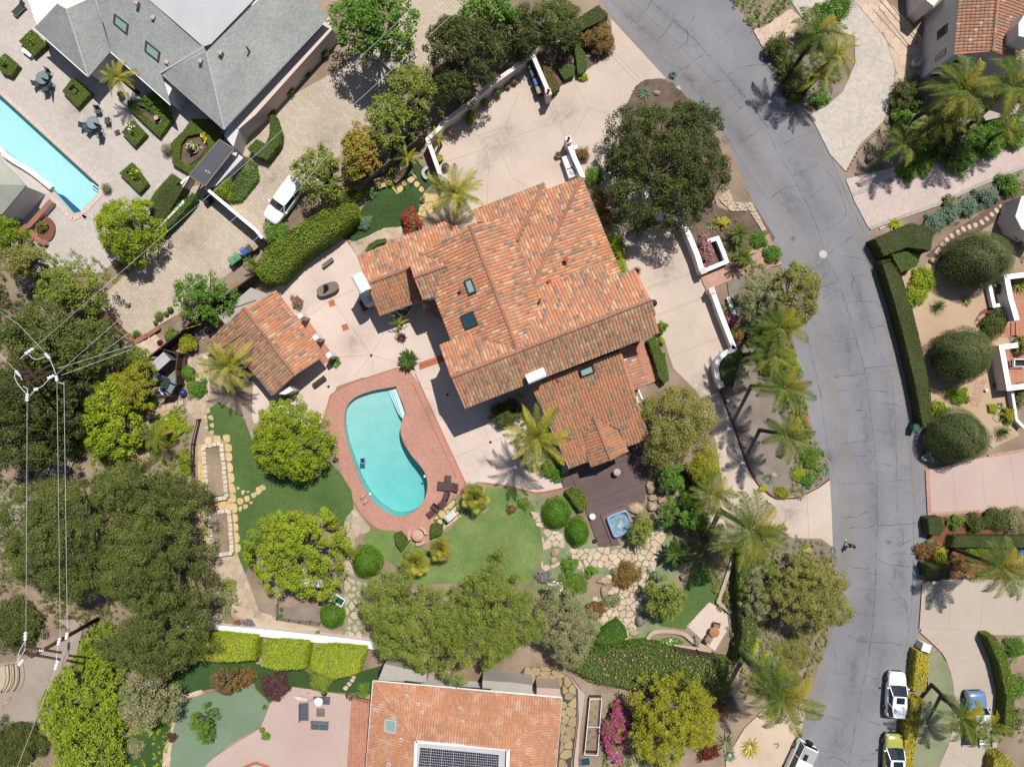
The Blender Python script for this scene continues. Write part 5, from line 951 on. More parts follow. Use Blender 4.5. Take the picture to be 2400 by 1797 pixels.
gutter(house,[(*q('D',385,1483)[0],3.1),(*q('D',555,1415)[0],3.1)],gutter_m);gutter(house,[(*q('D',948,1260)[0],3.1),(*q('D',1085,1213)[0],3.1)],gutter_m);gutter(house,[(*q('B',760,62)[0],3.4),(*q('B',1142,1000)[0],3.4)],gutter_m,r=.04)
a_=math.atan2(-(1185-1010),(165-70));chimney(house,*q('A',112,1092)[0],5.0,1.75,1.05,a_,stucco,white)
a2=math.atan2(545-620,0) if False else math.atan2(75,178);chimney(house,*q('C',1060,582)[0],7.6,1.75,.85,a2,stucco,white)
B().box(W(872,703).x,W(872,703).y,0,1.3,1.2,2.3,a_).obj('chimney_breast',stucco,house)
fr_m=M('skylight_frame',P(70,92,96),rough=.4)
plw=plane3(*[W(*p) for p in (r2w_[0],r2w_[1],r2w_[3])])
for pts,g in ((q('A',1115,1067,1182,1038,1235,1178,1165,1206),MC['sky_glass_pale']),(q('A',1078,1408,1196,1355,1252,1488,1130,1537),MC['sky_glass'])):skylight(house,pts,[zof(plw,*p) for p in pts],fr_m,g)
pts=q('D',478,525,612,470,637,540,500,592);skylight(house,pts,[zof(pl6,*p) for p in pts],MC['trim_black'],MC['sky_glass_pale'])
clay=M('clay_pipe',P(196,110,84));vent(house,*q('B',605,865)[0],5.3,clay,.16);vent(house,*q('B',445,1075)[0],5.9,clay,.14,.2);vent(house,*q('A',1070,1160)[0],7.1,clay,.12,.3);vent(house,*q('B',355,1250)[0],7.2,clay,.1,.3);vent(house,*q('D',285,620)[0],5.2,clay,.13,.2);vent(house,*q('D',235,650)[0],5.1,clay,.1,.15)
c=W(*q('B',1455,1285)[0],3.2);B().lathe([(.32,-.06),(.36,0),(.05,.12)],c.x,c.y,3.2,18).obj('satellite_dish',MC['trim_black'],house)
B().tube([(c.x-.5,c.y,3.1),(c.x,c.y,3.15)],.03,5).obj('dish_bracket',MC['trim_black'],house)
bw=empty('solarium',tuple(W(*q('A',455,1375)[0])),'glass bay window with sloping dark panes below the left wing eave','bay window')
w0=gp(q('A',345,1395,575,1300,560,1345,515,1405,430,1420),2.2);B().prism(w0,0,.8).obj('sill_wall',stucco,bw);
for i in range(1,4):
 a,e=w0[i],w0[i+1];t1,t2=[(w0[0][0]+(w0[1][0]-w0[0][0])*k,w0[0][1]+(w0[1][1]-w0[0][1])*k) for k in ((.95,.75,.4)[i-1],(.75,.4,.08)[i-1])]
 b=B().add([(*a,.8),(*e,.8),(*t2,2.6),(*t1,2.6)],[[0,1,2,3]]);b.obj('pane',MC['sky_glass'],bw);B().tube([(*a,.8),(*t1,2.62)],.05,4).obj('glazing_bar',metal_g,bw)
ter=gp(q('D',1010,290,1100,240,1250,620,1146,668),.02);B().prism(ter,0,.3).obj('terrace',tilebr,house)
cf=empty('planter_box',tuple(W(1402,938)),'white walled planter box at the east side of the low south roof','planter')
pq=gp(q('D',1020,720,1055,705,1105,820,1062,850),.6)
for i in range(4):a,e=Vector(pq[i-1]),Vector(pq[i]);m_=(a+e)/2;B().box(m_.x,m_.y,0,(e-a).length+.1,.14,.6,math.atan2((e-a).y,(e-a).x)).obj('side',white,cf)
B().prism(ins(pq,.9),0,.45).obj('soil',soil,cf)
# ---------- pool house ----------
cab=empty('pool_house',tuple(W(610,810)),'small white outbuilding with clay tile gable roof beside the leaning palm','outbuilding')
rc=Roof(cab,tile_base,tile_o,.3,.42)
RZ,EZ=3.7,2.8
rc.slope([(572,723,RZ),(692,879,RZ),(763,832,EZ),(647,681,None)],budget=140)
rc.slope([(572,723,RZ),(692,879,RZ),(640,926,EZ),(560,838,None),(478,808,None)],mt=tile_w,budget=150)
rc.ridge((571,722,RZ+.06),(692,880,RZ+.06),ridge_m);rc.ridge((522,812,2.75),(567,780,3.3),ridge_m,r=.12)
walls_under(cab,[(ins(q('s',584,728,648,692,750,830,690,868,640,905,555,810),.9),2.5)],stucco)
for x,y in q('11',470,640,385,525,285,385):B().box(W(x,y,2.4).x,W(x,y,2.4).y,0,.5,.5,2.4,.6).obj('buttress',stucco,cab)
for p_ in (((125,895),(230,800),(190,880)),):B().prism(gp(q('11',125,890,215,840,240,870,190,895),2.3),0,2.3).obj('wing_wall',stucco,cab)
strip_t=gp(q('11',290,350,510,655,440,700,230,420),0);B().prism(strip_t,.0,.06).obj('threshold',tilebr,cab)
sh=empty('lean_to',tuple(W(550,730)),'pale grey flat lean-to roof between the pool house and the brown fence','lean-to');w0=gp(q('s',511,740,588,674,626,688,645,682,572,723,534,764),2.3);B().prism(w0,2.2,2.32).obj('flat_roof',flat_g,sh)
B().prism(gp(ins(q('s',515,740,588,680,622,692,572,723,534,760),.9),2.2),0,2.18).obj('wall',stucco,sh)
B().tube([W(*q('01',1440,360)[0],2.36),W(*q('01',1656,285)[0],2.36)],.06,4).obj('batten',wood_g,sh)
# ---------- grey shingle house ----------
gh=empty('shingle_house',tuple(W(420,90)),'big white house with grey shingle hip roofs by the lap pool','house')
rg_=Roof(gh,shingle,shingle)
E,T_=3.0,5.6
def gs(pts):return rg_.slope([(*q('00',x,y)[0],z) for x,y,z in pts],tiles=False)
gs([(220,183,E),(570,495,E),(430,60,5.4),(370,25,None)]);gs([(570,495,E),(712,332,E),(605,-20,None),(430,60,5.4)])
gs([(712,332,E),(1103,678,E),(1040,470,None),(1310,295,5.5),(960,0,None),(800,-140,None),(580,-140,None)])
gs([(1040,472,3.6),(1450,838,3.6),(1333,337,5.9)]);gs([(1450,838,3.6),(1333,337,5.9),(1700,-30,None),(1900,-150,None),(2122,110,3.6)])
gs([(1040,472,3.6),(1333,337,5.9),(1310,290,5.7)])
b=B().prism(gp(q('00',945,-20,1315,303,1365,285,1700,-60,1500,-160,900,-160),5.62),5.35,5.62);b.obj('flat_roof',flat_r,gh)
for a,c in (((570,495),(430,60)),):rg_.ridge((*q('00',*a)[0],E+.08),(*q('00',*c)[0],5.46),flat_r,r=.1,name='hip_cap')
rg_.ridge((*q('00',712,332)[0],E+.05),(*q('00',605,-20)[0],6.1),flat_r,r=.06,name='valley_flashing');rg_.ridge((*q('00',1450,836)[0],3.68),(*q('00',1333,337)[0],5.98),flat_r,r=.11,name='hip_cap');rg_.ridge((*q('00',1040,472)[0],3.68),(*q('00',1320,310)[0],5.8),flat_r,r=.09,name='hip_cap')
gutter(gh,[(*q('00',218,185)[0],2.95),(*q('00',570,499)[0],2.95),(*q('00',712,336)[0],2.95),(*q('00',1103,682)[0],2.95)],white,r=.06);gutter(gh,[(*q('00',1040,475)[0],3.5),(*q('00',1450,841)[0],3.5),(*q('10',470,112)[0],3.5)],white,r=.05)
walls_under(gh,[(ins(q('00',240,185,565,470,690,320,1085,655,1200,400,700,-200,100,-200),.985),2.85),(ins(q('00',1060,470,1440,800,2090,100,1750,-200,1300,250),.97),3.45)],stucco)
B().prism(gp(q('00',1495,790,1540,840,1656,740,2150,190,2130,110,1600,640),2.4),0,2.4).obj('side_wall',stucco_p,gh)
for x,y in ((40,625),(130,530),(228,425),(310,328),(430,190)):
 a,e=W(*q('10',x-14,y+20)[0],1.7),W(*q('10',x+14,y-12)[0],1.7);m_=(a+e)/2;B().box(m_.x+.28,m_.y-.28,1.2,(e-a).length,.14,.8,math.atan2((e-a).y,(e-a).x)).obj('window',MC['window_glass'],gh)
plg=plane3(*[W(*q('00',x,y)[0],z) for x,y,z in ((712,332,E),(1103,678,E),(1310,295,5.5))])
for pts in (q('00',742,88,835,160,825,228,735,150),q('00',945,262,1040,340,1030,405,937,330)):skylight(gh,pts,[zof(plg,*p) for p in pts],M('bronze_frame',P(96,90,92)),MC['sky_glass_pale'],h=.1)
for c_,x,y,z in (('00',893,30,5.2),('00',1000,125,4.9),('00',1090,412,3.9),('00',1305,405,5.3),('00',1433,352,5.5),('10',62,45,5.0)):
 p=W(*q(c_,x,y)[0],z);B().box(p.x,p.y,z-.5,.36,.36,.9,-.5).obj('flue_box',conc4,gh)
p=W(*q('00',1605,320)[0],5.2);B().tube([(p.x,p.y,4.6),(p.x,p.y,5.7)],.08,6).obj('vent_pipe',clay,gh)
# pool cabana on the far left
pcb=empty('cabana',tuple(W(0,480)),'white cabana with shingled roof and dark louvred doors beside the lap pool','cabana');rp=Roof(pcb,M('shingle_pale',P(196,198,186),P(170,176,160),fine=6,amt=.3),shingle)
rp.slope([(*q('00',0,1195)[0],4.0),(*q('00',168,1200)[0],3.6),(*q('00',-20,1010)[0],3.0),(*q('00',-300,1010)[0],None),(*q('00',-300,1190)[0],None)],tiles=False);rp.slope([(*q('00',0,1195)[0],4.0),(*q('00',168,1202)[0],3.6),(*q('00',15,1385)[0],3.0),(*q('00',-300,1395)[0],None),(*q('00',-300,1195)[0],None)],tiles=False)
B().prism(gp(q('00',-300,1050,-20,1040,165,1205,20,1375,-300,1375),2.9),0,2.85).obj('wall',stucco,pcb)
for x,y in ((75,1355),(150,1250)):p=W(*q('00',x,y)[0],1.4);B().box(p.x,p.y,.1,.9,.2,1.9,math.atan2(185,155)).obj('louvre_door',MC['trim_black'],pcb)
# ---------- orange tiled house at the bottom ----------
oh=empty('orange_tiled_house',tuple(W(1080,1780)),'neighbouring house with plain orange tiled hip roof and solar panels in a flat well','house');ro=Roof(oh,tile_base,tile_b,.25,.36)
e_,w_=3.3,4.9
ro.slope([(*q('12',760,1100)[0],e_),(*q('22',322,1210)[0],e_),(*q('22',5,1515)[0],w_),(*q('12',1635,1545)[0],None),(*q('12',1038,1485)[0],w_)],mt=tile_b,budget=180)
ro.slope([(*q('12',760,1100)[0],e_),(*q('12',1038,1485)[0],w_),(*q('12',1020,1760)[0],None),(*q('12',700,1830)[0],e_)],mt=tile_b,budget=60)
ro.slope([(*q('22',322,1210)[0],e_),(*q('22',-20,1540)[0],w_),(*q('22',-40,1850)[0],None),(*q('22',270,1850)[0],e_)],mt=tile_b,budget=60)
ro.ridge((*q('12',762,1103)[0],e_+.06),(*q('12',1038,1487)[0],w_+.05),tile_b,r=.12);ro.ridge((*q('22',320,1213)[0],e_+.06),(*q('22',-15,1535)[0],w_+.05),tile_b,r=.12)
ww=q('12',1036,1490,1632,1540,1620,1840,1020,1840);B().prism(gp(ww,4.4),4.2,4.4).obj('flat_roof',flat_r,oh)
for i in (0,1,3):a,e=W(*ww[i],5.0),W(*ww[(i+1)%4],5.0);m_=(a+e)/2;B().box(m_.x,m_.y,4.35,(e-a).length,.28,.62,math.atan2((e-a).y,(e-a).x)).obj('parapet',white,oh)
walls_under(oh,[(ins(q('s',880,1605,1312,1640,1300,1880,862,1880),.97),3.0)],stucco_g)
for pts in ([(*q('12',758,1098)[0],3.2),(*q('22',322,1205)[0],3.2)],[(*q('12',757,1100)[0],3.2),(*q('12',712,1680)[0],3.2)],[(*q('22',322,1208)[0],3.2),(*q('22',283,1680)[0],3.2)]):gutter(oh,pts,white,r=.07)
pts=q('12',842,1335,918,1345,912,1432,838,1415);plo=plane3(*[W(*q('12',x,y)[0],z) for x,y,z in ((760,1100,e_),(1038,1485,w_),(700,1830,e_))]);skylight(oh,pts,[zof(plo,*p) for p in pts],flat_r,MC['sky_glass_pale'])
lead=M('lead_flashing',P(232,214,204))
for x,y,z in ((975,1190,3.8),(1050,1245,4.0),(1075,1297,4.2),(1320,1272,3.9),(1510,1290,3.8),(1335,1360,4.3),(940,1475,4.4),(770,1280,3.5),(860,1635,4.2)):
 p=W(*q('12',x,y)[0],z);b=B();b.box(p.x,p.y,z-.25,.35,.35,.34);b.tube([(p.x,p.y,z-.2),(p.x,p.y,z+.35)],.06,6);b.obj('vent_flashing',lead,oh)
sp_=M('solar_cell',P(34,40,62),rough=.25,spec=.6);qc=q('12',1062,1528,1574,1576,1566,1740,1045,1700);QC=[W(*p,4.62) for p in qc]
for r_ in range(1):
 for i in range(7):
  u0,u1=i/7+.004,(i+1)/7-.004;L0=QC[0].lerp(QC[1],u0);L1=QC[0].lerp(QC[1],u1);M0=QC[3].lerp(QC[2],u0);M1=QC[3].lerp(QC[2],u1)
  pn=props(B().prism([(v.x,v.y) for v in (L0,L1,M1,M0)],4.55,4.6).obj('solar_panel',white,oh));ORG[pn]=ORG[oh]
  b=B()
  for a in range(6):
   for c in range(10):
    cs=[L0.lerp(L1,(a+.03)/6).lerp(M0.lerp(M1,(a+.03)/6),(c+.03)/10),L0.lerp(L1,(a+.97)/6).lerp(M0.lerp(M1,(a+.97)/6),(c+.03)/10),L0.lerp(L1,(a+.97)/6).lerp(M0.lerp(M1,(a+.97)/6),(c+.97)/10),L0.lerp(L1,(a+.03)/6).lerp(M0.lerp(M1,(a+.03)/6),(c+.97)/10)]
    b.add([(v.x,v.y,4.604) for v in cs],[[0,1,2,3]])
  b.obj('cells',sp_,pn,kind='stuff')
B().prism(gp(q('12',832,988,1105,1050,1102,1108,790,1094),2.6),0,2.6).obj('annex',flat_g,oh);B().prism(gp(q('12',1465,1095,1656,1108,1788,1125,1785,1185,1465,1155),2.6),0,2.6).obj('annex',flat_g,oh)
B().prism(gp(q('22',160,1142,312,1150,315,1200,160,1190),2.5),0,2.5).obj('porch_slab',conc4,oh)
for a,c in (((960,1104),(1068,1118)),((1325,1145),(1520,1158))):p,e=W(*q('12',*a)[0],2.7),W(*q('12',*c)[0],2.7);m_=(p+e)/2;B().box(m_.x,m_.y,2.6,(e-p).length,.22,.12,math.atan2((e-p).y,(e-p).x)).obj('clerestory',MC['window_glass'],oh)
wall('dark_fence','black metal enclosure fence behind the orange tiled house',q('12',1105,1045,1110,990,1200,985),.06,1.8,MC['trim_black'],'fence');wall('dark_fence','short black fence panel on the left corner of the orange tiled house',q('12',830,985,795,1040,800,1090),.05,1.6,MC['trim_black'],'fence')
# ---------- villa top right ----------
vh=empty('clay_roof_villa',tuple(W(2330,60)),'white villa with old clay barrel tile roof and arched windows beyond the paver court','house');rv_=Roof(vh,tile_base,tile_r,.3,.36)
O_=lambda x,y:q('O',x,y)[0]
rv_.slope([(*O_(1225,-300),6.9),(*O_(1115,905),6.9),(*O_(442,960),6.1),(*O_(530,-300),None)],budget=150);rv_.slope([(*O_(1225,-300),6.9),(*O_(1115,905),6.9),(*O_(1700,1110),5.6),(*O_(2400,1300),None),(*O_(2400,-300),None)],budget=130);rv_.ridge((*O_(1225,-300),6.98),(*O_(1115,905),6.98),tile_r)
B().prism(gp([O_(1700,200),O_(1560,420),O_(1560,640),O_(1900,700),O_(1900,200)],8.2),5.5,8.2).obj('chimney',stucco,vh)
wq=gp([O_(470,930),O_(1110,880),O_(2300,1250),O_(2300,-300),O_(560,-300)],5.9);wv=B().prism(wq,0,5.8).obj('wall',stucco_g,vh)
def wallrect(house,a,b,t0,t1,z0,z1,mat,out=.04,name='window'):
 a,b=Vector(a),Vector(b);d=b-a;nn=Vector((d.y,-d.x)).normalized()*out;p,e=a+d*t0,a+d*t1;m_=(p+e)/2
 return B().box(m_.x,m_.y,z0,(e-p).length,.12,z1-z0,math.atan2(d.y,d.x)).obj(name,mat,house)
for t0,t1 in ((.1,.2),(.42,.56)):wallrect(vh,wq[0],wq[4],t0,t1,2.6,4.2,MC['window_glass'])
def arch(house,a,b,t,w,z0,h,mat,name):
 a,b=Vector(a),Vector(b);d=(b-a).normalized();c=a+(b-a)*t;nn=Vector((-d.y,d.x));V=[]
 for s in (-.08,.08):
  for i in range(9):an=math.pi*i/8;p=c+d*math.cos(an)*w/2+nn*s;V.append((p.x,p.y,z0+h-w/2+math.sin(an)*w/2))
  for x in (-1,1):p=c+d*x*w/2+nn*s;V.append((p.x,p.y,z0))
 B().add(V,[list(range(11)),list(range(21,10,-1))]+[[i,(i+1)%11,11+(i+1)%11,11+i]for i in range(11)]).obj(name,mat,house)
arch(vh,wq[0],wq[1],.55,2.6,.9,3.6,MC['window_glass'],'arched_window');
B().prism(gp(q('30',1070,40,1240,-150,1240,-400,1000,-400,1020,0),3.2),0,3.2).obj('side_wing',stucco,vh)
arch(vh,wq[1],wq[2],.12,1.3,.1,2.4,MC['trim_black'],'door')
lad=B();
for ln in (q('30',720,0,960,270),q('30',760,-10,975,260)):lad.tube([W(*ln[0],1.0),W(*ln[1],1.0)],.03,4)
lad.tube([W(*q('30',950,300)[0],.05),W(*q('30',1010,190)[0],1.6)],.03,4);lad.obj('handrail',rust,None,label='thin rusty handrail along the flagstones of the paver court',cat='handrail')
c=W(*q('30',968,402)[0],.7);o=empty('round_planter',(c.x,c.y,0),'round grey concrete bin planter standing alone on the flagstone court','planter');B().lathe([(.38,0),(.42,.7),(.42,.78),(.34,.78),(.33,.6)],n=20).obj('pot',stucco_p,o,True,False);B().lathe([(.33,.58),(.02,.6)],n=16).obj('soil',mulch_dark,o,True,False)
brick_dull=M('brick_dull',P(188,134,112,.6),P(168,116,96,.6))
# ---------- walls ----------
wall('court_wall','long rose stucco wall running up to the green and blue bins',q('s',1037,424,1002,326,1030,300)+q('10',1200,800,1390,660,1500,560,1656,450)+q('20',20,430,130,345,235,590),.3,1.9,stucco_p,capmat=stucco)
o=empty('gate_pillar',tuple(W(*q('20',235,600)[0])),'rose stucco gate pillar with dark lantern at the end of the bin wall','gate pillar');p=W(*q('20',235,598)[0],2.2);ORG[o]=Vector((p.x,p.y,0));o.location=(p.x,p.y,0);B().box(0,0,0,.5,.55,2.2,.3).obj('shaft',stucco_p,o,world=False);B().box(0,0,2.2,.58,.63,.08,.3).obj('cap',stucco_p,o,world=False);B().lathe([(.03,0),(.03,.15),(.13,.2),(.14,.42),(.05,.5)],z0=2.28,n=8).obj('lantern',MC['trim_black'],o,world=False)
wall('court_wall','short white wall between the driveway gate and the tiled house roof',q('20',368,930,400,1010,462,1150),.35,1.7,stucco,capmat=white)
p=W(*q('20',365,905)[0],2.1);o=empty('gate_pillar',(p.x,p.y,0),'white gate pillar with dark lantern beside the air conditioning units','gate pillar');B().box(0,0,0,.5,.6,2.1,.3).obj('shaft',stucco,o,world=False);B().box(0,0,2.1,.58,.66,.08,.3).obj('cap',stucco,o,world=False);B().lathe([(.03,0),(.03,.15),(.13,.2),(.14,.42),(.05,.5)],z0=2.18,n=8).obj('lantern',MC['trim_black'],o,world=False)
wall('driveway_wall','tall white wall from under the big oak to the brick walkway',q('20',860,1210,890,1330,960,1390,1020,1400)+q('20',1100,1425,1150,1530,1200,1650)+q('21',1230,95),.4,1.5,stucco,capmat=white)
wall('planter_wall','low white planter wall with bougainvillea beside the brick walkway',q('21',1245,95,1390,35,1370,-20)+q('20',1330,1540,1265,1560),.3,.9,white)
wall('driveway_wall','white wall ending in a curved hook around a clipped hedge beside the palms',q('21',1295,220,1350,370,1440,600)+smooth(q('21',1440,600,1370,635,1325,700,1330,780,1350,835),3,False),.36,1.3,stucco,capmat=white)
for x,y,lb in ((1295,222,'square rose cap pillar at the north end of the hooked white wall'),(1352,832,'small square pillar at the tip of the hooked white wall'),(1237,95,'square pillar where the white wall meets the brick walkway')):
 p=W(*q('21',x,y)[0],1.5);o=empty('wall_pillar',(p.x,p.y,0),lb,'pillar');B().box(0,0,0,.5,.5,1.42,.35).obj('shaft',stucco_p,o,world=False);B().box(0,0,1.42,.6,.6,.09,.35).obj('cap',stucco_p,o,world=False)
wall('planter_wall','thin white planter edge with path light in the palm bed',q('21',1400,265,1440,380),.25,.5,white)
wall('courtyard_wall','white courtyard wall with step around the potted palm, north of the entry gate',q('31',2000,60,1656,122,1545,135,1570,270,1612,415),.4,1.6,stucco,capmat=white);wall('courtyard_wall','small white planter wall butting against the north courtyard wall',q('31',1435,185,1465,322,1530,312),.25,.7,white)
wall('courtyard_wall','white walled south courtyard with brick floor and bench',q('31',1618,575,1512,590,1560,855,1700,838,2000,800),.4,1.7,stucco,capmat=white);wall('garden_wall','low pale wall curving past the pink flowering strip',q('31',1580,870,1610,1060,1660,1110),.18,.8,stucco)
o=wall('white_fence','long white topped boundary wall above the bright lime hedges',q('02',1215,765,1300,755,1656,785)+q('12',120,797,350,822,520,840,740,868,800,878),0.72,.9,stucco,'boundary wall',capmat=white,over=.0)
fence('board_fence','tall brown board fence between the tan driveway and the pool house',q('01',1665,105,1400,300,1160,495,970,648),2.0,wood_dk,bw=.2)
fence('board_fence','weathered brown fence behind the small front lawn',q('10',1085,868,960,965,800,1090,640,1215),1.7,wood_g,bw=.2)
fence('enclosure_fence','weathered fence around the tool storage corner',q('K',540,195,960,320,910,690,925,1100,770,1390,430,1480),1.6,wood_dk,bw=.2)
fence('board_fence','brown board fence behind the curved pink flowering hedge',q('22',1060,905,1330,955),1.8,wood_dk,bw=.2)
fence('board_fence','dark fence sloping down beside the wooden deck and olive tree',q('21',1125,1385,1185,1510,1240,1656),1.7,wood_dk,bw=.2)
wall('stone_wall','low dry stone wall dividing the lower lawn from the flower bed',q('22',1435,300,1335,590,1420,660),.25,.45,flag_m);wall('stone_wall','curved low stone wall edging the small rose bed in the rock garden',smooth(q('22',860,870,890,810,940,780,1100,790,1180,850,1290,900),3,False),.3,.4,flag_m);wall('stone_wall','straight low stone wall behind the small rose bed',q('22',1000,870,1180,890,1290,905),.25,.45,flag_m)
wall('brick_wall','low brick retaining wall at the end of the tan driveway',q('01',640,350,740,445,865,560,945,512),.35,.6,brick_dull);wall('brick_wall','brick stub wall beside the driveway steps',q('01',955,510,1025,462),.3,.5,brick_dull)
wall('white_wall','long white wall separating the pool terrace from the tan driveway',q('00',1170,1188,1225,1140)+q('00',1010,1490,1190,1300),.2,1.3,stucco);wall('white_wall','white wall from the pergola to the bins on the tan driveway',q('00',1330,1215,1500,1360,1656,1490)+q('10',40,1540),.18,2.0,stucco,capmat=white)
wall('pool_wall','raised white wall along the left edge of the lap pool',smooth(q('00',-140,860,0,960,40,1010,200,1110,330,1215),3,False),.35,.5,stucco,capmat=white)
# wooden decks
dk=empty('wooden_deck',tuple(W(1420,1130)),'dark brown plank deck between the house and the hot tub','deck')
dpoly=gp(q('21',370,1385,850,1180,880,1440,855,1590,740,1640,660,1780,560,1880,480,1656),.1);planks([(x,y) for x,y in dpoly][::-1]if False else dpoly,.12,.145,(105,38),deck_m,dk)
dk2=gp(q('22',480,0,590,-20,700,220,570,232),.1);planks(dk2,.125,.145,(105,38),deck_m,dk)
B().prism(ins(dpoly,.99),0,.1).obj('underframe',wood_dk,dk)
dl=empty('deck_steps',tuple(W(1325,1130)),'small dark landing boards joining the patio and the deck','deck landing');planks(gp(q('21',310,1440,380,1410,405,1480,335,1500),.1),.1,.145,(38,-95),deck_m,dl)
d3=empty('side_deck',tuple(W(490,772)),'narrow dark plank deck behind the pool house by the fence','deck');planks(gp(q('01',1235,525,1400,390,1450,440,1265,550),.1),.1,.145,(100,80),deck_m,d3)
ht=empty('hot_tub',tuple(W(1453,1229)),'square pale blue hot tub with moulded seats sunk in the dark deck','hot tub')
hq=[W(*p,.75) for p in q('N',240,745,830,520,1045,1080,470,1335)];cc_=sum(hq,Vector())/4;ax=(hq[1]-hq[0]).normalized();rz=math.atan2(ax.y,ax.x);Lx,Ly=(hq[1]-hq[0]).length,(hq[3]-hq[0]).length
def htb(b,nm,m_,par,sm=False):b.V=[(cc_.x+x*math.cos(rz)-y*math.sin(rz),cc_.y+x*math.sin(rz)+y*math.cos(rz),z) for x,y,z in b.V];return b.obj(nm,m_,par,sm)
hb=M('tub_shell',P(150,172,200,.75),P(130,156,190,.75),rough=.3,amt=.1);
b=B();n_=24
def sq(r,z,k=.75,sx=1):return [(math.copysign(abs(math.cos(2*math.pi*i/n_))**(1-k),math.cos(2*math.pi*i/n_))*r*Lx/2,math.copysign(abs(math.sin(2*math.pi*i/n_))**(1-k),math.sin(2*math.pi*i/n_))*r*Ly/2,z) for i in range(n_)]
secs=[sq(1,0),sq(1,.75),sq(.9,.78),sq(.84,.7),sq(.8,.45),sq(.56,.4,.5),sq(.5,.1,.3),sq(.1,.08,.2)];b.loft(secs);b.F=b.F[:-2]+[b.F[-1]];htb(b,'shell',hb,ht,True)
tub_in=M('tub_inside',P(110,160,168,.7),P(60,110,124,.7),fine=3,big=1.5,amt=.3)
for i,(x,y,w,h_,r_) in enumerate(((-.55,.35,.45,.5,.2),(-.5,-.35,.5,.7,.1),(.1,.68,1.0,.3,0),(.65,.3,.3,.9,-.3),(.5,-.45,.55,.5,.7),(-.05,-.62,.6,.3,0))):b=B().box(x,y,.42,w*.8,h_*.8,.14+.03*(i%3),r_,top=.85);htb(b,'seat',tub_in,ht)
m,nt,b_=newmat('tub_water');b_.inputs['Base Color'].default_value=(.6,.85,.9,1);b_.inputs['Alpha'].default_value=.18;b_.inputs['Roughness'].default_value=.05;MC['tub_water']=m
b=B();b.lathe([(Lx*.42,.66),(.01,.66)],n=24);htb(b,'water',MC['tub_water'],ht)
st_=gp(q('N',90,675,780,405,830,500,240,730,330,960,500,1470,410,1500),.3);B().prism(st_,.1,.3).obj('step_surround',deck_m,ht)
# ---------- trees ----------
L_lim2=ML('leaf_lime_soft',P(146,164,54,.55),P(110,136,36,.55),P(96,120,32,.55),big=.8)
def NB(l,x,y,r,h,ry):
 p=q('F',x,y)[0];s=2400/2212;o=bush('tree',l,p[0],p[1],r*s*.9,h-1.1,L_fine,ry=ry*s*.9,clip=True,leaf=.13,dens=1.5,cat='tree',z0=1.1,asp=.3,leafname='crown');B().tube([(0,0,-1.1),(.05,0,0),(0,.05,.8)],[.22,.16,.12],7).obj('trunk',MC['bark_grey'],o,world=False);return o
def T(l,x,y,r,h,m,ry=None,**k):
 p=q('F',x,y)[0];s=2400/2212;return tree('tree',l,p[0],p[1],r*s,h,m,ry=(ry*s if ry else None),**k)
T('bright green jacaranda with violet flecks on the lawn left of the kidney pool',622,952,92,5.5,L_bright,ry=84,cl=.5,rough=.07,blossom=L_vio,bl_n=26,gap=.05)
T('open crowned green tree over the white play frame by the lower lawn',636,1208,104,5.5,L_bright,ry=108,cl=.5,gap=.42,bark='bark_grey',twigs=26)
T('big dark oak spreading over the driveway beside the road',1448,340,142,8.5,L_dark,ry=138,cl=.6,gap=.08,twigs=14)
T('soft olive green pepper tree east of the low south roof',1468,918,82,6.5,L_olive,ry=88,leaf=.13,dens=.9,gap=.1)
T('small gold green tree between the deck fence and the driveway',1524,1012,42,4.0,L_gold,ry=46,leaf=.13)
T('broad oak with pale bare twigs at the lower left, over the power lines',322,1215,110,9.5,L_oak,ry=170,cl=.6,leaf=.14,gap=.08,twigs=26,rough=.24)
T('oak leaning over the gravel yard at the left edge',115,1165,130,9,L_oak,ry=150,cl=.6,leaf=.14,gap=.12,twigs=20,rough=.24)
T('oak crown behind the bamboo like hedge, above the two raised beds',290,1060,120,8,L_oak,ry=60,cl=.55,leaf=.14,gap=.1,twigs=10)
T('oak crown reaching toward the lime hedges at the lower left',320,1400,110,8,L_oak,ry=75,cl=.55,leaf=.14,gap=.08,twigs=14)
T('dark grey green tree south of the oaks, over the stone path',308,1520,68,6,L_grey,ry=62,cl=.5,leaf=.16,gap=.18)
T('large fine leaved olive green tree above the orange tiled house',880,1345,112,7.5,L_mid,ry=98,leaf=.12,dens=.9,cl=.5,gap=.03,rough=.2,twigs=16)
T('twin crowned olive green tree touching the annex of the orange tiled house',1055,1355,115,7.5,L_mid,ry=112,leaf=.12,dens=.9,cl=.5,gap=.03,rough=.2,twigs=16)
T('greyer thin leaved tree beside the curved stone path',1222,1362,72,6,L_grey,ry=82,leaf=.12,cl=.45,gap=.2,twigs=22)
T('olive brown bushy tree overhanging the road below the driveway mouth',1756,1296,92,6,L_olive,ry=86,leaf=.13,cl=.45,gap=.1,twigs=16)
T('mustard yellow green tree beside the magenta bougainvillea',1455,1572,100,6.5,L_gold,ry=92,leaf=.14,cl=.45,gap=.08,rough=.2)
T('olive tree leaning over the road beside the brick walkway',1728,632,48,6.5,L_olive,ry=74,leaf=.13,cl=.4,gap=.1,twigs=16)
T('sparse grey green tree between the brick walkway and the palms',1650,640,50,5,L_grey,ry=44,leaf=.12,cl=.4,gap=.42,twigs=16)
NB('fine needled round tree shading the gravel garden, northern one',2133,556,76,5.2,72)
NB('fine needled round tree beside the south courtyard wall',2097,766,68,4.8,70)
NB('fine needled round tree above the rose coloured driveway',2086,944,70,4.6,68)
T('mid green leafy tree at the corner of the shingle house',803,38,92,8,L_green,ry=78,cl=.5,leaf=.24,gap=.08)
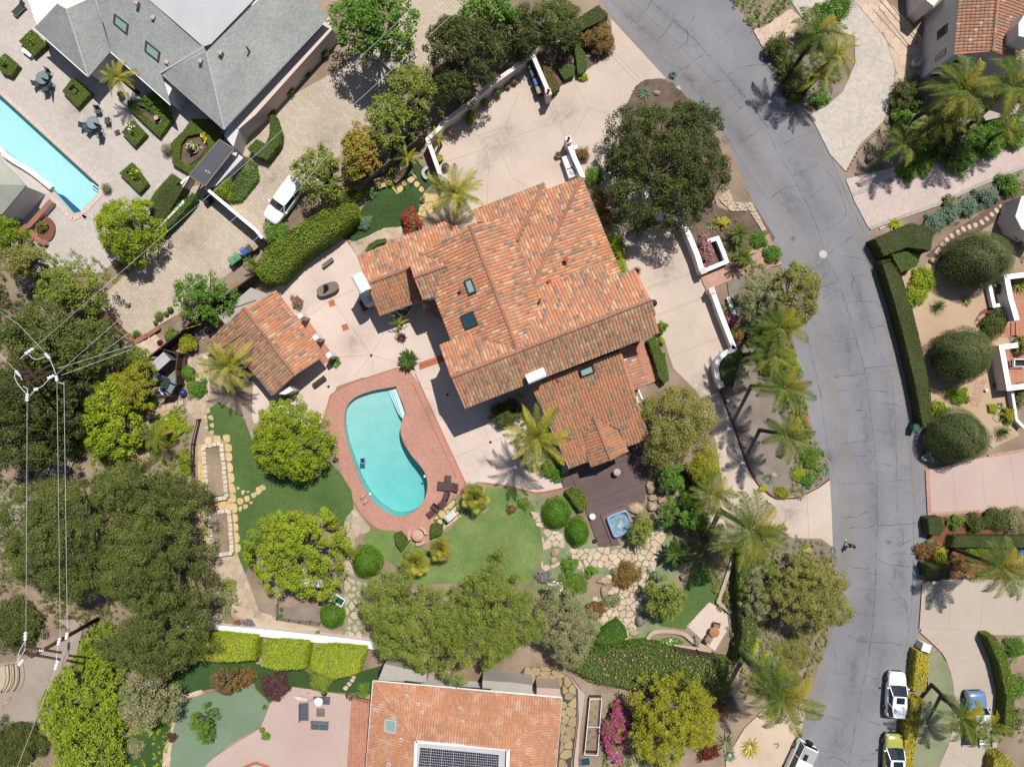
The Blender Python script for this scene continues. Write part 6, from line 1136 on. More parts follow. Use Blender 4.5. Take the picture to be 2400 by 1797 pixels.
T('pale green tree beside the top of the tan driveway',1055,20,62,7,L_green,ry=40,cl=.45,leaf=.22)
T('very dark oak between the tan driveway and the court wall',1005,92,84,8,L_dark,ry=72,cl=.5,gap=.08,twigs=14)
T('dark green tree over the hedge near the green bins',1195,42,66,4.5,L_oak,ry=58,cl=.5,leaf=.14,gap=.06)
T('very dark oak crown leaning on the court wall',985,176,52,6,L_dark,ry=46,cl=.5,gap=.1)
T('dark oak filling the corner north of the bins',1108,62,60,5,L_dark,ry=60,cl=.5,gap=.08)
T('loose green tree with bare stems beside the court wall corner',895,190,62,6,L_mid,ry=66,cl=.42,leaf=.2,gap=.4,twigs=26)
T('loose tree with pale stems over the tan driveway, north of the red tinged tree',838,258,58,6,L_mid,ry=58,cl=.42,leaf=.2,gap=.35,twigs=26)
T('red tinged round tree beside the tan driveway',775,322,46,5.5,ML('leaf_red_tinged',P(150,138,50,.6),P(110,130,46,.6),P(150,100,60,.6),big=.6),ry=54,cl=.42,leaf=.2)
T('loose tree with pale bare stems over the white pickup',690,372,66,5.5,L_mid,ry=60,cl=.42,leaf=.2,gap=.38,twigs=30)
T('round golden green tree at the end of the lap pool',262,490,70,5.5,L_bright,ry=70,cl=.5,leaf=.16,gap=.0,rough=.05)
T('golden green tree at the left edge by the cabana',10,508,36,5,L_box,ry=40,cl=.4,leaf=.16)
T('dull olive tree below the brick steps',42,560,52,5,L_olive,ry=42,cl=.4,leaf=.16)
T('loose tree with bare pale trunk at the bottom of the white terrace wall',150,620,82,6.5,L_mid,ry=58,cl=.45,leaf=.18,gap=.35,twigs=30)
T('dense dark green tree behind the first power pole',75,725,95,8.5,L_oak,ry=75,cl=.55,leaf=.18,gap=.05)
T('dense dark tree left of the first power pole',40,860,90,8.5,L_dark,ry=110,cl=.55,leaf=.18,gap=.05)
T('dark tree between the power pole and the yellow green tree',175,745,90,7,L_oak,ry=62,cl=.5,leaf=.16,gap=.12)
T('dark tree under the first power pole crossarms',120,880,60,6.5,L_dark,ry=90,cl=.5,leaf=.18,gap=.15)
T('dark tree at the left edge above the gravel track',45,985,70,7,L_dark,ry=40,cl=.5,leaf=.18,gap=.1)
T('bright green bushy tree beside the sand path',225,900,68,5,L_bright,ry=88,cl=.45,leaf=.2,gap=.12)
T('yellow olive tree beside the tool storage corner',283,832,46,5,L_gold,ry=50,cl=.38,leaf=.14,gap=.12)
T('small green tree against the board fence by the storage box',300,775,24,3.8,L_mid,ry=28,cl=.35,leaf=.14)
T('loose dark shrubby tree on the tan driveway edge',428,640,66,4.8,L_green,ry=58,cl=.4,leaf=.18,gap=.4,twigs=26)
T('sprawling bright lime shrub mass at the lower left corner',168,1560,100,4.5,L_lim2,ry=110,cl=.45,leaf=.2,gap=.05,cat='shrub')
T('bright lime shrub beside the power pole gravel yard',215,1420,68,4,L_lim2,ry=55,cl=.4,leaf=.18,gap=.12,cat='shrub')
T('bare grey branched shrub over the artificial lawn',492,1475,42,2.6,L_rust,ry=30,cl=.3,leaf=.12,gap=.55,twigs=40)
T('small tree in the middle of the artificial lawn',432,1568,30,3,L_green,ry=38,cl=.3,leaf=.12,gap=.4,twigs=16)
T('small dark shrub tree beside the hot tub',1385,1150,28,2.8,L_mid,ry=34,cl=.3,leaf=.14)
T('round leafed tree on the lower lawn beside the sago palm',1440,1295,45,4.2,L_mid,ry=48,cl=.4,leaf=.16,gap=.25)
T('grey green loose shrub tree below the pool terrace fence',1490,1110,52,4,L_green,ry=42,cl=.35,leaf=.15,gap=.3)
T('dark conifer beside the fallen palm trunk',1525,1150,18,3.2,L_hdark,ry=24,cl=.3,leaf=.12)
T('young grey green tree between the hedge and the olive brown tree',1640,1290,38,4,L_grey,ry=58,cl=.38,leaf=.12,gap=.5,twigs=30)
T('green shrub tree below the olive tree by the deck fence',1455,1030,28,3.2,L_green,ry=34,cl=.35,leaf=.14)
T('dark leafy tree over the top of the road by the palms',1790,30,45,4,L_green,ry=30,cl=.4,leaf=.18)
# ---------- hedges ----------
def Hg(l,h,m,*pts,code='F',**k):return hedge('hedge',l,q(code,*pts),h,m,**k)
Hg('long loose hedge with salmon flowers between the white pickup and the lawn',2.6,L_box,545,585,570,535,640,485,720,437,765,438,772,465,720,508,650,556,600,608,565,608,blossom=L_org,bl_n=90,wob=.14,leaf=.16,dens=170,rounded=.5)
Hg('bright lime hedge block under the white boundary wall, left of three',2.0,L_lime,400,1372,455,1368,553,1378,550,1428,470,1432,385,1420,wob=.1,leaf=.13,dens=260,rounded=.3,jit=.25)
Hg('bright lime hedge block in the middle of three under the white wall',2.0,L_lime,568,1390,600,1385,665,1390,660,1445,600,1450,562,1438,wob=.1,leaf=.13,dens=260,rounded=.3,jit=.25)
Hg('bright lime hedge block beside the annex, right of three',2.0,L_lime,676,1398,720,1395,792,1402,775,1455,720,1470,668,1445,wob=.1,leaf=.13,dens=260,rounded=.3,jit=.25)
Hg('long green hedge full of small blush flowers along the lower fence',1.8,L_hedge,1262,1412,1330,1398,1400,1390,1480,1410,1590,1432,1580,1490,1520,1502,1400,1495,1300,1480,1235,1450,1225,1430,blossom=L_pale,bl_n=420,wob=.12,leaf=.14,dens=120,rounded=.35)
Hg('tall curving green hedge east of the lower patio',2.2,L_hedge,1592,1430,1605,1370,1595,1270,1600,1190,1625,1190,1625,1300,1640,1370,1620,1440,blossom=L_pale,bl_n=40,wob=.14,leaf=.14,dens=120,rounded=.35)
Hg('long clipped brownish hedge along the far side of the road',1.5,L_hdark,735,30,790,20,862,125,930,340,990,560,1040,800,1065,1050,1040,1110,1005,1110,960,860,900,600,820,300,code='31',leaf=.09,dens=240)
Hg('broad clipped hedge block at the mouth of the rose brick driveway',1.7,L_hdark,690,1545,930,1440,1080,1480,1060,1620,900,1600,750,1656,code='30',leaf=.09,dens=240)
Hg('clipped hedge wedge beside the gravel garden, behind the road hedge',1.5,L_hedge,800,-10,900,-30,985,30,960,70,860,105,code='31',leaf=.09,dens=240)
Hg('yellow leaved hedge north part along the road by the mailbox',1.2,L_yel,965,905,1045,935,1030,1060,1015,1170,940,1160,955,1000,code='32',leaf=.14,dens=260,wob=.05)
Hg('yellow leaved hedge south part beside the parked cars',1.2,L_yel,925,1215,1005,1220,975,1400,935,1656,885,1656,890,1400,code='32',leaf=.14,dens=260,wob=.05)
Hg('curved yellow green hedge along the sand driveway',1.6,L_box,1420,812,1470,806,1550,930,1590,1100,1600,1300,1590,1465,1530,1460,1545,1200,1500,1000,code='32',leaf=.12,dens=170)
Hg('long clipped hedge row above the sand driveway',1.2,L_hdark,1200,165,1656,160,1800,160,1800,240,1656,240,1185,235,code='32',leaf=.09,dens=220)
Hg('square clipped box hedge between the driveways at the road',1.3,L_hdark,1035,50,1120,38,1143,120,1110,168,1045,150,code='32',leaf=.09,dens=220)
Hg('dark clipped cube hedge at the corner of the sand driveway',1.3,L_hdark,1020,345,1185,352,1178,445,1030,430,code='32',leaf=.09,dens=220)
Hg('bright rounded hedge at the bottom corner of the sand driveway',1.5,L_yel,1470,1600,1530,1575,1600,1640,1600,1750,1450,1750,code='32',leaf=.12,dens=170)
Hg('tall clipped hedge bar pointing at the road near the round shrub',1.8,L_hdark,450,100,560,30,625,90,590,130,460,190,330,260,340,180,code='20',leaf=.09,dens=220)
Hg('dark curved clipped hedge strip in the entry bed',.9,L_green,400,290,425,272,470,340,485,430,460,475,425,475,415,380,code='20',leaf=.08,dens=260)
Hg('low square clipped hedge beside the entry bed stones',.7,L_green,290,440,350,415,410,430,400,490,340,515,code='20',leaf=.08,dens=260)
Hg('red tipped low hedge outside the bin wall',1.0,L_rust,200,420,250,440,310,560,270,605,210,520,code='20',leaf=.1,dens=200)
Hg('dark clipped hedge filling the hooked white wall',1.6,L_hedge,1480,600,1495,630,1470,710,1440,790,1435,850,1395,850,1355,790,1350,720,1390,650,code='21',leaf=.09,dens=240)
Hg('long narrow clipped hedge beside the terracotta terrace',1.2,L_hedge,880,545,925,520,1000,680,1018,800,990,825,955,790,930,700,code='21',leaf=.1,dens=240)
Hg('curved crescent hedge on the small stone path by the front lawn',.5,L_hedge,705,1625,725,1580,780,1550,836,1540,838,1565,785,1580,750,1610,730,1640,code='10',leaf=.08,dens=260)
Hg('half round clipped box hedge left of the round stone table',.8,L_hedge,895,150,935,138,985,205,940,262,905,215,code='12',leaf=.08,dens=280)
Hg('clipped box hedge right of the round stone table',.9,L_hedge,1128,95,1165,85,1205,100,1200,150,1128,180,code='12',leaf=.08,dens=280)
Hg('light green hedge cube beside the deck landing',1.1,L_box,345,1525,400,1500,455,1520,490,1600,480,1645,440,1656,395,1600,code='21',leaf=.1,dens=240,rounded=.25)
Hg('wide clipped mound hedge below the rock garden',1.2,L_ball,540,830,590,770,685,705,740,765,755,820,700,870,600,880,535,865,code='22',leaf=.09,dens=260,rounded=.5)
Hg('tall curved hedge corner beside the shingle house service gate',1.2,L_hedge,90,750,120,740,158,860,150,930,70,1035,0,1010,-60,960,0,900,60,930,85,880,code='10',leaf=.09,dens=240)
Hg('dark hedge along the white wall above the tan driveway',1.3,L_green,1245,1245,1255,1290,1160,1400,1060,1500,1000,1520,1050,1420,1190,1290,code='00',leaf=.12,dens=160,wob=.1)
Hg('clipped long hedge beside the pergola end of the pool terrace',1.4,L_hdark,1095,1180,1190,1210,1100,1360,1010,1480,960,1400,1000,1290,code='00',leaf=.1,dens=200)
Hg('clipped pale hedge bar next to the pool terrace palm pot',.7,L_hedge,1110,1120,1172,1165,1060,1260,990,1370,945,1330,1000,1240,code='00',leaf=.09,dens=240)
Hg('ivy groundcover strip beside the pergola on the tan driveway',.5,L_green,1500,1200,1590,1010,1656,1060,1670,1160,1560,1300,1490,1310,code='00',leaf=.14,dens=140,wob=.08)
for l,pts,hole,fl in (('box hedge square with a rose shrub, below the shingle roof corner',(200,190,300,290,215,365,120,265),(190,235,240,280,215,305,165,260),L_redf),('box hedge square with purple shrubs at the left edge of the terrace',(30,345,118,425,70,495,10,470,-30,400),(10,385,60,420,30,450,-10,410),L_vio),('box hedge square with soil hole beside the first table set',(470,497,590,600,500,697,400,590),(470,545,515,590,480,620,440,575),None),('box hedge square with white roses beside the second table set',(855,775,945,868,870,948,785,855),(845,815,890,860,860,890,820,850),L_wht),('box hedge square with yellow roses near the pool steps',(850,1050,955,1190,900,1250,770,1120),(840,1090,910,1160,890,1195,810,1115),L_yfl),('box hedge bed around the small stone fountain',(825,650,920,640,1010,700,1070,700,1115,770,1030,888,820,690),(870,670,930,690,1020,740,1060,780,1010,810,880,700),None),('large box hedge bed around the tall three tier fountain',(1180,850,1240,770,1360,770,1440,870,1400,960,1230,1130,1115,1060,1100,930),(1210,880,1300,860,1350,940,1300,1020,1220,1080,1160,1030,1170,930),L_yfl)):
 hedge('box_hedge',l,q('00',*pts),.6,L_box,hole=q('00',*hole),leaf=.08,dens=300);hp=q('00',*hole);cx,cy=sum(p[0]for p in hp)/len(hp),sum(p[1]for p in hp)/len(hp)
 if fl:bush('flowering_shrub','flowering shrub growing inside the '+l.replace('box hedge','hedge').replace(' with',','),cx,cy-6,14,.9,L_green,blossom=fl,bl_n=24,cat='flower shrub')
 sheet('soil_bed',hp,mulch_dark,z=.2)
# ---------- clipped balls and shrubs ----------
def S_(l,x,y,r,h,m,code='F',sc_=None,**k):
 p=q(code,x,y)[0];s={'F':2400/2212}.get(code,1/2.76 if code not in CR else 1/CR[code][2]);
 if 'ry' in k:k['ry']=k['ry']*s
 return bush(k.pop('name','shrub'),l,p[0],p[1],r*s,h,m,**k)
for l,x,y,r,ry in (('clipped bright green ball beside the stone path, nearest the lawn',790,1216,35,36),('clipped bright green ball in front of the white boundary wall',714,1333,29,27),('largest clipped green ball by the deck and the stepping stones',1203,1110,34,36),('clipped green ball immediately beside the hot tub deck',1249,1150,27,32)):S_(l,x,y,r,2.0,L_ball,ry=ry,clip=True,leaf=.09,name='topiary_ball',cat='topiary')
for a in (
('round rust tinged shrub beside the road at the hedge bar',1292,80,33,2.2,L_rust),('rust green ball shrub outside the white gate wall',1258,331,15,1.2,L_rust),('bronze green round shrub in the middle of the rock garden',1355,1242,29,1.5,L_rust),('grey brown dome shrub under the thin leaved tree',1287,1317,21,1.1,L_brown),('grey green cushion beside the two domes in the rock garden',1320,1298,17,.8,L_grey),('small green cone shrub in the rock garden',1278,1233,11,.9,L_green),
('dark green shrub next to the bronze shrub',1330,1236,10,.8,L_grey),('wide green mat shrub with yellow dots in the rock garden',1240,1262,30,.8,L_hedge),('tufted green shrub near the violet flowers',1230,1222,18,.9,L_green),('low silver shrub at the lower lawn edge',1415,1245,14,.8,L_blue),
('small round shrub west of the deck',1242,1178,8,.5,L_gold),('brown shrub beside the clipped balls',1130,1085,13,.7,L_hedge),('small grey dome next to the clipped balls',1105,1100,11,.6,L_brown),('dense dark shrub beside the jacaranda trunk',708,955,12,1.3,L_hdark),('yellow green shrub under the open crowned tree',700,1108,12,.7,L_lime),('round dark shrub clump by the cycad',877,790,10,.6,L_gold),
('dark shrub in the shade between the two tile roofs',1090,895,34,1.8,L_hdark),('leafy bright shrub below the tall palm on the patio',1210,940,26,1.6,L_bright),('second leafy shrub right below the tall palm',1190,1010,24,1.3,L_green),('small round shrub ahead of the palm bed curb',1203,1030,14,.7,L_green),('gold dotted round shrub at the end of the south ridge',1431,705,12,1.8,L_box),('pale shrub below the round ridge end shrub',1428,735,9,1.0,L_lime),('dark round shrub at the narrow hedge end',1432,768,8,.8,L_hdark),
('bird of paradise clump against the east house wall',1330,530,26,2.0,L_bright),('banana leaved clump by the white gate wall',1285,380,22,1.8,L_green),('green leafy clump further down the east house wall',1338,575,18,1.6,L_bright),('flax like shrub against the east house wall',1300,430,20,1.3,L_brown),('dark shrub at the east eave corner',1315,470,16,1.2,L_brown),('bronze bush beside the hooked white wall',1592,725,17,1.3,L_rust),
('small green shrub next to the board fence steps',295,748,8,.6,L_green),('rounded shrub at the brown fence steps',367,720,14,1.0,L_mid),('yellow green shrub by the end of the brown fence',405,742,22,1.6,L_gold),('dark clump of strap leaves behind the tool fence',405,805,18,.9,L_green),('green strap leaf mound by the blue ball',425,840,22,.9,L_green),('dense groundcover mound beside the sand path',350,935,32,.8,L_bright),('second groundcover mound beside the sand path',378,920,26,.7,L_bright),
('dark round shrub on the sand path',322,962,22,1.0,L_green),('light shrub along the dark rail fence',398,985,18,.8,L_mid),('pale plants below the rail fence',405,1010,16,.5,L_bright),('shade plants under the palm by the storage fence',315,868,20,.8,L_green),('spreading silver green mat beside the sloping path',482,1300,24,.6,L_grey),('green mat at the end of the stone path',490,1270,18,.5,L_mid),
('yellow shrub at the court wall inside corner',948,342,10,.8,L_yel),('glossy green shrub in the bed beside the tiled house',932,520,18,.9,L_bright),('grey green shrub between hedge and front lawn',787,480,16,.9,L_blue),('lime sprawling shrub at the fence behind the front lawn',768,408,18,1.2,L_lime),('dark leafy mass behind the white bench',735,425,28,1.5,L_hdark),('dark shrub against the board fence by the bench',788,382,18,1.2,L_hdark),('round shrub beside the bins on the tan driveway',477,405,28,1.6,L_box),('grey leaved shrub under the white pickup',595,500,28,1.2,L_green),
('green shrub at the court wall by the drain',1013,240,8,1.0,L_green),('dark shrubs under the loose driveway tree',870,320,26,1.2,L_hdark),('shaded shrub below the grey house gutter',330,215,22,1.2,L_green),('agapanthus clump behind the small fountain hedge',345,238,20,.9,L_green),('dark foliage strip along the shingle house wall',690,110,16,1.2,L_hdark),('climbing foliage at the foot of the shingle house wall',655,150,14,1.2,L_hdark),('foliage clump at the shingle house wall centre',620,190,14,1.2,L_hdark),('foliage clump near the service door of the shingle house',580,240,12,1.0,L_hdark),
('plum leaved shrub on the side lawn',594,1482,30,1.8,L_red),('round leafy shrub between lime hedge and patio',697,1462,34,1.6,L_mid),('green shrub against the orange tiled house corner',785,1490,16,1.0,L_green),('rusty shrub beside the bare grey shrub',530,1465,18,1.0,L_rust),('grey brown shrub by the side lawn dirt patch',290,1615,20,.8,L_grey),('small plum shrub on the left side lawn',370,1592,12,.6,L_red),('dark clipped mound at the gravel yard',30,1355,60,2.2,L_hdark),('dark clipped mound at the lower left corner',30,1610,56,2.2,L_hdark),
('tiny round potted shrub at the turf edge',571,1527,6,.5,L_green),('small citrus shrub with yellow fruit by the turf',574,1590,10,.6,L_green),
('dense green shrub below the hooked hedge palm group',1660,780,26,1.4,L_bright),('dark shrub clump at the brick walkway edge',1625,735,14,.9,L_green),('dusty olive shrub by the brick edged bed',1715,690,22,1.5,L_olive),('spreading green shrub beside the brick edged road curb',1705,780,24,1.4,L_bright),('dark green shrub lower in the palm bed',1715,850,24,1.2,L_green),('olive cushion at the brick edged road curb',1725,900,18,.8,L_olive),('small yellow green cushion in the mulch bed',1648,1055,9,.4,L_lime),('gold cushion plant near the driveway fork',1690,1063,15,.6,L_gold),('dark cushion beside the gold one',1712,1058,8,.4,L_grey),
('bright rosette shrub in the roadside succulent bed',1725,1022,14,.6,L_lime),('dark shrub in the roadside succulent bed',1745,1038,16,.6,L_green),('clipped square shrub behind the blue agaves',1752,988,20,.9,L_hedge),('round shrub beside the patterned palm path',1605,560,18,1.0,L_green),('golden shrub on the stone kerb bed',1560,480,14,.8,L_yel),('small green mound in the kerb bed',1640,520,20,.7,L_green),('dense shrub beside the bougainvillea planter',1672,545,20,1.0,L_green),
('large dark shrub under the palms of the paver court bed',1680,100,28,1.8,L_hdark),('dark mound under the king palm',1710,150,30,1.6,L_hdark),('round green shrub at the point of the palm bed',1770,215,18,.8,L_green),('dark mass below the feather palms',1720,185,34,1.2,L_hdark),('top edge bright shrub by the paver court',1820,5,26,1.2,L_green),
('big dark shrub at the brick driveway bed',2045,300,50,2.2,L_hdark),('dense green shrub in the brick driveway bed, south part',2080,335,40,1.6,L_green),('leafy clump near the boulder of the brick driveway bed',1990,345,32,1.2,L_green),('low mass beside the boulder at the bed point',1965,370,22,.8,L_green),('dark banana clump beside the flagstone court',1960,205,36,2.0,L_hdark),('dark shrub below the banana clump',1950,250,26,1.4,L_green),('flowering mass on the brick driveway edge',2140,300,42,1.4,L_green),('green mass at the right edge above the brick driveway',2195,285,34,1.4,L_green),('green mound behind the feather palm in the bed',2000,290,30,1.2,L_mid),
('blue green sprawling shrub beside the stepping stones, lowest',1986,517,23,1.0,L_blue),('blue green sprawling shrub, second from the road hedge',2019,480,23,1.0,L_blue),('blue green sprawling shrub in the middle of the slope',2056,456,23,1.0,L_blue),('blue green sprawling shrub higher on the slope',2093,444,23,1.0,L_blue),('blue green sprawling shrub highest on the slope',2135,424,23,1.0,L_blue),('small dark green shrub above the stepping stones',2052,432,14,.8,L_grey),('dark green shrub at the right edge above the stones',2185,400,26,1.2,L_green),('small lime cushion on the slope',2105,413,8,.4,L_green),
('glossy rosette shrub beside the road hedge, upper',1995,608,30,1.0,L_bright),('glossy rosette shrub beside the road hedge, lower',1978,640,24,.9,L_bright),('yellow green dome by the brick steps',2075,855,22,.7,L_box),('round lime dome in the gravel garden',2146,882,12,.6,L_lime),('dark spiky shrub on the courtyard wall corner',2148,700,30,1.2,L_hdark),('light green tree fern like shrub at the courtyard gate',2212,745,20,1.4,L_mid),('glossy green shrub at the hedge south end',2030,882,20,.8,L_bright),('yellow flowering thin shrub in the gravel garden',2180,898,18,1.0,L_gold),
('trimmed round green shrub in the red mulch bed',2068,1127,18,1.0,L_hedge),('grey green shrub in the red mulch bed',2110,1130,22,1.1,L_hdark),('olive shrub at the middle of the red mulch bed',2150,1120,28,1.2,L_hdark),('olive shrub at the right end of the red mulch bed',2195,1128,26,1.2,L_grey),('dry brown grass shrub at the road by the dark cube hedge',2005,1190,24,.8,L_brown),('lime cluster in the bed by the road',2032,1200,18,.7,L_lime),('dry grey shrub behind the dark cube hedge',2075,1215,22,.8,L_brown),('olive mound below the hedge row',2110,1190,24,.9,L_box),
('dark green ground ivy behind the curved driveway hedge, upper',2195,1400,24,.8,L_green),('dark green ground ivy behind the curved driveway hedge, lower',2200,1480,24,.8,L_green),('grey shrub at the right edge behind the curved hedge',2208,1550,18,.9,L_grey),
('brown green heath shrub at the road below the olive brown tree',1720,1410,34,.8,L_olive),('second heath shrub following the road edge',1700,1450,28,.8,L_olive),('yellow green succulent clump near the roadside boulders',1655,1420,12,.5,L_lime),('small bright clump by the roadside boulders',1640,1430,9,.4,L_lime),('glossy succulent by the heath shrub',1682,1400,15,.5,L_mid),('dark green plants between hedge and olive brown tree',1670,1240,22,.9,L_green),('bright leafy shrub joined to the curving hedge',1615,1400,24,1.4,L_lime),('salmon orange shrub beside the mustard tree',1560,1530,20,1.2,L_org),('dark crimson shrub beside the mustard tree',1530,1625,22,.8,L_redf),('dry grass patch in the earth bed',1330,1520,22,.15,L_olive),
('grey agave mass in the palm shade',1575,1525,20,.7,L_blue),('gold orange dome by the lower driveway boulder',1740,1184,10,.5,L_gold),('dark green plants at the lower driveway curve',1730,1290,8,.6,L_green)):
 n_=a;S_(n_[0],n_[1],n_[2],n_[3],n_[4],n_[5])
for l,x,y,r,h,m,f,n,ry in (('crimson bougainvillea beside the tiled house wing and lawn',888,478,21,1.8,L_green,L_crim,620,26),('magenta bougainvillea shrub left of the mustard tree',1335,1580,36,2.0,L_green,L_mag,2600,62),('pink bougainvillea in the white planter wall by the walkway',1525,540,17,1.2,L_green,L_pink,500,34),('pink bougainvillea over the hooked white wall',1580,692,15,1.2,L_green,L_pink,380,14),('pink flowering round shrub beside the pool house',641,652,13,.9,L_green,L_pink,120,13),('white flowering shrub beside the thin leaved tree',1200,1275,22,.8,L_grey,L_wht,240,18),('violet flowering shrub at the round lawn edge',1175,1247,16,.8,L_grey,L_vio,130,13),('white rose bed under the round needled tree by the rose driveway',2010,985,18,.8,L_green,L_wht,160,14),('yellow flowering shrub behind the front lawn bench',846,368,9,.7,L_green,L_yfl,50,8),('yellow flowering shrub next to the white garden bench',842,396,7,.7,L_green,L_yfl,40,8),('small yellow rose group near the tall fountain',445,295,14,.8,L_green,L_yfl,60,12),('red rose shrub in the small round bed by the cabana',90,490,14,.8,L_green,L_redf,70,12),('pink rose bed along the ivy strip',535,365,14,.7,L_green,L_mag,40,14),('purple flowers beside the tree fern of the grey house',292,220,16,.8,L_green,L_vio,90,12),('pink rose bed in the right edge planter',2205,850,12,.8,L_green,L_pink,120,30),('pink flowering shrub by the small courtyard planter',2163,620,18,1.0,L_green,L_pink,90,16),('red flowers in the shade bed by the cabana louvres',60,500,16,.6,L_green,L_redf,20,14),('yellow and violet potted flowers on the boundary wall',805,1372,8,.5,L_grey,L_vio,40,8),('lavender plant beside the clay pot at the path end',535,1345,14,.5,L_grey,L_vio,70,9),('small flower bed beside the dry stone wall',1568,1300,8,.4,L_green,L_redf,16,26),('low flowering plants inside the curved stone wall',1450,1385,26,.3,L_green,L_wht,20,8),('cream green shrub with the clipped corner of the entry bed',1260,165,12,.5,L_lime,L_yfl,12,8),('vegetables in the upper raised bed',463,1010,8,.35,L_green,L_vio,10,34),('vegetables in the lower raised bed',480,1160,9,.4,L_mid,L_wht,6,24)):
 S_(l,x,y,r,h,m,ry=ry,blossom=f,bl_n=n,name='flowering_shrub',cat='flower shrub')
# ---------- palms ----------
def Pm(l,x,y,z,kind,n=14,s=1.0,**k):p=q('F',x,y)[0];return palm('palm_tree',l,p[0],p[1],z,kind,n,s,**k)
Pm('green king palm between the front lawn and the tiled wing',985,420,3.8,'king',28,1.0);Pm('king palm leaning over the pool house roof corner',497,790,4.2,'king',28,.95);Pm('tall loose king palm casting a long shadow on the patio',1160,942,6.8,'king',26,1.15,trunk=.14)
Pm('queen palm at the top of the palm bed by the brick walkway',1680,705,8.5,'queen',18,.85);Pm('queen palm just below the northernmost of the palm bed',1660,760,7.6,'queen',17,.85);Pm('queen palm in the centre of the palm bed',1690,835,8.2,'queen',19,.85);Pm('queen palm with yellow lower fronds at the palm bed south end',1692,938,6.2,'queen',17,.8);Pm('short queen palm near the hooked wall',1640,722,4,'queen',14,.6)
Pm('large drooping queen palm beside the lower driveway',1618,1140,8.5,'queen',21,1.15,trunk=.2);Pm('large queen palm above the white gravel bed by the road',1686,1500,9.3,'queen',20,1.05,trunk=.2);Pm('second queen palm crown behind the gravel bed palm',1650,1470,8.5,'queen',15,.85,trunk=.18)
Pm('bushy golden queen palm over the sand driveway shrubs',2152,1220,6.5,'queen',20,.95);Pm('slim queen palm leaning over the blue pickup',2072,1545,6.2,'queen',15,.8,lean=(1.1,.2));Pm('small golden palm at the blue pickup rear',2108,1560,5.5,'queen',13,.8)
Pm('tall thin king palm in the paver court bed',1762,75,6.5,'queen',13,.9,lean=(.9,.4));Pm('dense feather palm in the paver court bed',1800,122,4.8,'king',20,.85);Pm('feather palm close below the dense one',1770,165,3.6,'king',14,.8)
Pm('big golden queen palm below the villa wall',2068,195,7.5,'queen',21,1.05);Pm('queen palm right beside the villa door',2180,190,7.5,'queen',21,1.05,lean=(1.3,-.5));Pm('short golden palm at the point of the brick driveway bed',1950,312,3.5,'queen',15,.75);Pm('golden palm in the middle of the brick driveway bed',2030,262,4.5,'queen',17,.8);Pm('small gold palm at the right edge by the brick driveway',2170,285,3.2,'queen',13,.55)
Pm('golden tree fern standing on the terrace by the grey house',262,172,3.0,'king',26,.62);Pm('small palm against the corner fence of the front lawn',880,342,2.4,'king',9,.45);Pm('small palm inside the court wall corner',947,300,2.0,'king',8,.45)
Pm('gold green queen palm near the roadside driveway fork',1535,1065,4.8,'queen',14,.8);Pm('small palm beside the rail fence on the sand path',345,940,2.8,'queen',12,.55)
Pm('low fan palm at the brick terrace corner',1025,1073,1.5,'fan',30,1.2,trunk=.2);Pm('fan palm behind the round stone table, left',897,1212,1.5,'fan',28,1.2,trunk=.2);Pm('fan palm behind the round stone table, right',952,1182,1.5,'fan',26,1.1,trunk=.2);Pm('small fan palm under the open crowned tree edge',722,1128,1.0,'fan',22,.6);Pm('fan palm hidden at the top of the open crowned tree',640,1120,1.5,'fan',26,.9)
Pm('round cycad beside the brick terrace corner',882,776,.6,'cycad',44,1.02,trunk=.18);Pm('dark sago palm at the rock garden and lower lawn',1462,1192,1.6,'cycad',40,1.5,trunk=.25);Pm('spiky cycad by the stone kerb bed',1595,505,1.2,'date',24,.6);Pm('feather palm in the planting bed beside the brick walkway',1605,555,1.8,'date',20,.6);Pm('short feather palm under the olive tree by the brick walk',1690,600,1.8,'date',14,.6);Pm('small palm by the bins on the tan driveway',545,570,1.2,'date',16,.5)
Pm('yellow green palm beside the glass bay window',862,700,1.3,'king',9,.35)
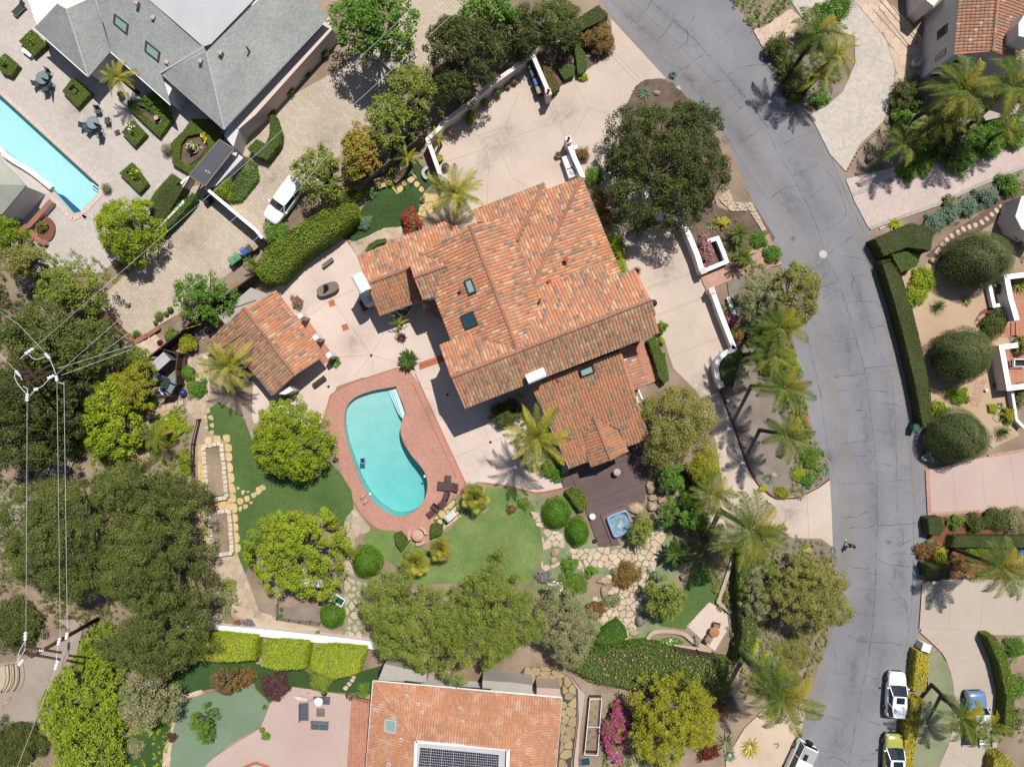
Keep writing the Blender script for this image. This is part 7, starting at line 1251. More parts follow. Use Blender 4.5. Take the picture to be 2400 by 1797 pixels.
# ---------- agaves, yuccas, grasses ----------
def Rz(l,x,y,r,h,m,code='F',**k):p=q(code,x,y)[0];s=2400/2212 if code=='F' else 1/2.76;return rosette(k.pop('name','agave'),l,p[0],p[1],r*s,h,m,**k)
for a in (('spiky blue yucca in the round bed under the oak',1392,200,17,1.0,L_blue),('tall small yucca standing at the road edge bed',1456,157,10,1.6,L_blue),('second small yucca beside the tall one',1452,183,9,1.0,L_blue),('blue agave of a pair behind the clipped square shrub, upper',1732,975,13,.6,L_blue),('blue agave of a pair behind the clipped square shrub, lower',1745,988,13,.6,L_blue),('grey agave in the roadside succulent bed',1713,1020,11,.5,L_blue),('grey spiky yucca by the driveway fork',1728,1065,16,.6,L_grey),('blue agave at the roadside tip near the driveway',1783,1015,13,.6,L_blue),('blue agave cluster at the left edge of the mulch island',1660,1033,14,.6,L_blue),
  ('blue agave at the lower driveway boulders',1725,1173,12,.6,L_blue),('small blue agave next to the lower driveway kerb',1800,1190,10,.6,L_blue),('second small blue agave at the road kerb',1800,1206,10,.6,L_blue),('dark agave in the white gravel bed',1578,1632,15,.7,L_blue),('spiky dark yucca in the white gravel bed',1570,1605,22,1.0,L_grey),('variegated agave in the white gravel bed',1622,1615,24,.8,L_yel),('pale agave near the road in the white gravel bed',1677,1609,8,.4,L_blue),('yellow striped agave beside the gravel bed palm',1668,1537,18,.8,L_yel),
  ('small agave in the gravel garden shade',2088,650,13,.5,L_grey),('small blue agave in the gravel garden by the courtyard',2152,832,9,.4,L_blue),('small blue agave above the lime dome',2160,876,9,.4,L_blue),('yucca in the courtyard behind the white wall',2205,615,20,1.2,L_mid),('yellow green flax at the corner of the brick driveway',1935,482,14,.7,L_lime),('bright strap leaf plant at the brick driveway edge',1950,365,14,.6,L_lime),('red leaved plant beside the bay window path',868,730,12,.5,L_red),('green bromeliad at the pool house corner',725,783,13,.6,L_green),('bromeliads beside the jacaranda and pool house',617,865,14,.6,L_mid),('dark agave beneath the yellow olive tree',312,888,14,.5,L_grey),('bright agave beside the dark one at the steps',340,895,12,.4,L_mid),
  ('dark spiky yucca by the east house wall',1308,462,18,1.0,L_hdark),('brown flax at the house corner by the driveway',1330,600,12,.8,L_brown),('dark yucca on the kerb bed behind the driveway wall',1540,485,16,1.0,L_grey),('dark spiky shrub at the top of the palm bed',1690,120,24,1.3,L_hdark),('green agave below the palm at the heath shrub',1660,1440,13,.5,L_mid),('glossy agave by the roadside tree',1683,1402,16,.5,L_mid)):Rz(*a,cat='succulent')
for a in (('round tuft of ornamental grass in the gravel garden, upper',2027,661,24,1.0),('round tuft of ornamental grass in the gravel garden, middle',2054,850,24,1.0),('ornamental grass tuft beside the round tree and pink driveway',2167,932,26,1.0),('brown grass tuft at the east eave corner of the roof',1375,585,14,.8)):p=q('F',a[1],a[2])[0];tuft('grass_tuft',a[0],p[0],p[1],a[3]*1.085,a[4],L_green if 'brown' not in a[0]else L_brown)
# ---------- low planting ----------
for nm,pts,m_,h,kp in (('border_plants',('20',1390,-20,1490,110,1560,190,1650,150,1790,30,1860,-60,1500,-200),L_green,.7,.9),('undergrowth',('s',0,640,120,640,250,760,330,830,320,900,180,900,160,1150,0,1150,-60,800),L_dark,.5,.95),('undergrowth',('s',160,900,320,930,330,1000,310,1090,180,1100,150,1000),L_bright,.9,.95),('undergrowth',('s',0,1150,400,1100,450,1200,470,1340,430,1480,250,1560,170,1480,0,1400),L_oak,.5,.7),('undergrowth',('s',60,1797,150,1560,330,1480,420,1600,390,1800),L_lime,.5,.6),
 ('border_plants',('F',320,900,400,870,425,900,405,1010,370,1060,350,1020,330,960),L_bright,.4,.75),('border_plants',('F',460,1250,500,1240,525,1310,500,1345,450,1345),L_grey,.35,.8),('border_plants',('10',640,1190,880,990,1080,860,1130,800,1180,770,1100,700,700,1000,560,1150),L_hdark,.6,.85),('border_plants',('10',650,1260,760,1160,880,1080,1010,980,1080,1010,960,1130,800,1230,720,1330),L_green,.5,.7),('border_plants',('10',380,440,60,760,0,800,0,740,470,190,560,250),L_hdark,.5,.8),
 ('border_plants',('21',0,880,60,900,130,1130,260,1260,300,1400,200,1410,100,1370,40,1300,0,1100),L_green,.5,.8),('border_plants',('21',880,1180,960,1200,1130,1380,1200,1480,1240,1656,1080,1656,960,1540,890,1400),L_green,.5,.55),('border_plants',('20',470,1160,520,1160,560,1400,620,1500,700,1800,640,1700,560,1480),L_green,.7,.9),('border_plants',('20',1140,1470,1280,1400,1450,1420,1560,1520,1600,1620,1420,1700,1250,1640),L_mid,.4,.6),
 ('border_plants',('s',1660,700,1740,690,1790,640,1840,700,1850,800,1820,840,1740,790,1700,780),L_green,.6,.85),('border_plants',('s',1800,850,1870,860,1900,990,1940,1080,1930,1120,1850,1140,1860,1050,1810,950),L_mid,.5,.85),('border_plants',('30',60,300,330,210,450,360,480,560,380,670,290,720,180,620),L_green,.6,.75),('border_plants',('30',850,500,1020,470,1100,400,1656,430,1656,840,1100,1020,900,1090,640,1120,760,900,860,760,820,640),L_green,.5,.72),('border_plants',('30',1100,1340,1656,1100,1656,1215,1480,1290,1280,1420,1000,1560),L_blue,.35,.55),('border_plants',('30',1480,1400,1656,1320,1656,1700,1600,1600),L_hdark,.7,.9),
 ('border_plants',('s',1640,1250,1727,1262,1800,1236,1930,1270,1955,1330,1950,1470,1905,1590,1750,1600,1690,1450),L_olive,.5,.85),('border_plants',('F',1600,1170,1680,1180,1680,1240,1650,1330,1660,1440,1720,1440,1700,1490,1620,1470,1640,1380,1620,1240),L_grey,.5,.7),('border_plants',('21',1460,640,1600,560,1656,600,1656,760,1500,800,1440,860),L_green,.4,.35),('border_plants',('F',1590,570,1640,560,1690,620,1700,700,1640,700,1560,640),L_mid,.5,.7),('border_plants',('s',1500,1590,1700,1560,1720,1640,1640,1700,1600,1797,1400,1797,1440,1700),L_green,.4,.6),('border_plants',('32',1190,60,1656,20,1656,150,1200,155),L_hdark,.4,.6),('border_plants',('32',1020,180,1300,240,1656,260,1656,440,1200,430,1190,340,1020,330),L_olive,.4,.7),('border_plants',('32',1530,830,1656,820,1656,1500,1600,1480,1610,1100),L_green,.5,.8),
 ('border_plants',('22',1100,0,1240,30,1340,150,1420,290,1200,320,1150,250,1000,100),L_green,.6,.9),('border_plants',('00',0,1430,100,1400,300,1560,700,1700,800,1656,1050,1530,1100,1656,600,1900,0,1900),L_mid,.5,.6),('border_plants',('02',1150,880,1656,950,1656,1060,1340,1080,1120,1080),L_green,.25,.4),('border_plants',('22',130,380,480,380,500,600,300,600,160,520),L_green,.3,.55),('border_plants',('20',170,350,400,250,470,330,420,470,300,520,240,540),L_hdark,.3,.35),('border_plants',('31',100,620,240,960,250,1100,380,1300,330,1480,250,1520,150,1350,200,1150,90,800),L_green,.35,.45)):
 cover(nm,q(*pts),m_,h,keep=kp,seed=len(pts)+int(abs(pts[1])))
# ---------- boulders ----------
for i,(c_,x,y,r,ry,h,m_,l) in enumerate((('21',895,1495,34,48,.7,stone_m,'tall pale boulder at the deck edge, first of the rockery'),('21',910,1560,30,24,.5,stone_m,'round boulder below the tall pale boulder'),('21',965,1510,32,28,.5,stone_m,'boulder in the upper right of the rockery'),('21',800,1630,55,40,.6,stone_m,'large flat boulder touching the hot tub corner'),('21',905,1620,36,34,.6,stone_m,'golden boulder under the deck fence'),('21',965,1570,30,30,.5,stone_m,'square boulder in the middle of the rockery'),('21',1050,1500,26,22,.4,stone_m,'small boulder beside the green shrub of the rockery'),
 ('22',832,705,42,42,.8,stone_g,'big grey boulder at the lower end of the rock garden'),('22',790,790,34,22,.4,stone_m,'flat pale boulder next to the big grey one'),('22',600,450,50,26,.5,stone_m,'long pale boulder in the rock garden centre'),('22',595,520,26,36,.5,stone_m,'upright boulder below the long one'),('22',280,270,30,28,.4,stone_m,'brown boulder west of the rock garden path'),('22',270,320,24,24,.4,stone_m,'small brown boulder below it'),('22',1105,430,22,20,.5,stone_g,'dark boulder beside the sago palm'),('22',880,70,36,24,.5,stone_m,'pale boulder right of the small hot tub tree'),
 ('12',755,465,32,20,.5,stone_m,'tan boulder at the foot of the clipped ball'),('12',685,482,34,22,.1,stone_m,'flat boulder on the thyme path'),('20',390,398,20,20,.4,stone_m,'round boulder inside the entry bed'),('20',495,365,22,18,.3,stone_m,'pale boulder by the round rust shrub'),('20',620,165,22,26,.5,stone_m,'boulder at the road corner of the hedge bar'),('20',310,380,18,16,.3,stone_g,'grey boulder in the entry bed'),('20',935,605,28,20,.4,stone_m,'pale boulder beside the spiky blue yucca'),('30',655,1025,30,26,.6,stone_g,'grey boulder at the point of the brick driveway bed'),('30',835,575,22,14,.4,stone_g,'white boulder at the flagstone court edge'),('31',1075,635,28,44,.6,stone_g,'grey boulder in the shade of the middle needled tree'),('31',1065,30,24,20,.4,stone_m,'pale boulder at the head of the gravel garden'),('31',1480,1040,34,40,.2,stone_m,'flat cream slab near the lime dome'),('31',1385,410,36,40,.15,stone_m,'cream slab in the red mulch crescent'),
 ('31',130,640,14,24,.3,stone_m,'small white boulder in the palm bed, upper'),('31',185,868,14,18,.3,stone_m,'small white boulder in the palm bed, lower'),('31',35,1415,22,18,.3,stone_m,'cream boulder in the mulch island'),('32',262,255,46,26,.5,stone_m,'long pale boulder below the lower driveway'),('32',80,880,24,32,.4,stone_m,'pale boulder in the roadside bed'),('22',1600,500,42,30,.4,stone_m,'large flat boulder behind the curving hedge, upper'),('22',1580,600,34,44,.3,stone_m,'large flat boulder behind the curving hedge, lower'),('21',85,1575,40,24,.3,stone_m,'wedge shaped boulder on the thyme lawn edge'),('21',165,1580,14,16,.2,stone_m,'small stone on the thyme lawn edge'))):
 p=q(c_,x,y)[0];boulder('boulder',l,p[0],p[1],r/2.76,h,m_,ry=ry/2.76)
def edging(l,line,code='s',r=.13,m=None,cl=True,n=2):
 w=[W(*p) for p in (smooth(q(code,*line),3,False) if n else q(code,*line))];o=empty('stone_edging',tuple(w[0]),l,'stone edging');rs=random.Random(len(line));me=[]
 for k in range(3):bb=B();bb.lathe([(r,0),(r*1.05,r*.4),(r*.6,r*.9)],n=6,ex=1+.2*k,ey=.8);me.append(mesh('edge_stone',bb.V,bb.F,m or stone_m))
 for i in range(len(w)-1):
  d=w[i+1]-w[i];nn=max(1,int(d.length/(r*2)))
  for k in range(nn):p=w[i]+d*(k/nn)-w[0];link('edge_stone',me[rs.randint(0,2)],o,loc=(p.x,p.y,0),rot=(0,0,rs.uniform(0,3)))
edging('ring of pale stones around the fan palm at the brick terrace',(1065,1160,1072,1185,1090,1203,1110,1208,1135,1200,1145,1185));edging('pale stone edging between the jacaranda bed and the lawn',(781,1062,772,1080,755,1100,735,1118,700,1125));edging('pale stones around the open crowned tree bed',(752,1195,775,1215,800,1235,812,1262));edging('white stones along the entry bed',(1313,197,1340,182,1372,165,1388,152,1400,140));edging('cream stones around the round oak bed',(1475,240,1485,215,1505,195,1530,188,1560,190))
edging('cream stones beside the lower driveway',(1845,1265,1870,1262,1905,1268,1940,1285));edging('rocks along the road succulent bed',(1918,1060,1935,1075,1940,1095,1928,1115,1905,1130));edging('rough stones along the point of the brick driveway bed',(1985,400,1998,375,2015,350,2045,320,2070,290))
edging('stones beside the sand path steps',(325,1060,350,1075,372,1068,395,1085));edging('pale rubble at the gravel yard steps',(5,1655,20,1640,30,1625),r=.3)
# ---------- vehicles ----------
def pf(x,y,code='F'):return q(code,x,y)[0]
car('parked_car','white hatchback SUV with black sunroof parked on the road beside the yellow hedge','car',*pf(828,1185,'32'),4,4.5,1.82,1.55,MC['paint_white'],kind='suv')
B().box(0,-.06*4.5,1.555,.8,.62,.03).obj('sunroof',MC['car_glass'],bpy.data.objects['parked_car'],0,0)
o=car('parked_car','yellow car with white roof parked behind the white SUV','car',*pf(812,1590,'32'),2,4.6,1.84,1.6,MC['paint_yellow'],MC['paint_white'],kind='suv');B().box(0,-.13*4.6,1.6,.95,1.2,.03).obj('sunroof',MC['car_glass'],o,0,0)
o=car('off_road_car','white boxy off road car with grey hard top cut off by the bottom edge','car',*pf(195,1640,'32'),205,4.7,1.9,1.85,MC['paint_silver'],MC['paint_white'],kind='jeep')
B().box(0,-.33*4.7,1.86,1.35,1.25,.06).obj('hard_top',metal_g,o,0,0);B().box(.3,-.27*4.7,1.93,.4,.62,.03).obj('roof_vent',MC['trim_black'],o,0,0);w=B();w.lathe([(.36,-.1),(.38,0),(.36,.1)],n=18);w.V=[(v[0],-.53*4.7+v[2],v[1]+1.0) for v in w.V];w.obj('spare_wheel',MC['rubber'],o,0,0)
o=car('pickup','blue off road car with black roof rack under the palm on the sand driveway','pickup',*pf(1352,1330,'32'),-2,4.9,1.9,1.85,MC['paint_blue'],MC['paint_cream'],kind='jeep')
for i in range(5):B().box(0,-.46*4.9+i*.33,1.93,1.2,.06,.04).obj('rack_bar',MC['trim_black'],o,0,0)
for s in (-1,1):B().box(s*.62,-.33*4.9,1.9,.1,1.7,.08).obj('rack_rail',MC['trim_black'],o,0,0)
o=car('pickup','white pickup half hidden under the loose tree on the tan driveway','pickup',*pf(180,1300,'10'),216,4.9,1.9,1.7,MC['paint_white'],kind='truck')
# ---------- power poles and wires ----------
white_i=M('insulator',(.7,.72,.78),rough=.3,amt=.1);wire_m=M('wire_grey',(.6,.6,.62),rough=.4,amt=.05);wood_p=M('pole_wood',P(96,66,52),P(66,50,44),fine=8)
JJ=lambda x,y:q('J',x,y)[0]
pz=10.6;base=W(*JJ(400,835),pz);o=empty('power_pole',(base.x,base.y,0),'tall wooden power pole with a square of crossarms and white insulators at the left edge','power pole')
B().tube([(base.x,base.y,0),(base.x,base.y,pz+.3)],[.22,.15],10).obj('pole',wood_p,o,True)
def arm(a,c,z,par):p,e=W(*a,z),W(*c,z);m_=(p+e)/2;B().box(m_.x,m_.y,z-.07,(e-p).length,.15,.17,math.atan2((e-p).y,(e-p).x)).obj('crossarm',wood_p,par)
arm(JJ(235,655),JJ(600,1105),pz,o);arm(JJ(385,630),JJ(690,1020),pz,o);arm(JJ(395,975),JJ(885,700),pz-.5,o);arm(JJ(450,1070),JJ(985,770),pz-.5,o);arm(JJ(320,580),JJ(350,620),pz,o)
def insul(x,y,x2,y2,z,par,code='J'):
 p,e=W(*q(code,x,y)[0],z),W(*q(code,x2,y2)[0],z);d=e-p;B().tube([p,p+d*.15,p+d*.35,p+d*.5,p+d*.65,p+d*.85,e],[.05,.16,.09,.17,.09,.15,.05],8).obj('insulator',white_i,par)
for a in ((430,520,580,415),(775,500,865,600),(265,800,360,900),(465,1340,475,1190),(985,990,970,880),(820,940,940,880),(590,1130,660,1115)):insul(*a,pz,o)
for ln in (q('J',350,600,430,520),q('J',500,520,560,580,640,605,770,560),q('J',865,600,930,760,960,860),q('J',265,850,255,920,330,1060,450,1190),q('J',940,880,830,960,740,1060,600,1140,520,1240),q('J',385,960,350,900),q('J',400,1075,470,1110,475,1200),q('J',1010,1000,1090,1025,1105,1000)):B().tube([W(*p,pz+.05) for p in smooth(ln,3,False)],.03,4).obj('jumper_cable',wire_m,o)
T2=lambda x,y:q('02',x,y)[0];p2=9.6;b2=W(*T2(215,935),p2);o2=empty('power_pole',(b2.x,b2.y,0),'second power pole with two short crossarms above the gravel yard','power pole');B().tube([(b2.x,b2.y,0),(b2.x,b2.y,p2+.2)],[.2,.14],10).obj('pole',wood_p,o2,True)
arm(T2(165,878),T2(398,915),p2,o2);arm(T2(160,918),T2(390,960),p2-.4,o2)
for a in ((165,780,163,840),(388,820,375,870),(150,960,120,1000),(375,965,355,1030),(435,785,428,830),(255,900,290,900)):insul(*a,p2,o2,'02')
for ln in (q('02',163,840,160,900,120,960,125,1000),q('02',375,870,365,960,370,1000),q('02',160,845,125,910,112,980)):B().tube([W(*p,p2) for p in smooth(ln,3,False)],.03,4).obj('jumper_cable',wire_m,o2)
def wire(l,pts,z0,z1,sag=0,r=.014):
 """pts in the photo, heights interpolated"""
 n=14;P_=[W(*p,z0+(z1-z0)*i/(len(pts)-1)) for i,p in enumerate(pts)];out=[]
 for i in range(len(P_)-1):
  for k in range(n):out.append(P_[i].lerp(P_[i+1],k/n))
 out.append(P_[-1]);m_=len(out)
 B().tube(out,r,4).obj('power_line',wire_m,None,label=l,cat='power line',loc=tuple(out[0]))
wire('power line from the upper left insulator across the tan driveway to the top edge',[JJ(580,415),pf(0,1000,'10'),pf(540,500,'10'),pf(1080,-10,'10')],pz,pz+1)
wire('power line from the pole centre over the white pickup to the top edge',[JJ(970,870),pf(0,1290,'10'),pf(560,745,'10'),pf(1385,-10,'10')],pz,pz+1)
wire('leftmost line running straight between the two power poles',[JJ(470,1340),T2(168,785)],pz,p2);wire('middle bright line between the two power poles',[JJ(985,990),T2(390,825)],pz,p2);wire('thin right hand line between the two power poles',[JJ(1105,1010),T2(436,785)],pz-.6,p2-.6,r=.016)
wire('line dropping from the second pole to the lower left corner',[T2(357,1030),T2(110,1660)],p2,p2+.5);wire('line leaving the first pole to the upper left edge',[JJ(800,510),JJ(320,0),(-60,690)],pz,pz+.6,r=.014);wire('lower line leaving the first pole to the left edge',[JJ(270,800),(-30,800)],pz,pz+.4,r=.016)
wire('thin drop cable from the first pole toward the top right',[JJ(1010,760),pf(860,575,'01')],pz-1.2,7,r=.014);wire('second thin drop cable from the first pole',[JJ(1060,880),pf(860,600,'01')],pz-1.4,7,r=.014);wire('thin grey service cable over the tan driveway',[pf(640,640,'01'),pf(1656,-110,'01'),pf(640,800,'10')],7,8,r=.014)
# ---------- pool furniture ----------
br=M('rattan_brown',P(112,84,84),P(88,66,66),fine=20,amt=.3);LX=lambda x,y:q('L',x,y)[0]
lounge_chair('sun_lounger','brown rattan lounger lying level at the brick terrace, topmost of the group',*LX(635,475),95,br,br,'brown rattan poolside seats',L=2.2,wd=.85);round_t=None
for l,x,y,an in (('brown rattan side table above the topmost lounger',630,330,5),('brown rattan side table between the two chairs',520,800,50)):
 c=W(*LX(x,y),.4);o=empty('side_table',(c.x,c.y,0),l,'side table',rz=-R(an));
 for s in (-.17,.17):B().box(s,0,.38,.32,.68,.03).obj('tabletop',br,o,0,0)
 for sx in (-.28,.28):
  for sy in (-.28,.28):B().box(sx,sy,0,.05,.05,.38).obj('leg',br,o,0,0)
chair('rattan_chair','brown rattan armchair in the middle of the poolside group',*LX(585,645),290,br,br,w=.85);chair('rattan_chair','brown rattan armchair at the lower end of the poolside group',*LX(390,870),220,br,br,w=.85)
c=W(*LX(310,980),.4);o=empty('footstool',(c.x,c.y,0),'brown rattan footstool beside the grass stepping stones','footstool',rz=.7);B().box(0,0,.3,.75,.6,.08).obj('seat',br,o,0,0)
for sx in (-.3,.3):
 for sy in (-.22,.22):B().box(sx,sy,0,.05,.05,.3).obj('leg',br,o,0,0)
grill_m=M('grill_steel',(.55,.57,.6),rough=.35);c=W(*LX(670,1020),1.0);o=empty('barbecue',(c.x,c.y,0),'white covered barbecue on the golden flagstones','barbecue',rz=.75);B().box(0,0,.1,.9,.5,.75).obj('cabinet',MC['trim_black'],o,0,0);b=B();b.loft([[(x,-.34+.0*x,z) for x,z in ((-.6,.85),(-.6,.98),(-.4,1.1),(.4,1.1),(.6,.98),(.6,.85))],[(x,.34,z) for x,z in ((-.6,.85),(-.6,.98),(-.4,1.1),(.4,1.1),(.6,.98),(.6,.85))]]);b.obj('hood',grill_m,o,0,0)
tab_m=M('cast_stone',P(222,184,164),P(208,168,150),fine=6,amt=.12);tc=q('12',1045,160)[0];round_table('stone_table','round rose stone table on the brick terrace spur',*tc,.58,.75,tab_m,tab_m)
for l,a0 in (('curved stone bench on the left of the round stone table',175),('curved stone bench on the upper right of the round stone table',42),('curved stone bench below the round stone table',292)):
 c=W(*tc,.45);V=[];o=empty('stone_bench',(c.x+math.cos(R(a0))*.85,c.y+math.sin(R(a0))*.85,0),l,'bench','curved stone benches');ring=[];
 for k in range(9):a=R(a0-34+68*k/8);ring.append((math.cos(a)*1.02,math.sin(a)*1.02))
 for k in range(8,-1,-1):a=R(a0-34+68*k/8);ring.append((math.cos(a)*.7,math.sin(a)*.7))
 off=Vector((math.cos(R(a0))*.85,math.sin(R(a0))*.85));B().prism([(x-off.x,y-off.y) for x,y in ring],.38,.46).obj('seat',tab_m,o,0,0)
 for k in (-22,22):B().box(math.cos(R(a0+k))*.86-off.x,math.sin(R(a0+k))*.86-off.y,0,.26,.2,.38,R(a0+k)).obj('leg',tab_m,o,0,0)
# hand rails and pool cleaner
for l,x,y in (('chrome pool grab rail, upper of the pair',702,1545),('chrome pool grab rail, lower of the pair',720,1577)):c=W(*pf(x,y,'11'));o=B().tube([(-.3,0,0),(-.28,0,.7),(-.1,0,.85),(.15,0,.7),(.22,0,.05)],.03,6).obj('grab_rail',grill_m,None,world=False,label=l,cat='grab rail',group='grab rails at the pool edge');o.location=(c.x,c.y,.05);o.rotation_euler[2]=.5
c=W(*pf(690,1322,'11'),-.05);o=empty('pool_cleaner',(c.x,c.y,-.12),'small dark blue pool cleaner floating in the kidney pool','pool cleaner',rz=.05);B().box(0,0,0,.34,.45,.14,top=.9).obj('body',M('cleaner_blue',(.02,.035,.07),rough=.5),o,0,0);B().box(0,0,.14,.12,.34,.03).obj('handle',MC['trim_black'],o,0,0)
for s in (-1,1):B().box(s*.2,0,-.02,.08,.5,.14).obj('track',M('cleaner_track',(.12,.2,.35)),o,0,0)
for l,x,y in (('white skimmer float by the right pool edge',1090,1424),('white skimmer lid beside the grab rails',738,1538)):c=W(*pf(x,y,'11'));o=B().box(0,0,0,.16,.22,.03).obj('skimmer_float',white,None,world=False,label=l,cat='skimmer');o.location=(c.x,c.y,-.08)
# patio: oval table, umbrella, benches
c=W(*pf(462,212,'11'),.75);o=empty('oval_table',(c.x,c.y,0),'oval weathered wooden table with folded blue parasol on the patio','table',rz=R(22));tb_=[]
for i in range(28):a=2*math.pi*i/28;x=math.cos(a);tb_.append((math.copysign(abs(math.cos(a))**.75,math.cos(a))*1.12,math.copysign(abs(math.sin(a))**.75,math.sin(a))*.55))
planks([(x,y) for x,y in tb_],.7,.11,(1,0),wood_g,o,h=.05);B().prism([(x*1.02,y*1.02) for x,y in tb_],.62,.695).obj('apron',wood_g,o,0,0)
for s in (-.7,.7):B().box(s,0,0,.5,.7,.62).obj('pedestal',wood_g,o,0,0)
cu=W(*pf(447,195,'11'),1.4);o=empty('parasol',(cu.x,cu.y,0),'closed blue parasol standing through the oval table','parasol');B().tube([(0,0,0),(0,0,2.1)],.025,6).obj('pole',wood_g,o,0,0);b=B();b.V=[];secs=[]
for z,r in ((.95,.3),(1.2,.22),(1.7,.14),(2.05,.05)):secs.append([(math.cos(2*math.pi*i/16)*r*(1 if i%2 else .6),math.sin(2*math.pi*i/16)*r*(1 if i%2 else .6),z) for i in range(16)])
b.loft(secs);b.obj('canopy',M('parasol_blue',P(70,110,160),P(50,84,130)),o,0,0)
def plank_bench(l,x,y,code,an,L_,w_,m_,h=.45,nm='bench'):
 c=W(*q(code,x,y)[0],h);o=empty(nm,(c.x,c.y,0),l,'bench',rz=R(an))
 n=max(2,int(w_/.12))
 for i in range(n):B().box(0,(i-(n-1)/2)*.12,h-.04,L_,.11,.04).obj('slat',m_,o,0,0)
 for s in (-1,1):B().box(s*L_*.4,0,0,.1,w_*.8,h-.04).obj('leg',m_,o,0,0)
plank_bench('small rosy wooden bench beside the salmon flowered hedge',463,42,'11',38,1.3,.36,wood_g);plank_bench('rose brown bench by the front lawn stones',930,1148,'10',40,1.35,.45,M('bench_rose',P(178,134,120),rv=.15));plank_bench('brown bench half in the shade of the pool house gable',408,812,'11',37,1.5,.55,wood_dk)
c=W(*pf(698,318,'11'),.5);o=empty('planter_box',(c.x,c.y,0),'grey rectangular planter with brown soil beside the white chimney','planter',rz=R(-65));
for s in (-1,1):B().box(s*.62,0,0,.1,.82,.5).obj('side',metal_g,o,0,0);B().box(0,s*.38,0,1.14,.08,.5).obj('side',metal_g,o,0,0)
B().box(0,0,0,1.1,.68,.4).obj('soil',M('lava_soil',P(124,92,76),P(90,66,54),fine=20,amt=.5),o,0,0)
st=empty('brick_steps',tuple(W(*pf(1140,690,'11'))),'pair of low brick steps running from the cycad to the house','steps')
for i in range(2):pw=gp(q('11',1055,690+i*22,1215,635+i*22,1218,655+i*22,1060,712+i*22),.1);B().prism(pw,0,.16-i*.07).obj('step',coping_m,st)
round_table('cocktail_table','small round pale table standing alone on the wooden deck',*pf(680,1398,'21'),.36,1.0,conc4,MC['trim_black'])
c=W(*pf(520,40,'22'),.5);o=B().lathe([(.32,0),(.34,.25),(.25,.45),(.05,.5)],n=18).obj('deck_urn',white,None,True,world=False,label='small white round lidded urn on the lower deck',cat='urn');o.location=(c.x,c.y,.13)
pot('plant_pot','dark round pot at the lower deck edge',*pf(537,195,'22'),.2,.35,MC['trim_black'])
# lower patio set
tc2=q('22',1310,785)[0];round_table('bistro_table','round orange topped table on the lower patio',*tc2,.5,.75,M('tabletop_orange',P(206,152,108)),MC['trim_black'])
for l,x,y,an in (('brown metal chair north of the lower patio table',1325,742,195),('brown metal chair south west of the lower patio table',1275,825,35)):chair('metal_chair',l,*q('22',x,y)[0],an,br,M('tan_cushion',P(176,146,130)),'lower patio chairs',w=.62)
boulder('garden_sculpture','small grey stone ornament beside the lower patio',*q('22',1190,840)[0],9,.7,stone_g,ry=12,cat='ornament')
# table sets on the neighbour's terrace
teal=M('patio_teal',P(92,108,112),P(74,90,96),rough=.5)
for tag_,tx,ty,ux,uy,chs in (('first',272,505,195,460,((300,470,205),(240,535,70),(315,545,300),(290,575,345))),('second',600,795,545,755,((628,715,180),(545,810,90),(688,780,270),(645,870,350),(580,830,45)))):
 p=q('00',tx,ty)[0];w_='nearest the rose box hedge' if tag_=='first' else 'nearer the pool steps';c=W(*p,.74);o=empty('glass_table',(c.x,c.y,0),'round glass patio table %s'%w_,'table');B().lathe([(.6,.72),(.6,.74)],n=26).obj('tabletop',M('glass_top',P(160,176,180),rough=.15),o,0,0);B().lathe([(.62,.715),(.64,.73),(.62,.745),(.6,.73)],n=26).obj('rim',teal,o,0,0)
 for a in range(4):B().tube([(math.cos(a*1.57)*.5,math.sin(a*1.57)*.5,0),(0,0,.7)],.02,4).obj('leg',teal,o,0,0)
 for i,(x,y,an) in enumerate(chs):chair('patio_chair','teal mesh patio chair %s of the table %s'%(('north east','west','east','south','south west')[i]if tag_=='first' else ('north','west','east','south east','south west')[i],w_),*q('00',x,y)[0],an,teal,teal,'teal chairs of the terrace tables')
 c=W(*p,1.9);o=empty('parasol',(c.x,c.y,0),'closed dark teal parasol in the glass table %s'%w_,'parasol');e=W(*q('00',ux,uy)[0],2.9)-W(*p,0);b=B();dx,dy=e.x*.6,e.y*.6;B().tube([(0,0,0),(0,0,1.2)],.03,6).obj('pole',teal,o,0,0);B().tube([(0,0,1.1),(dx*.3,dy*.3,1.5),(dx,dy,2.7)],[.1,.17,.05],8).obj('canopy',M('parasol_teal',P(30,66,72)),o,0,0)
c=W(*q('00',758,858)[0],.1);o=empty('tile_weight',(c.x,c.y,0),'square brown parasol base tile beside the second glass table','parasol base',rz=.4);B().box(0,0,0,.5,.5,.1).obj('base',br,o,0,0)
lounge_chair('sun_lounger','dark green cushioned lounger at the top left corner',*q('00',125,55)[0],45,metal_g,M('cushion_green',P(70,84,72)),cat='lounger',L=1.7)
plank_bench('white bench tucked under the first rose box hedge',172,340,'00',-38,1.1,.36,white)
def fountain(l,x,y,tiers,r):
 c=W(*q('00',x,y)[0],.6);o=empty('fountain',(c.x,c.y,0),l,'fountain');B().lathe([(r*.9,0),(r,.35),(r,.5),(r*.86,.5),(r*.8,.36)],n=24).obj('basin',conc3,o,True,False);B().lathe([(r*.84,.44),(.01,.44)],n=20).obj('water',M('dark_water',(.05,.07,.07),rough=.1),o,0,0)
 for k in range(tiers):z=.5+.42*k;rr=r*(.62-.2*k);B().lathe([(.08,z-.1),(.06,z+.2),(rr,z+.34),(rr,z+.4),(rr*.8,z+.37)],n=20).obj('tier',conc3,o,True,False)
fountain('low round stone fountain inside the small hedge bed',1018,768,1,.36);fountain('tall three tier stone fountain in the rose bed',1247,957,3,.5)
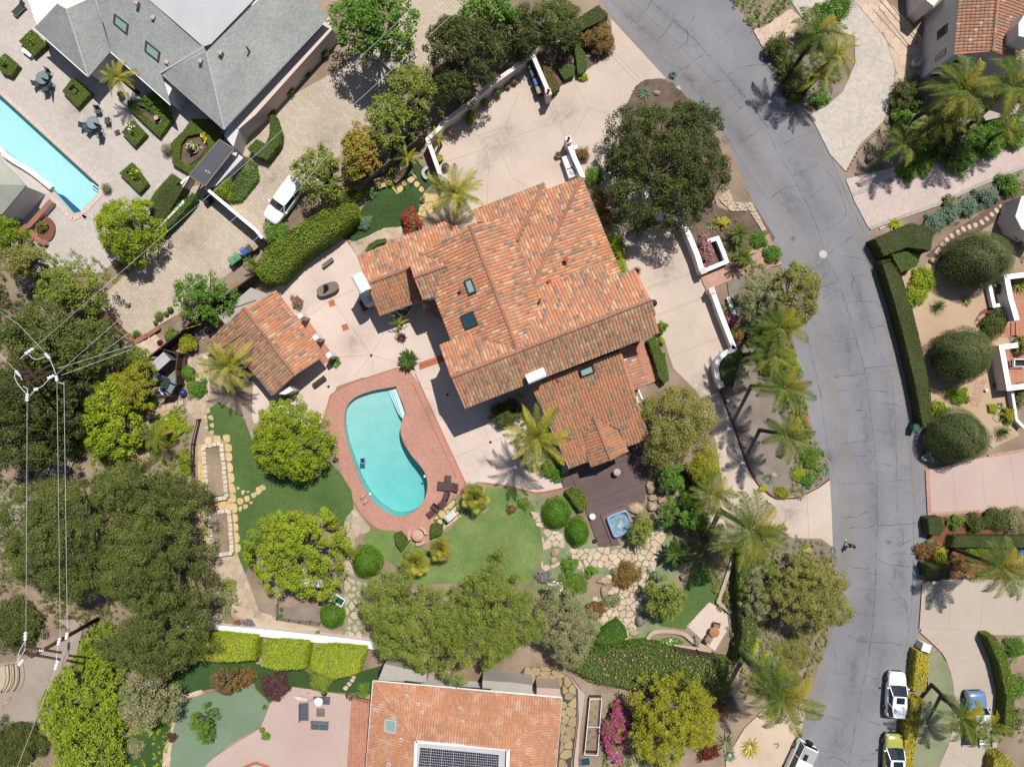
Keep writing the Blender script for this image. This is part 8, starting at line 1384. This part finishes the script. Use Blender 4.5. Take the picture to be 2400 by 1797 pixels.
boulder('bird_bath','small pale stone bowl beside the tall fountain',*q('00',1307,962)[0],5,.4,stone_m,cat='bird bath')
# pergola roof
pg=empty('pergola',tuple(W(*q('00',1320,1050)[0])),'dark mesh roofed pergola between the terrace and the tan driveway','pergola');pzz=2.7;pp=q('00',1225,1135,1420,905,1515,965,1325,1205)
B().prism(gp(pp,pzz),pzz-.06,pzz).obj('mesh_roof',M('mesh_grey',P(104,106,114),P(92,94,102),fine=24),pg)
for i in range(4):a,e=W(*pp[i],pzz),W(*pp[(i+1)%4],pzz);m_=(a+e)/2;B().box(m_.x,m_.y,pzz-.12,(e-a).length,.14,.16,math.atan2((e-a).y,(e-a).x)).obj('beam',wood_g,pg);B().box(a.x,a.y,0,.14,.14,pzz-.1).obj('post',wood_g,pg)
for k in (.33,.66):a=W(*pp[0],pzz).lerp(W(*pp[1],pzz),k);e=W(*pp[3],pzz).lerp(W(*pp[2],pzz),k);m_=(a+e)/2;B().box(m_.x,m_.y,pzz-.1,(e-a).length,.06,.08,math.atan2((e-a).y,(e-a).x)).obj('rafter',metal_g,pg)
B().prism(gp(q('00',1450,880,1490,790,1545,840,1510,950),2.4),0,2.4).obj('gate_house',stucco_g,pg);B().prism(gp(q('00',1515,975,1575,1020,1400,1200,1335,1215),1.6),0,1.6).obj('side_panel',stucco_g,pg)
b=B();c=W(*q('00',1340,1110)[0],2.9);b.lathe([(.12,0),(.12,.1)],c.x,c.y,2.7,10);b.obj('fan_hub',grill_m,pg)
B().box(c.x,c.y,2.78,.5,.12,.02,-.5).obj('fan_blade',stucco_g,pg)
B().box(W(*q('00',1360,1300)[0]).x,W(*q('00',1360,1300)[0]).y,0,.7,.6,.8,.7).obj('equipment_box',MC['trim_black'],pg)
# brick steps left
bs=empty('brick_steps',tuple(W(*q('00',200,1510)[0])),'brick stair with white edges below the small round bed by the cabana','steps')
for i in range(4):B().prism(gp(q('00',110+i*38,1500+i*14,150+i*38,1450+i*22,178+i*38,1475+i*22,138+i*38,1530+i*14),.1),0,.45-i*.1).obj('step',coping_m,bs)
wall('brick_wall','low brick wall beside the stair of the white terrace',q('00',330,1300,185,1460,155,1470),.4,.7,stucco_g,capmat=brick_dull);wall('brick_wall','brick capped kerb wall below the small round bed',q('00',180,1480,250,1560,300,1570),.35,.5,stucco_g,capmat=brick_dull)
sheet('round_mulch_bed',q('00',215,1480,280,1400,350,1430,365,1490,340,1550,290,1560),mulch_r,sm=3)
# bins
gm,bm_,dm=M('bin_green',P(50,110,78),rough=.5,amt=.2),M('bin_blue',P(50,110,190),rough=.5,amt=.2),M('bin_dark',P(46,74,62),rough=.5,amt=.2);brn=M('bin_brown',P(110,84,70),rough=.5)
for l,c_,x,y,an,m_,ld in (('dark green wheelie bin, topmost of the four against the court wall','20',117,415,-20,dm,dm),('dark green wheelie bin second from the top of the four','20',138,470,-20,dm,dm),('blue wheelie bin third of the four against the court wall','20',160,525,-20,bm_,bm_),('tan wheelie bin nearest the gate pillar','20',176,578,-20,brn,M('bin_tan',P(196,180,164))),('bright green wheelie bin on the left of the row on the tan driveway','01',1498,30,-40,gm,M('bin_mint',P(110,176,132),rough=.5)),('bright green wheelie bin in the middle of the row on the tan driveway','01',1532,5,-40,gm,M('bin_mint2',P(110,176,132),rough=.5)),('blue wheelie bin on the right of the row on the tan driveway','00',1575,1625,-40,bm_,bm_),('brown wheelie bin behind the blue one on the tan driveway','00',1610,1605,-40,brn,brn),('pale tan bin at the wall end of the tan driveway row','00',1640,1590,-40,brn,M('bin_tan2',P(206,186,170))),('blue wheelie bin cut off by the right edge by the hedge row','32',1648,275,0,bm_,bm_)):bin_('wheelie_bin',l,*q(c_,x,y)[0],an,m_,ld)
o=bin_('wheelie_bin','green bin peeking out behind the road hedge',*q('31',962,1110)[0],5,gm,gm)
# air conditioners, pots
for l,x,y,s_,h in (('white oblong air conditioning cabinet beside the gate wall',362,1050,(.75,1.3),.9),('square white air conditioner with round fan grille beside the gate wall',390,1112,(.95,.9),.9)):
 c=W(*q('20',x,y)[0],h);o=empty('air_conditioner',(c.x,c.y,0),l,'air conditioner',rz=.35);B().box(0,0,0,s_[0],s_[1],h-.04).obj('housing',stucco,o,0,0);B().box(0,0,h-.04,s_[0]*1.04,s_[1]*1.04,.04).obj('top_panel',white,o,0,0)
 if 'fan' in l:B().lathe([(.32,h),(.34,h+.03),(.28,h+.05),(.05,h+.07)],n=22).obj('fan_grille',metal_g,o,0,0)
terra=M('terracotta',P(178,112,84),P(150,96,74),fine=6);bluep=M('glaze_blue',P(50,80,150),rough=.25)
for a in (('round stone pot with dry stalks beside the gate pillar in the court','20',297,1000,.3,.45,flat_g,L_brown,.8,.5),('wide pot with leafy shrub against the court wall, middle','10',1385,770,.38,.5,terra,L_green,2.0,.8),('terracotta pot with green plant by the court wall, upper','10',1562,605,.3,.45,terra,L_green,1.5,.6),('small pots by the top of the court wall','10',1630,560,.22,.3,terra,L_grey,1.3,.3),('round clay pot with dark water near the court wall','10',1270,850,.36,.5,flag_p,None,1,.3),('deep blue glazed pot at the inner court wall','10',1225,1078,.36,.5,bluep,L_olive,1.0,.5),('pot at the foot of the bin wall with brown plant','20',15,525,.3,.4,terra,L_grey,1.3,.4),('potted plant with leafy sprawl in the court wall shade','10',1480,670,.26,.35,terra,L_green,1.8,.6),
  ('potted green palm at the pool corner of the lap pool','00',690,1215,.3,.45,flag_p,L_grey,1.7,.6),('tall potted shrub at the hedge of the pool terrace','00',1085,968,.3,.45,flag_p,L_grey,2.0,.8),('dark urn plants by the tree fern','00',780,610,.3,.5,flag_p,L_green,1.3,.4),('small pot with green ball by the driveway edge, upper','01',1075,373,.22,.3,terra,L_green,1.1,.3),('small pot with green ball by the driveway edge, lower','01',1005,430,.2,.3,terra,L_green,1.1,.3),('bushy potted plant between the two small pots','01',1030,385,.24,.35,flag_p,L_mid,2.0,.5),('potted shrub on the tan driveway by the brick wall','01',885,508,.24,.35,terra,L_green,1.9,.5),('terracotta pot with red flowers by the driveway steps','01',1035,560,.2,.3,terra,L_redf,1.5,.3),('dark round pot under the loose shrub tree','01',1100,345,.26,.4,MC['trim_black'],L_green,1.2,.4),
  ('clay pot beside the lavender at the boundary wall','02',1530,728,.34,.5,terra,None,1,.3),('orange pot standing on the white boundary wall','12',397,793,.22,.4,terra,L_mid,1.1,.3),('stone pot in the flagstones beside the front lawn','10',1078,1290,.26,.4,flag_p,L_green,.9,.3),('small clay pot next to the turf patio','12',40,1415,.24,.35,terra,L_mid,1.2,.35),('round terracotta pot by the pink patio edge','12',610,1212,.2,.3,MC['trim_black'],L_brown,1.1,.3)):
 pot('plant_pot',a[0],*q(a[1],a[2],a[3])[0],a[4],a[5],a[6],a[7],pr=a[8],ph=a[9])
for l,x,y in (('wire basket planter on the sand ledge above the annex, left',948,1015),('wire basket planter on the sand ledge above the annex, middle',980,1020),('wire basket planter on the sand ledge above the annex, right',1006,1025)):pot('wire_basket',l,*q('12',x,y)[0],.2,.3,metal_g,None,cat='basket',group='wire baskets above the annex')
c=W(*q('K',1075,1330)[0],.5);o=B().lathe([(.05,0),(.3,.12),(.38,.35),(.3,.6),(.05,.72)],n=18).obj('gazing_ball',bluep,None,True,world=False,label='blue glazed ball nestled in the strap leaf mound',cat='garden ball');o.location=(c.x,c.y,0)
c=W(*pf(8,0,'s') if False else q('02',95,1280)[0]);b=B()
for k in range(5):b.tube([(math.cos(a/12*6.28)*(.42-.05*k),math.sin(a/12*6.28)*(.42-.05*k),.03+.03*k) for a in range(13)],.025,4,False)
o=b.obj('hose_coil',M('hose_orange',P(200,120,96)),None,world=False,label='coiled orange hose on the gravel by the rubble steps',cat='hose');o.location=(c.x,c.y,0)
# bench and statue by the front lawn
c=W(*q('A',292,128)[0],.5);o=empty('garden_chair',(c.x,c.y,0),'cream wooden garden seat at the left of the front lawn','garden seat',rz=.3)
for i in range(4):B().box(0,-.3+i*.2,.4,1.0,.17,.04).obj('slat',flag_y,o,0,0)
B().box(0,.42,.4,1.0,.08,.45).obj('backrest',flag_y,o,0,0);B().box(0,0,0,.8,.6,.4).obj('base',flag_y,o,0,0)
B().prism(gp(q('30',1600,1400,1640,1270,1800,1230,1800,1560,1640,1480),2.6),0,2.6).obj('white_annex',stucco,None,label='white stucco building corner at the right edge beside the stepping stones',cat='building',loc=(51,14,0))
o=wall('trough','curved grey water trough beside the front lawn',smooth(q('10',1110,1080,1082,1105,1085,1135,1105,1155),3,False),.2,.5,metal_g,cat='trough')
# raised beds
flag_w=M('block_stone',P(236,224,204,.7),P(222,206,184,.7),fine=8,rv=.15,amt=.25)
for l,pts in (('upper stone edged raised bed on the golden path',q('01',1312,1232,1430,1210,1465,1560,1345,1580)),('lower stone edged raised bed on the golden path',q('02',1342,20,1480,-5,1500,270,1380,290))):
 w_=gp(pts,.5);c=Vector((sum(p[0]for p in w_)/4,sum(p[1]for p in w_)/4,0));o=empty('raised_bed',tuple(c),l,'raised bed');B().prism(ins(w_,.9),0,.36).obj('soil',soil,o);rs=random.Random(5)
 for i in range(4):
  a,e=Vector(w_[i]),Vector(w_[(i+1)%4]);L_=(e-a).length;n=int(L_/.42);an=math.atan2((e-a).y,(e-a).x)
  for k in range(n):p=a.lerp(e,(k+.5)/n)-Vector(c[:2]);b=B().box(0,0,0,L_/n*.95,.42,.45+rs.uniform(0,.08),top=.92);link('stone_block',mesh('stone_block',b.V,b.F,flag_w),o,loc=(p.x+rs.uniform(-.02,.02),p.y+rs.uniform(-.02,.02),0),rot=(0,0,an+rs.uniform(-.06,.06)))
# rail fence along the path
w_=[W(*p,.9) for p in q('01',1275,1060,1240,1220,1235,1360,1255,1540)];o=empty('rail_fence',tuple(Vector((w_[0].x,w_[0].y,0))),'dark rustic two rail fence beside the golden path','fence')
for i in range(3):
 for zz in (.45,.9):B().tube([Vector((w_[i].x,w_[i].y,zz)),Vector((w_[i+1].x,w_[i+1].y,zz))],.06,6).obj('rail',wood_dk,o)
for p in w_:B().tube([(p.x,p.y,0),(p.x,p.y,1.05)],.09,6).obj('post',wood_dk,o)
# tool corner
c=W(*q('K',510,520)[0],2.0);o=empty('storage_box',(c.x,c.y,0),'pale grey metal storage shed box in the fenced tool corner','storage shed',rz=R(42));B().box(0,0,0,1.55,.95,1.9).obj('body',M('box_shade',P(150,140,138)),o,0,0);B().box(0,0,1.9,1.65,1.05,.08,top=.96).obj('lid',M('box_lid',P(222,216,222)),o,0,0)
c=W(*q('K',400,850)[0],1.2);o=empty('tarpaulin',(c.x,c.y,0),'slate blue tarpaulin covered heap beside the storage shed box','tarpaulin');b=B();b.prism(gp(q('K',150,690,290,620,580,960,560,1010,240,1060,230,800),1.2),0,1.2,inset=.06);b.obj('cover',M('tarp_slate',P(120,126,144),P(90,98,120),fine=3,amt=.3),o)
for l,pts,h in (('flat grey lidded chest against the tool corner fence, upper',q('K',785,870,925,860,885,1115,725,1030),.8),('flat grey lidded chest against the tool corner fence, lower',q('K',765,1100,895,1165,765,1355,640,1240),.8)):
 w_=gp(pts,h);c=Vector((sum(p[0]for p in w_)/4,sum(p[1]for p in w_)/4,0));o=empty('storage_chest',tuple(c),l,'storage chest');B().prism(ins(w_,.93),0,h-.06).obj('body',MC['trim_black'],o);B().prism(w_,h-.06,h).obj('lid',M('chest_lid',P(150,164,176)),o)
c=W(*q('K',625,1085)[0],.9);o=empty('compost_bin',(c.x,c.y,0),'dark green compost tub between the chests and the tarpaulin','bin',rz=-.3);B().box(0,0,0,.8,.9,.85).obj('body',dm,o,0,0);B().box(0,0,.85,.85,.95,.06).obj('lid',dm,o,0,0)
for i in range(4):c=W(*q('K',400+i*55,1330-i*15)[0],.4);B().box(c.x,c.y,.3,.16,.75,.08,.35+.1*i).obj('timber_offcut',(wood_g,metal_g,white,bluep)[i],None,label='loose %s offcut lying in the tool corner, %s'%(('wood','metal','white board','blue plastic')[i],('at its left end','second from its left end','third from its left end','at its right end')[i]),cat='offcut',loc=(c.x,c.y,.3))
gt=empty('gate_ramp',tuple(W(*q('K',1040,520)[0])),'dark slatted gate ramp on the outside of the tool corner fence','gate');planks(gp(q('K',975,330,1190,350,1140,700,925,690),.5),.45,.16,(1,-.1),wood_dk,gt)
for i in range(4):B().prism(gp(q('01',1045+i*36,955-i*6,1075+i*36,948-i*6,1080+i*36,1000-i*14,1050+i*36,1012-i*14),.1),0,.3-i*.05).obj('path_step',flag_m,path)
ds=empty('driveway_steps',tuple(W(*q('01',960,590)[0])),'rose brick landing steps climbing from the tan driveway to the brown fence','steps')
for i in range(4):B().prism(gp(q('01',870+i*28,590-i*26,900+i*28,560-i*26,985+i*26,640-i*24,955+i*26,668-i*24),.1),0,.5-i*.1).obj('step',flag_p,ds)
B().tube([W(*q('01',1175,478)[0],1.9),W(*q('01',1300,440)[0],1.9)],.03,5).obj('yellow_pole',M('yellow_paint',(.7,.45,.02)),None,label='thin yellow pole resting on the brown board fence',cat='pole',loc=tuple(W(*q('01',1175,478)[0],1.9)))
# neighbours' patio furniture (bottom)
sg=M('sling_grey',P(104,108,116),P(92,96,104),fine=20);fr_g=M('frame_grey',P(140,150,168),rough=.5)
for l,x,y,an,L_,w2 in (('grey sling sofa on the left of the pink patio group',310,1300,0,1.75,.85),('grey sling sofa at the bottom of the pink patio group',410,1390,93,1.75,.85),('grey sling sofa at the top, behind the round white bowl',425,1228,92,1.6,.75)):
 c=W(*q('12',x,y)[0],.45);o=empty('patio_sofa',(c.x,c.y,0),l,'sofa','grey sling sofas of the pink patio',rz=-R(an))
 for s in (-1,1):B().box(0,s*L_*.24,.4,w2*.85,L_*.44,.06).obj('cushion',sg,o,0,0)
 b=B();b.box(0,0,.33,w2,L_,.06);b.obj('frame',fr_g,o,0,0);B().box(-w2*.48,0,.35,.07,L_,.45).obj('backrest',fr_g,o,0,0)
 for sx in (-1,1):
  for sy in (-1,1):B().box(sx*w2*.44,sy*L_*.46,0,.05,.05,.36).obj('leg',fr_g,o,0,0)
c=W(*q('12',417,1303)[0],.4);o=empty('slat_table',(c.x,c.y,0),'low square slatted table among the grey sling sofas','table');
for i in range(7):B().box(0,-.36+i*.12,.36,.82,.1,.03).obj('slat',wood_g,o,0,0)
B().box(0,0,0,.6,.6,.36).obj('base',fr_g,o,0,0)
c=W(*q('12',403,1235)[0],.9);o=empty('fire_bowl',(c.x,c.y,0),'round white metal bowl table beside the grey sofas','bowl');B().lathe([(.25,0),(.1,.3),(.2,.6),(.42,.85),(.42,.88),(.36,.84),(.05,.8)],n=26).obj('bowl',white,o,True,False)
c=W(*q('12',340,1172)[0],.1);o=B().lathe([(.4,0),(.38,.06),(.06,.1),(.04,.5)],n=20).obj('stone_disc',conc4,None,False,world=False,label='pale round parasol base above the folded parasol',cat='parasol base');o.location=(c.x,c.y,0)
c=W(*q('12',330,1220)[0],.8);o=empty('parasol',(c.x,c.y,0),'large folded white parasol lying tilted on the pink patio','parasol',rz=R(-33));b=B();b.tube([(-1.25,0,1.6),(-.7,0,1.4),(-.1,0,.9),(.35,0,.5)],[.02,.22,.25,.05],8);b.obj('canopy',stucco_p,o,0,0);B().tube([(.35,0,.5),(.45,0,0)],.03,6).obj('pole',wood_g,o,0,0)
pot('plant_pot','dark barrel pot beside the white bowl table',*q('12',440,1180)[0],.28,.6,MC['trim_black'])
o=empty('bench_rail',tuple(W(*q('12',665,1215)[0])),'curved rusty slatted bench at the head of the red tile walk','bench');ln=smooth(q('12',590,1190,640,1205,690,1225,745,1235),4,False)
for i,p in enumerate(ln):v=W(*p,.45);B().box(v.x,v.y,.42,.06,.42,.04,.25).obj('slat',rust,o)
B().tube([W(p[0]-1,p[1]-5,.85) for p in ln],.035,5).obj('back_rail',rust,o)
for p in (ln[0],ln[-1]):v=W(*p);B().box(v.x,v.y,0,.08,.4,.42,.25).obj('leg',rust,o)
# planter frame by the house
w_=gp(q('22',505,1215,580,1215,555,1580,470,1575),1.0);c=Vector((sum(p[0]for p in w_)/4,sum(p[1]for p in w_)/4,0));o=empty('vegetable_cage',tuple(c),'long white framed wooden vegetable planter east of the curved stone path','raised planter')
for i in range(4):a,e=Vector(w_[i]),Vector(w_[(i+1)%4]);m_=(a+e)/2;B().box(m_.x,m_.y,0,(e-a).length,.08,.55,math.atan2((e-a).y,(e-a).x)).obj('board',wood_dk,o);B().tube([(*a,.55),(*a,1.0)],.03,4).obj('post',white,o);B().tube([(*a,1.0),(*e,1.0)],.03,4).obj('top_rail',white,o)
a,e=(Vector(w_[0])+Vector(w_[3]))/2,(Vector(w_[1])+Vector(w_[2]))/2;B().tube([(*a,1.0),(*e,1.0)],.03,4).obj('top_rail',white,o);B().prism(ins(w_,.95),0,.4).obj('soil',soil,o)
rs=np.random.RandomState(3)
for i in range(9):t=.1+.8*i/9;a=Vector(w_[0]).lerp(Vector(w_[3]),t);e=Vector(w_[1]).lerp(Vector(w_[2]),t);p=a.lerp(e,.3+.4*(i%2));n=60;u=rs.normal(0,1,(n,3));u[:,2]=abs(u[:,2]);u/=np.linalg.norm(u,axis=1)[:,None];link('seedling',quads_mesh('seedling',*leaf_arrays(rs,u*.16,u,.07),L_blue if i>4 else L_lime),o,loc=(p.x-c.x,p.y-c.y,.42))
c=W(*q('22',475,1620)[0],.5);o=empty('cold_frame',(c.x,c.y,0),'grey framed cold frame box at the bottom edge','cold frame',rz=.1);B().box(0,0,0,.95,.8,.5).obj('box',metal_g,o,0,0);B().box(0,0,.5,.85,.7,.03).obj('pane',MC['sky_glass'],o,0,0)
# mailbox, playset, lounger under tree, white gate etc
c=W(*q('32',1030,890)[0],1.3);o=empty('mailbox',(c.x,c.y,0),'white stuccoed mailbox pillar at the end of the yellow hedge','mailbox',rz=-.3);B().box(0,0,0,.75,.7,1.15).obj('pillar',stucco,o,0,0);B().box(0,0,1.15,.85,.8,.08,top=.85).obj('cap',white,o,0,0);B().box(.25,-.45,.8,.25,.3,.25).obj('box',MC['trim_black'],o,0,0)
pl=q('12',345,480)[0];c=W(*pl,2.0);o=empty('swing_bench',(c.x,c.y,0),'white framed garden swing seat hidden under the open crowned tree','swing seat',rz=-.12)
for s in (-1,1):B().tube([(s*1.3,-.8,0),(s*1.3,0,2.0),(s*1.3,.8,0)],.05,5).obj('frame_leg',white,o,0,0)
B().box(0,0,1.98,2.7,.12,.1).obj('top_beam',white,o,0,0);B().box(0,.3,1.9,2.5,.5,.05).obj('shade_panel',white,o,0,0);B().box(0,-.1,.5,2.0,.6,.08).obj('seat',white,o,0,0);B().box(-.2,-.45,.55,2.0,.08,.5).obj('backrest',M('cushion_slate',P(110,116,140)),o,0,0)
c=W(*q('12',530,580)[0],.5);o=empty('deck_lounger',(c.x,c.y,0),'white slatted lounge chair with teal seat poking out from under the open crowned tree','lounger',rz=R(-32));B().box(-.1,.05,.35,1.25,.62,.05).obj('seat',M('teal_seat',P(20,90,96)),o,0,0)
for i in range(11):B().box(-.62+i*.11,-.4,.38,.06,.22,.03).obj('slat',white,o,0,0)
B().box(.58,0,.4,.07,.85,.05).obj('frame',white,o,0,0);B().box(-.05,.38,.4,1.3,.07,.05).obj('frame',white,o,0,0);B().box(-.05,0,0,1.0,.6,.34).obj('base',white,o,0,0)
sheet('gravel_pad',q('12',130,610,400,620,400,735,130,700),mulch)
fw=[W(*p,.9) for p in q('12',130,610,130,700,205,712,275,722,345,724,405,735)];o=empty('wire_fence',tuple(Vector((fw[0].x,fw[0].y,0))),'low green wire fence around the gravel pad with two small balls','fence')
for i in range(len(fw)):B().tube([(fw[i].x,fw[i].y,0),(fw[i].x,fw[i].y,.95)],.03,4).obj('post',MC['bin_dark'],o)
for i in range(len(fw)-1):
 for zz in (.1,.3,.5,.7,.88):B().tube([(fw[i].x,fw[i].y,zz),(fw[i+1].x,fw[i+1].y,zz)],.012,3).obj('wire',MC['bin_green'],o)
for l,x,y in (('small clipped ball in the gravel pad corner, upper',163,637),('small clipped ball in the gravel pad corner, lower',158,680)):p=q('12',x,y)[0];bush('topiary_ball',l,p[0],p[1],5.5,.5,L_hedge,clip=True,leaf=.06,cat='topiary')
for s_ in ((190,620,230,615,235,655,195,660),(250,630,270,628,272,655,252,655),(345,640,370,640,372,662,345,662),(380,675,395,675,395,700,380,700)):slab('paving_stone',q('12',*s_),flag_p,path2,.12)
# gravel yard steps at left
gy=empty('garden_steps',tuple(W(*q('02',80,1080)[0])),'four curved pale stone steps at the left edge of the gravel yard','steps')
for i in range(4):x=i*33;B().prism(gp(q('02',10+x,1000,50+x,985,58+x,1060,48+x,1120,20+x,1165,-5+x,1150,10+x,1080),.1),0,.55-i*.13).obj('step',flag_m,gy);B().tube([W(*p,.57-i*.13) for p in smooth(q('02',52+x,985,60+x,1060,50+x,1120,22+x,1167),3,False)],.03,4).obj('nosing',rust,gy)
# path lights, slabs, small things
for l,c_,x,y in (('white dome path light in the palm mulch bed','21',1390,935),('white dome path light at the sand path','01',1090,1055),('white garden light in the gravel garden','31',1400,868),('white utility lid at the cypress hedge box','32',1100,70)):c=W(*q(c_,x,y)[0]);o=empty('path_light',(c.x,c.y,0),l,'garden light');B().lathe([(.16,.3),(.14,.38),(.02,.44)],n=12).obj('shade',white,o,0,0);B().tube([(0,0,0),(0,0,.32)],.03,5).obj('stem',metal_g,o,0,0)
for l,c_,x,y,s1,s2,an,m_ in (('pink utility plate at the road edge near the spiky yuccas','20',1073,577,.55,.45,.6,conc4),('grey utility plate on the asphalt by the rose brick driveway','30',735,1475,.5,.2,.5,metal_g),('small pale slabs by the leaning pool house palm','01',1330,660,.7,.35,.5,stucco_g),('pale plate beside the bronze shrub at the gate wall','20',410,955,.4,.4,.3,stucco),('grey drain plate in the path behind the pool house','01',1315,530,.25,.25,.4,metal_g)):c=W(*q(c_,x,y)[0]);B().box(c.x,c.y,.06,s1,s2,.05,an).obj('utility_plate',m_,None,label=l,cat='utility plate',loc=(c.x,c.y,.06))
c=W(*q('31',1640,690)[0],.9);o=empty('courtyard_bench',(c.x,c.y,0),'dark bench with white rails in the brick courtyard','bench');B().box(0,0,.4,1.4,.6,.06).obj('seat',MC['trim_black'],o,0,0);B().box(0,.35,.8,1.4,.08,.1).obj('backrest',white,o,0,0);B().box(0,-.35,.6,1.4,.06,.06).obj('front_rail',white,o,0,0)
for s in (-1,1):B().box(s*.6,0,0,.08,.6,.8).obj('leg',white,o,0,0)
c=W(*q('31',1590,470)[0],.4);o=empty('entry_steps',(c.x,c.y,0),'brick entry steps at the white courtyard gate','steps')
for i in range(3):B().box(-.3+i*.35,0,0,.35,1.3,.12+i*.12).obj('step',tilebr,o,0,0)
B().prism(gp(q('30',1330,660,1410,780,1590,740,1656,700,1656,640,1480,600,1300,640),.9),0,.9).obj('villa_terrace',conc3,vh)
# ---------- the walker ----------
c=W(1984,1273);wk=empty('person',(c.x,c.y,rz_),'person in dark top and shorts with white shoes walking along the road','person',rz=R(0))
skin=M('skin',P(196,132,100));hairm=M('hair_brown',P(70,44,30),rough=.5);cloth=M('cloth_navy',P(44,42,58));cl2=M('cloth_dark',P(34,34,40))
def skinned(name,V,E,Rr,mat,par,root=0,lv=1):
 me=bpy.data.meshes.new(name);me.from_pydata(V,E,[]);o=link(name,me,par);md=o.modifiers.new('skin','SKIN')
 for i,r in enumerate(Rr):me.skin_vertices[0].data[i].radius=(r,r);me.skin_vertices[0].data[i].use_root=(i==root)
 o.modifiers.new('sub','SUBSURF').levels=lv;o.modifiers['sub'].render_levels=lv
 if not me.materials:me.materials.append(mat)
 return o
def add_skin_layer(me):pass
import bmesh
def skinned(name,V,E,Rr,mat,par,root=0,lv=2):
 me=bpy.data.meshes.new(name);bm=bmesh.new();ly=bm.verts.layers.skin.verify();vs=[]
 for i,v in enumerate(V):bv=bm.verts.new(v);bv[ly].radius=(Rr[i],Rr[i]);bv[ly].use_root=(i==root);vs.append(bv)
 for a,e in E:bm.edges.new((vs[a],vs[e]))
 bm.to_mesh(me);bm.free();me.materials.append(mat);o=link(name,me,par);o.modifiers.new('skin','SKIN').use_smooth_shade=True;m_=o.modifiers.new('sub','SUBSURF');m_.levels=lv;m_.render_levels=lv;return o
# walking toward photo-up (+y): pelvis, spine, neck, head; legs in stride
BV=[(0,0,.92),(0,0,1.12),(0,.02,1.34),(0,.02,1.47),(0,.04,1.56),(0,.05,1.66),
 (-.1,.02,.88),(-.11,.17,.5),(-.1,.26,.1),(-.1,.38,.05),(.1,-.02,.88),(.11,-.1,.5),(.1,-.36,.14),(.1,-.28,.05),
 (-.19,0,1.38),(-.25,-.14,1.12),(-.24,-.12,.88),(-.23,-.06,.8),(.19,0,1.38),(.25,.1,1.12),(.24,.26,.95),(.23,.33,.92)]
BE=[(0,1),(1,2),(2,3),(3,4),(4,5),(0,6),(6,7),(7,8),(8,9),(0,10),(10,11),(11,12),(12,13),(2,14),(14,15),(15,16),(16,17),(2,18),(18,19),(19,20),(20,21)]
skinned('body',BV,BE,[.12,.11,.12,.05,.07,.085,.085,.058,.036,.03,.085,.058,.036,.03,.055,.042,.03,.03,.055,.042,.03,.03],skin,wk)
skinned('shirt',[BV[0],BV[1],BV[2],BV[14],(-.235,-.09,1.24),BV[18],(.235,.06,1.24)],[(0,1),(1,2),(2,3),(3,4),(2,5),(5,6)],[.145,.14,.145,.07,.06,.07,.06],cloth,wk)
skinned('shorts',[BV[0],BV[6],(-.105,.1,.66),BV[10],(.105,-.06,.66)],[(0,1),(1,2),(0,3),(3,4)],[.15,.11,.085,.11,.085],cl2,wk)
for p in ((-.1,.33,.02),(.1,-.31,.06)):s_=B().lathe([(.8,0),(1,.4),(.7,.9),(.3,1)],n=10).obj('shoe',white,wk,True,False);s_.location=p;s_.scale=(.055,.14,.09)
s_=B().lathe([(.7,-.75),(1,-.2),(.95,.4),(.5,.95),(.05,1.05)],n=14).obj('hair',hairm,wk,True,False);s_.location=(0,.02,1.68);s_.scale=(.105,.12,.13)
B().tube([(0,-.08,1.7),(0,-.14,1.6),(0,-.12,1.42)],[.04,.035,.015],7).obj('ponytail',hairm,wk,True,False)
for s in (-1,1):s_=B().lathe([(.3,-1),(1,0),(.3,1)],n=8).obj('eye',MC['trim_black'],wk,0,0);s_.location=(s*.03,.135,1.66);s_.scale=(.012,.008,.01)
B().box(0,.145,1.6,.03,.03,.05).obj('nose',skin,wk,0,0)
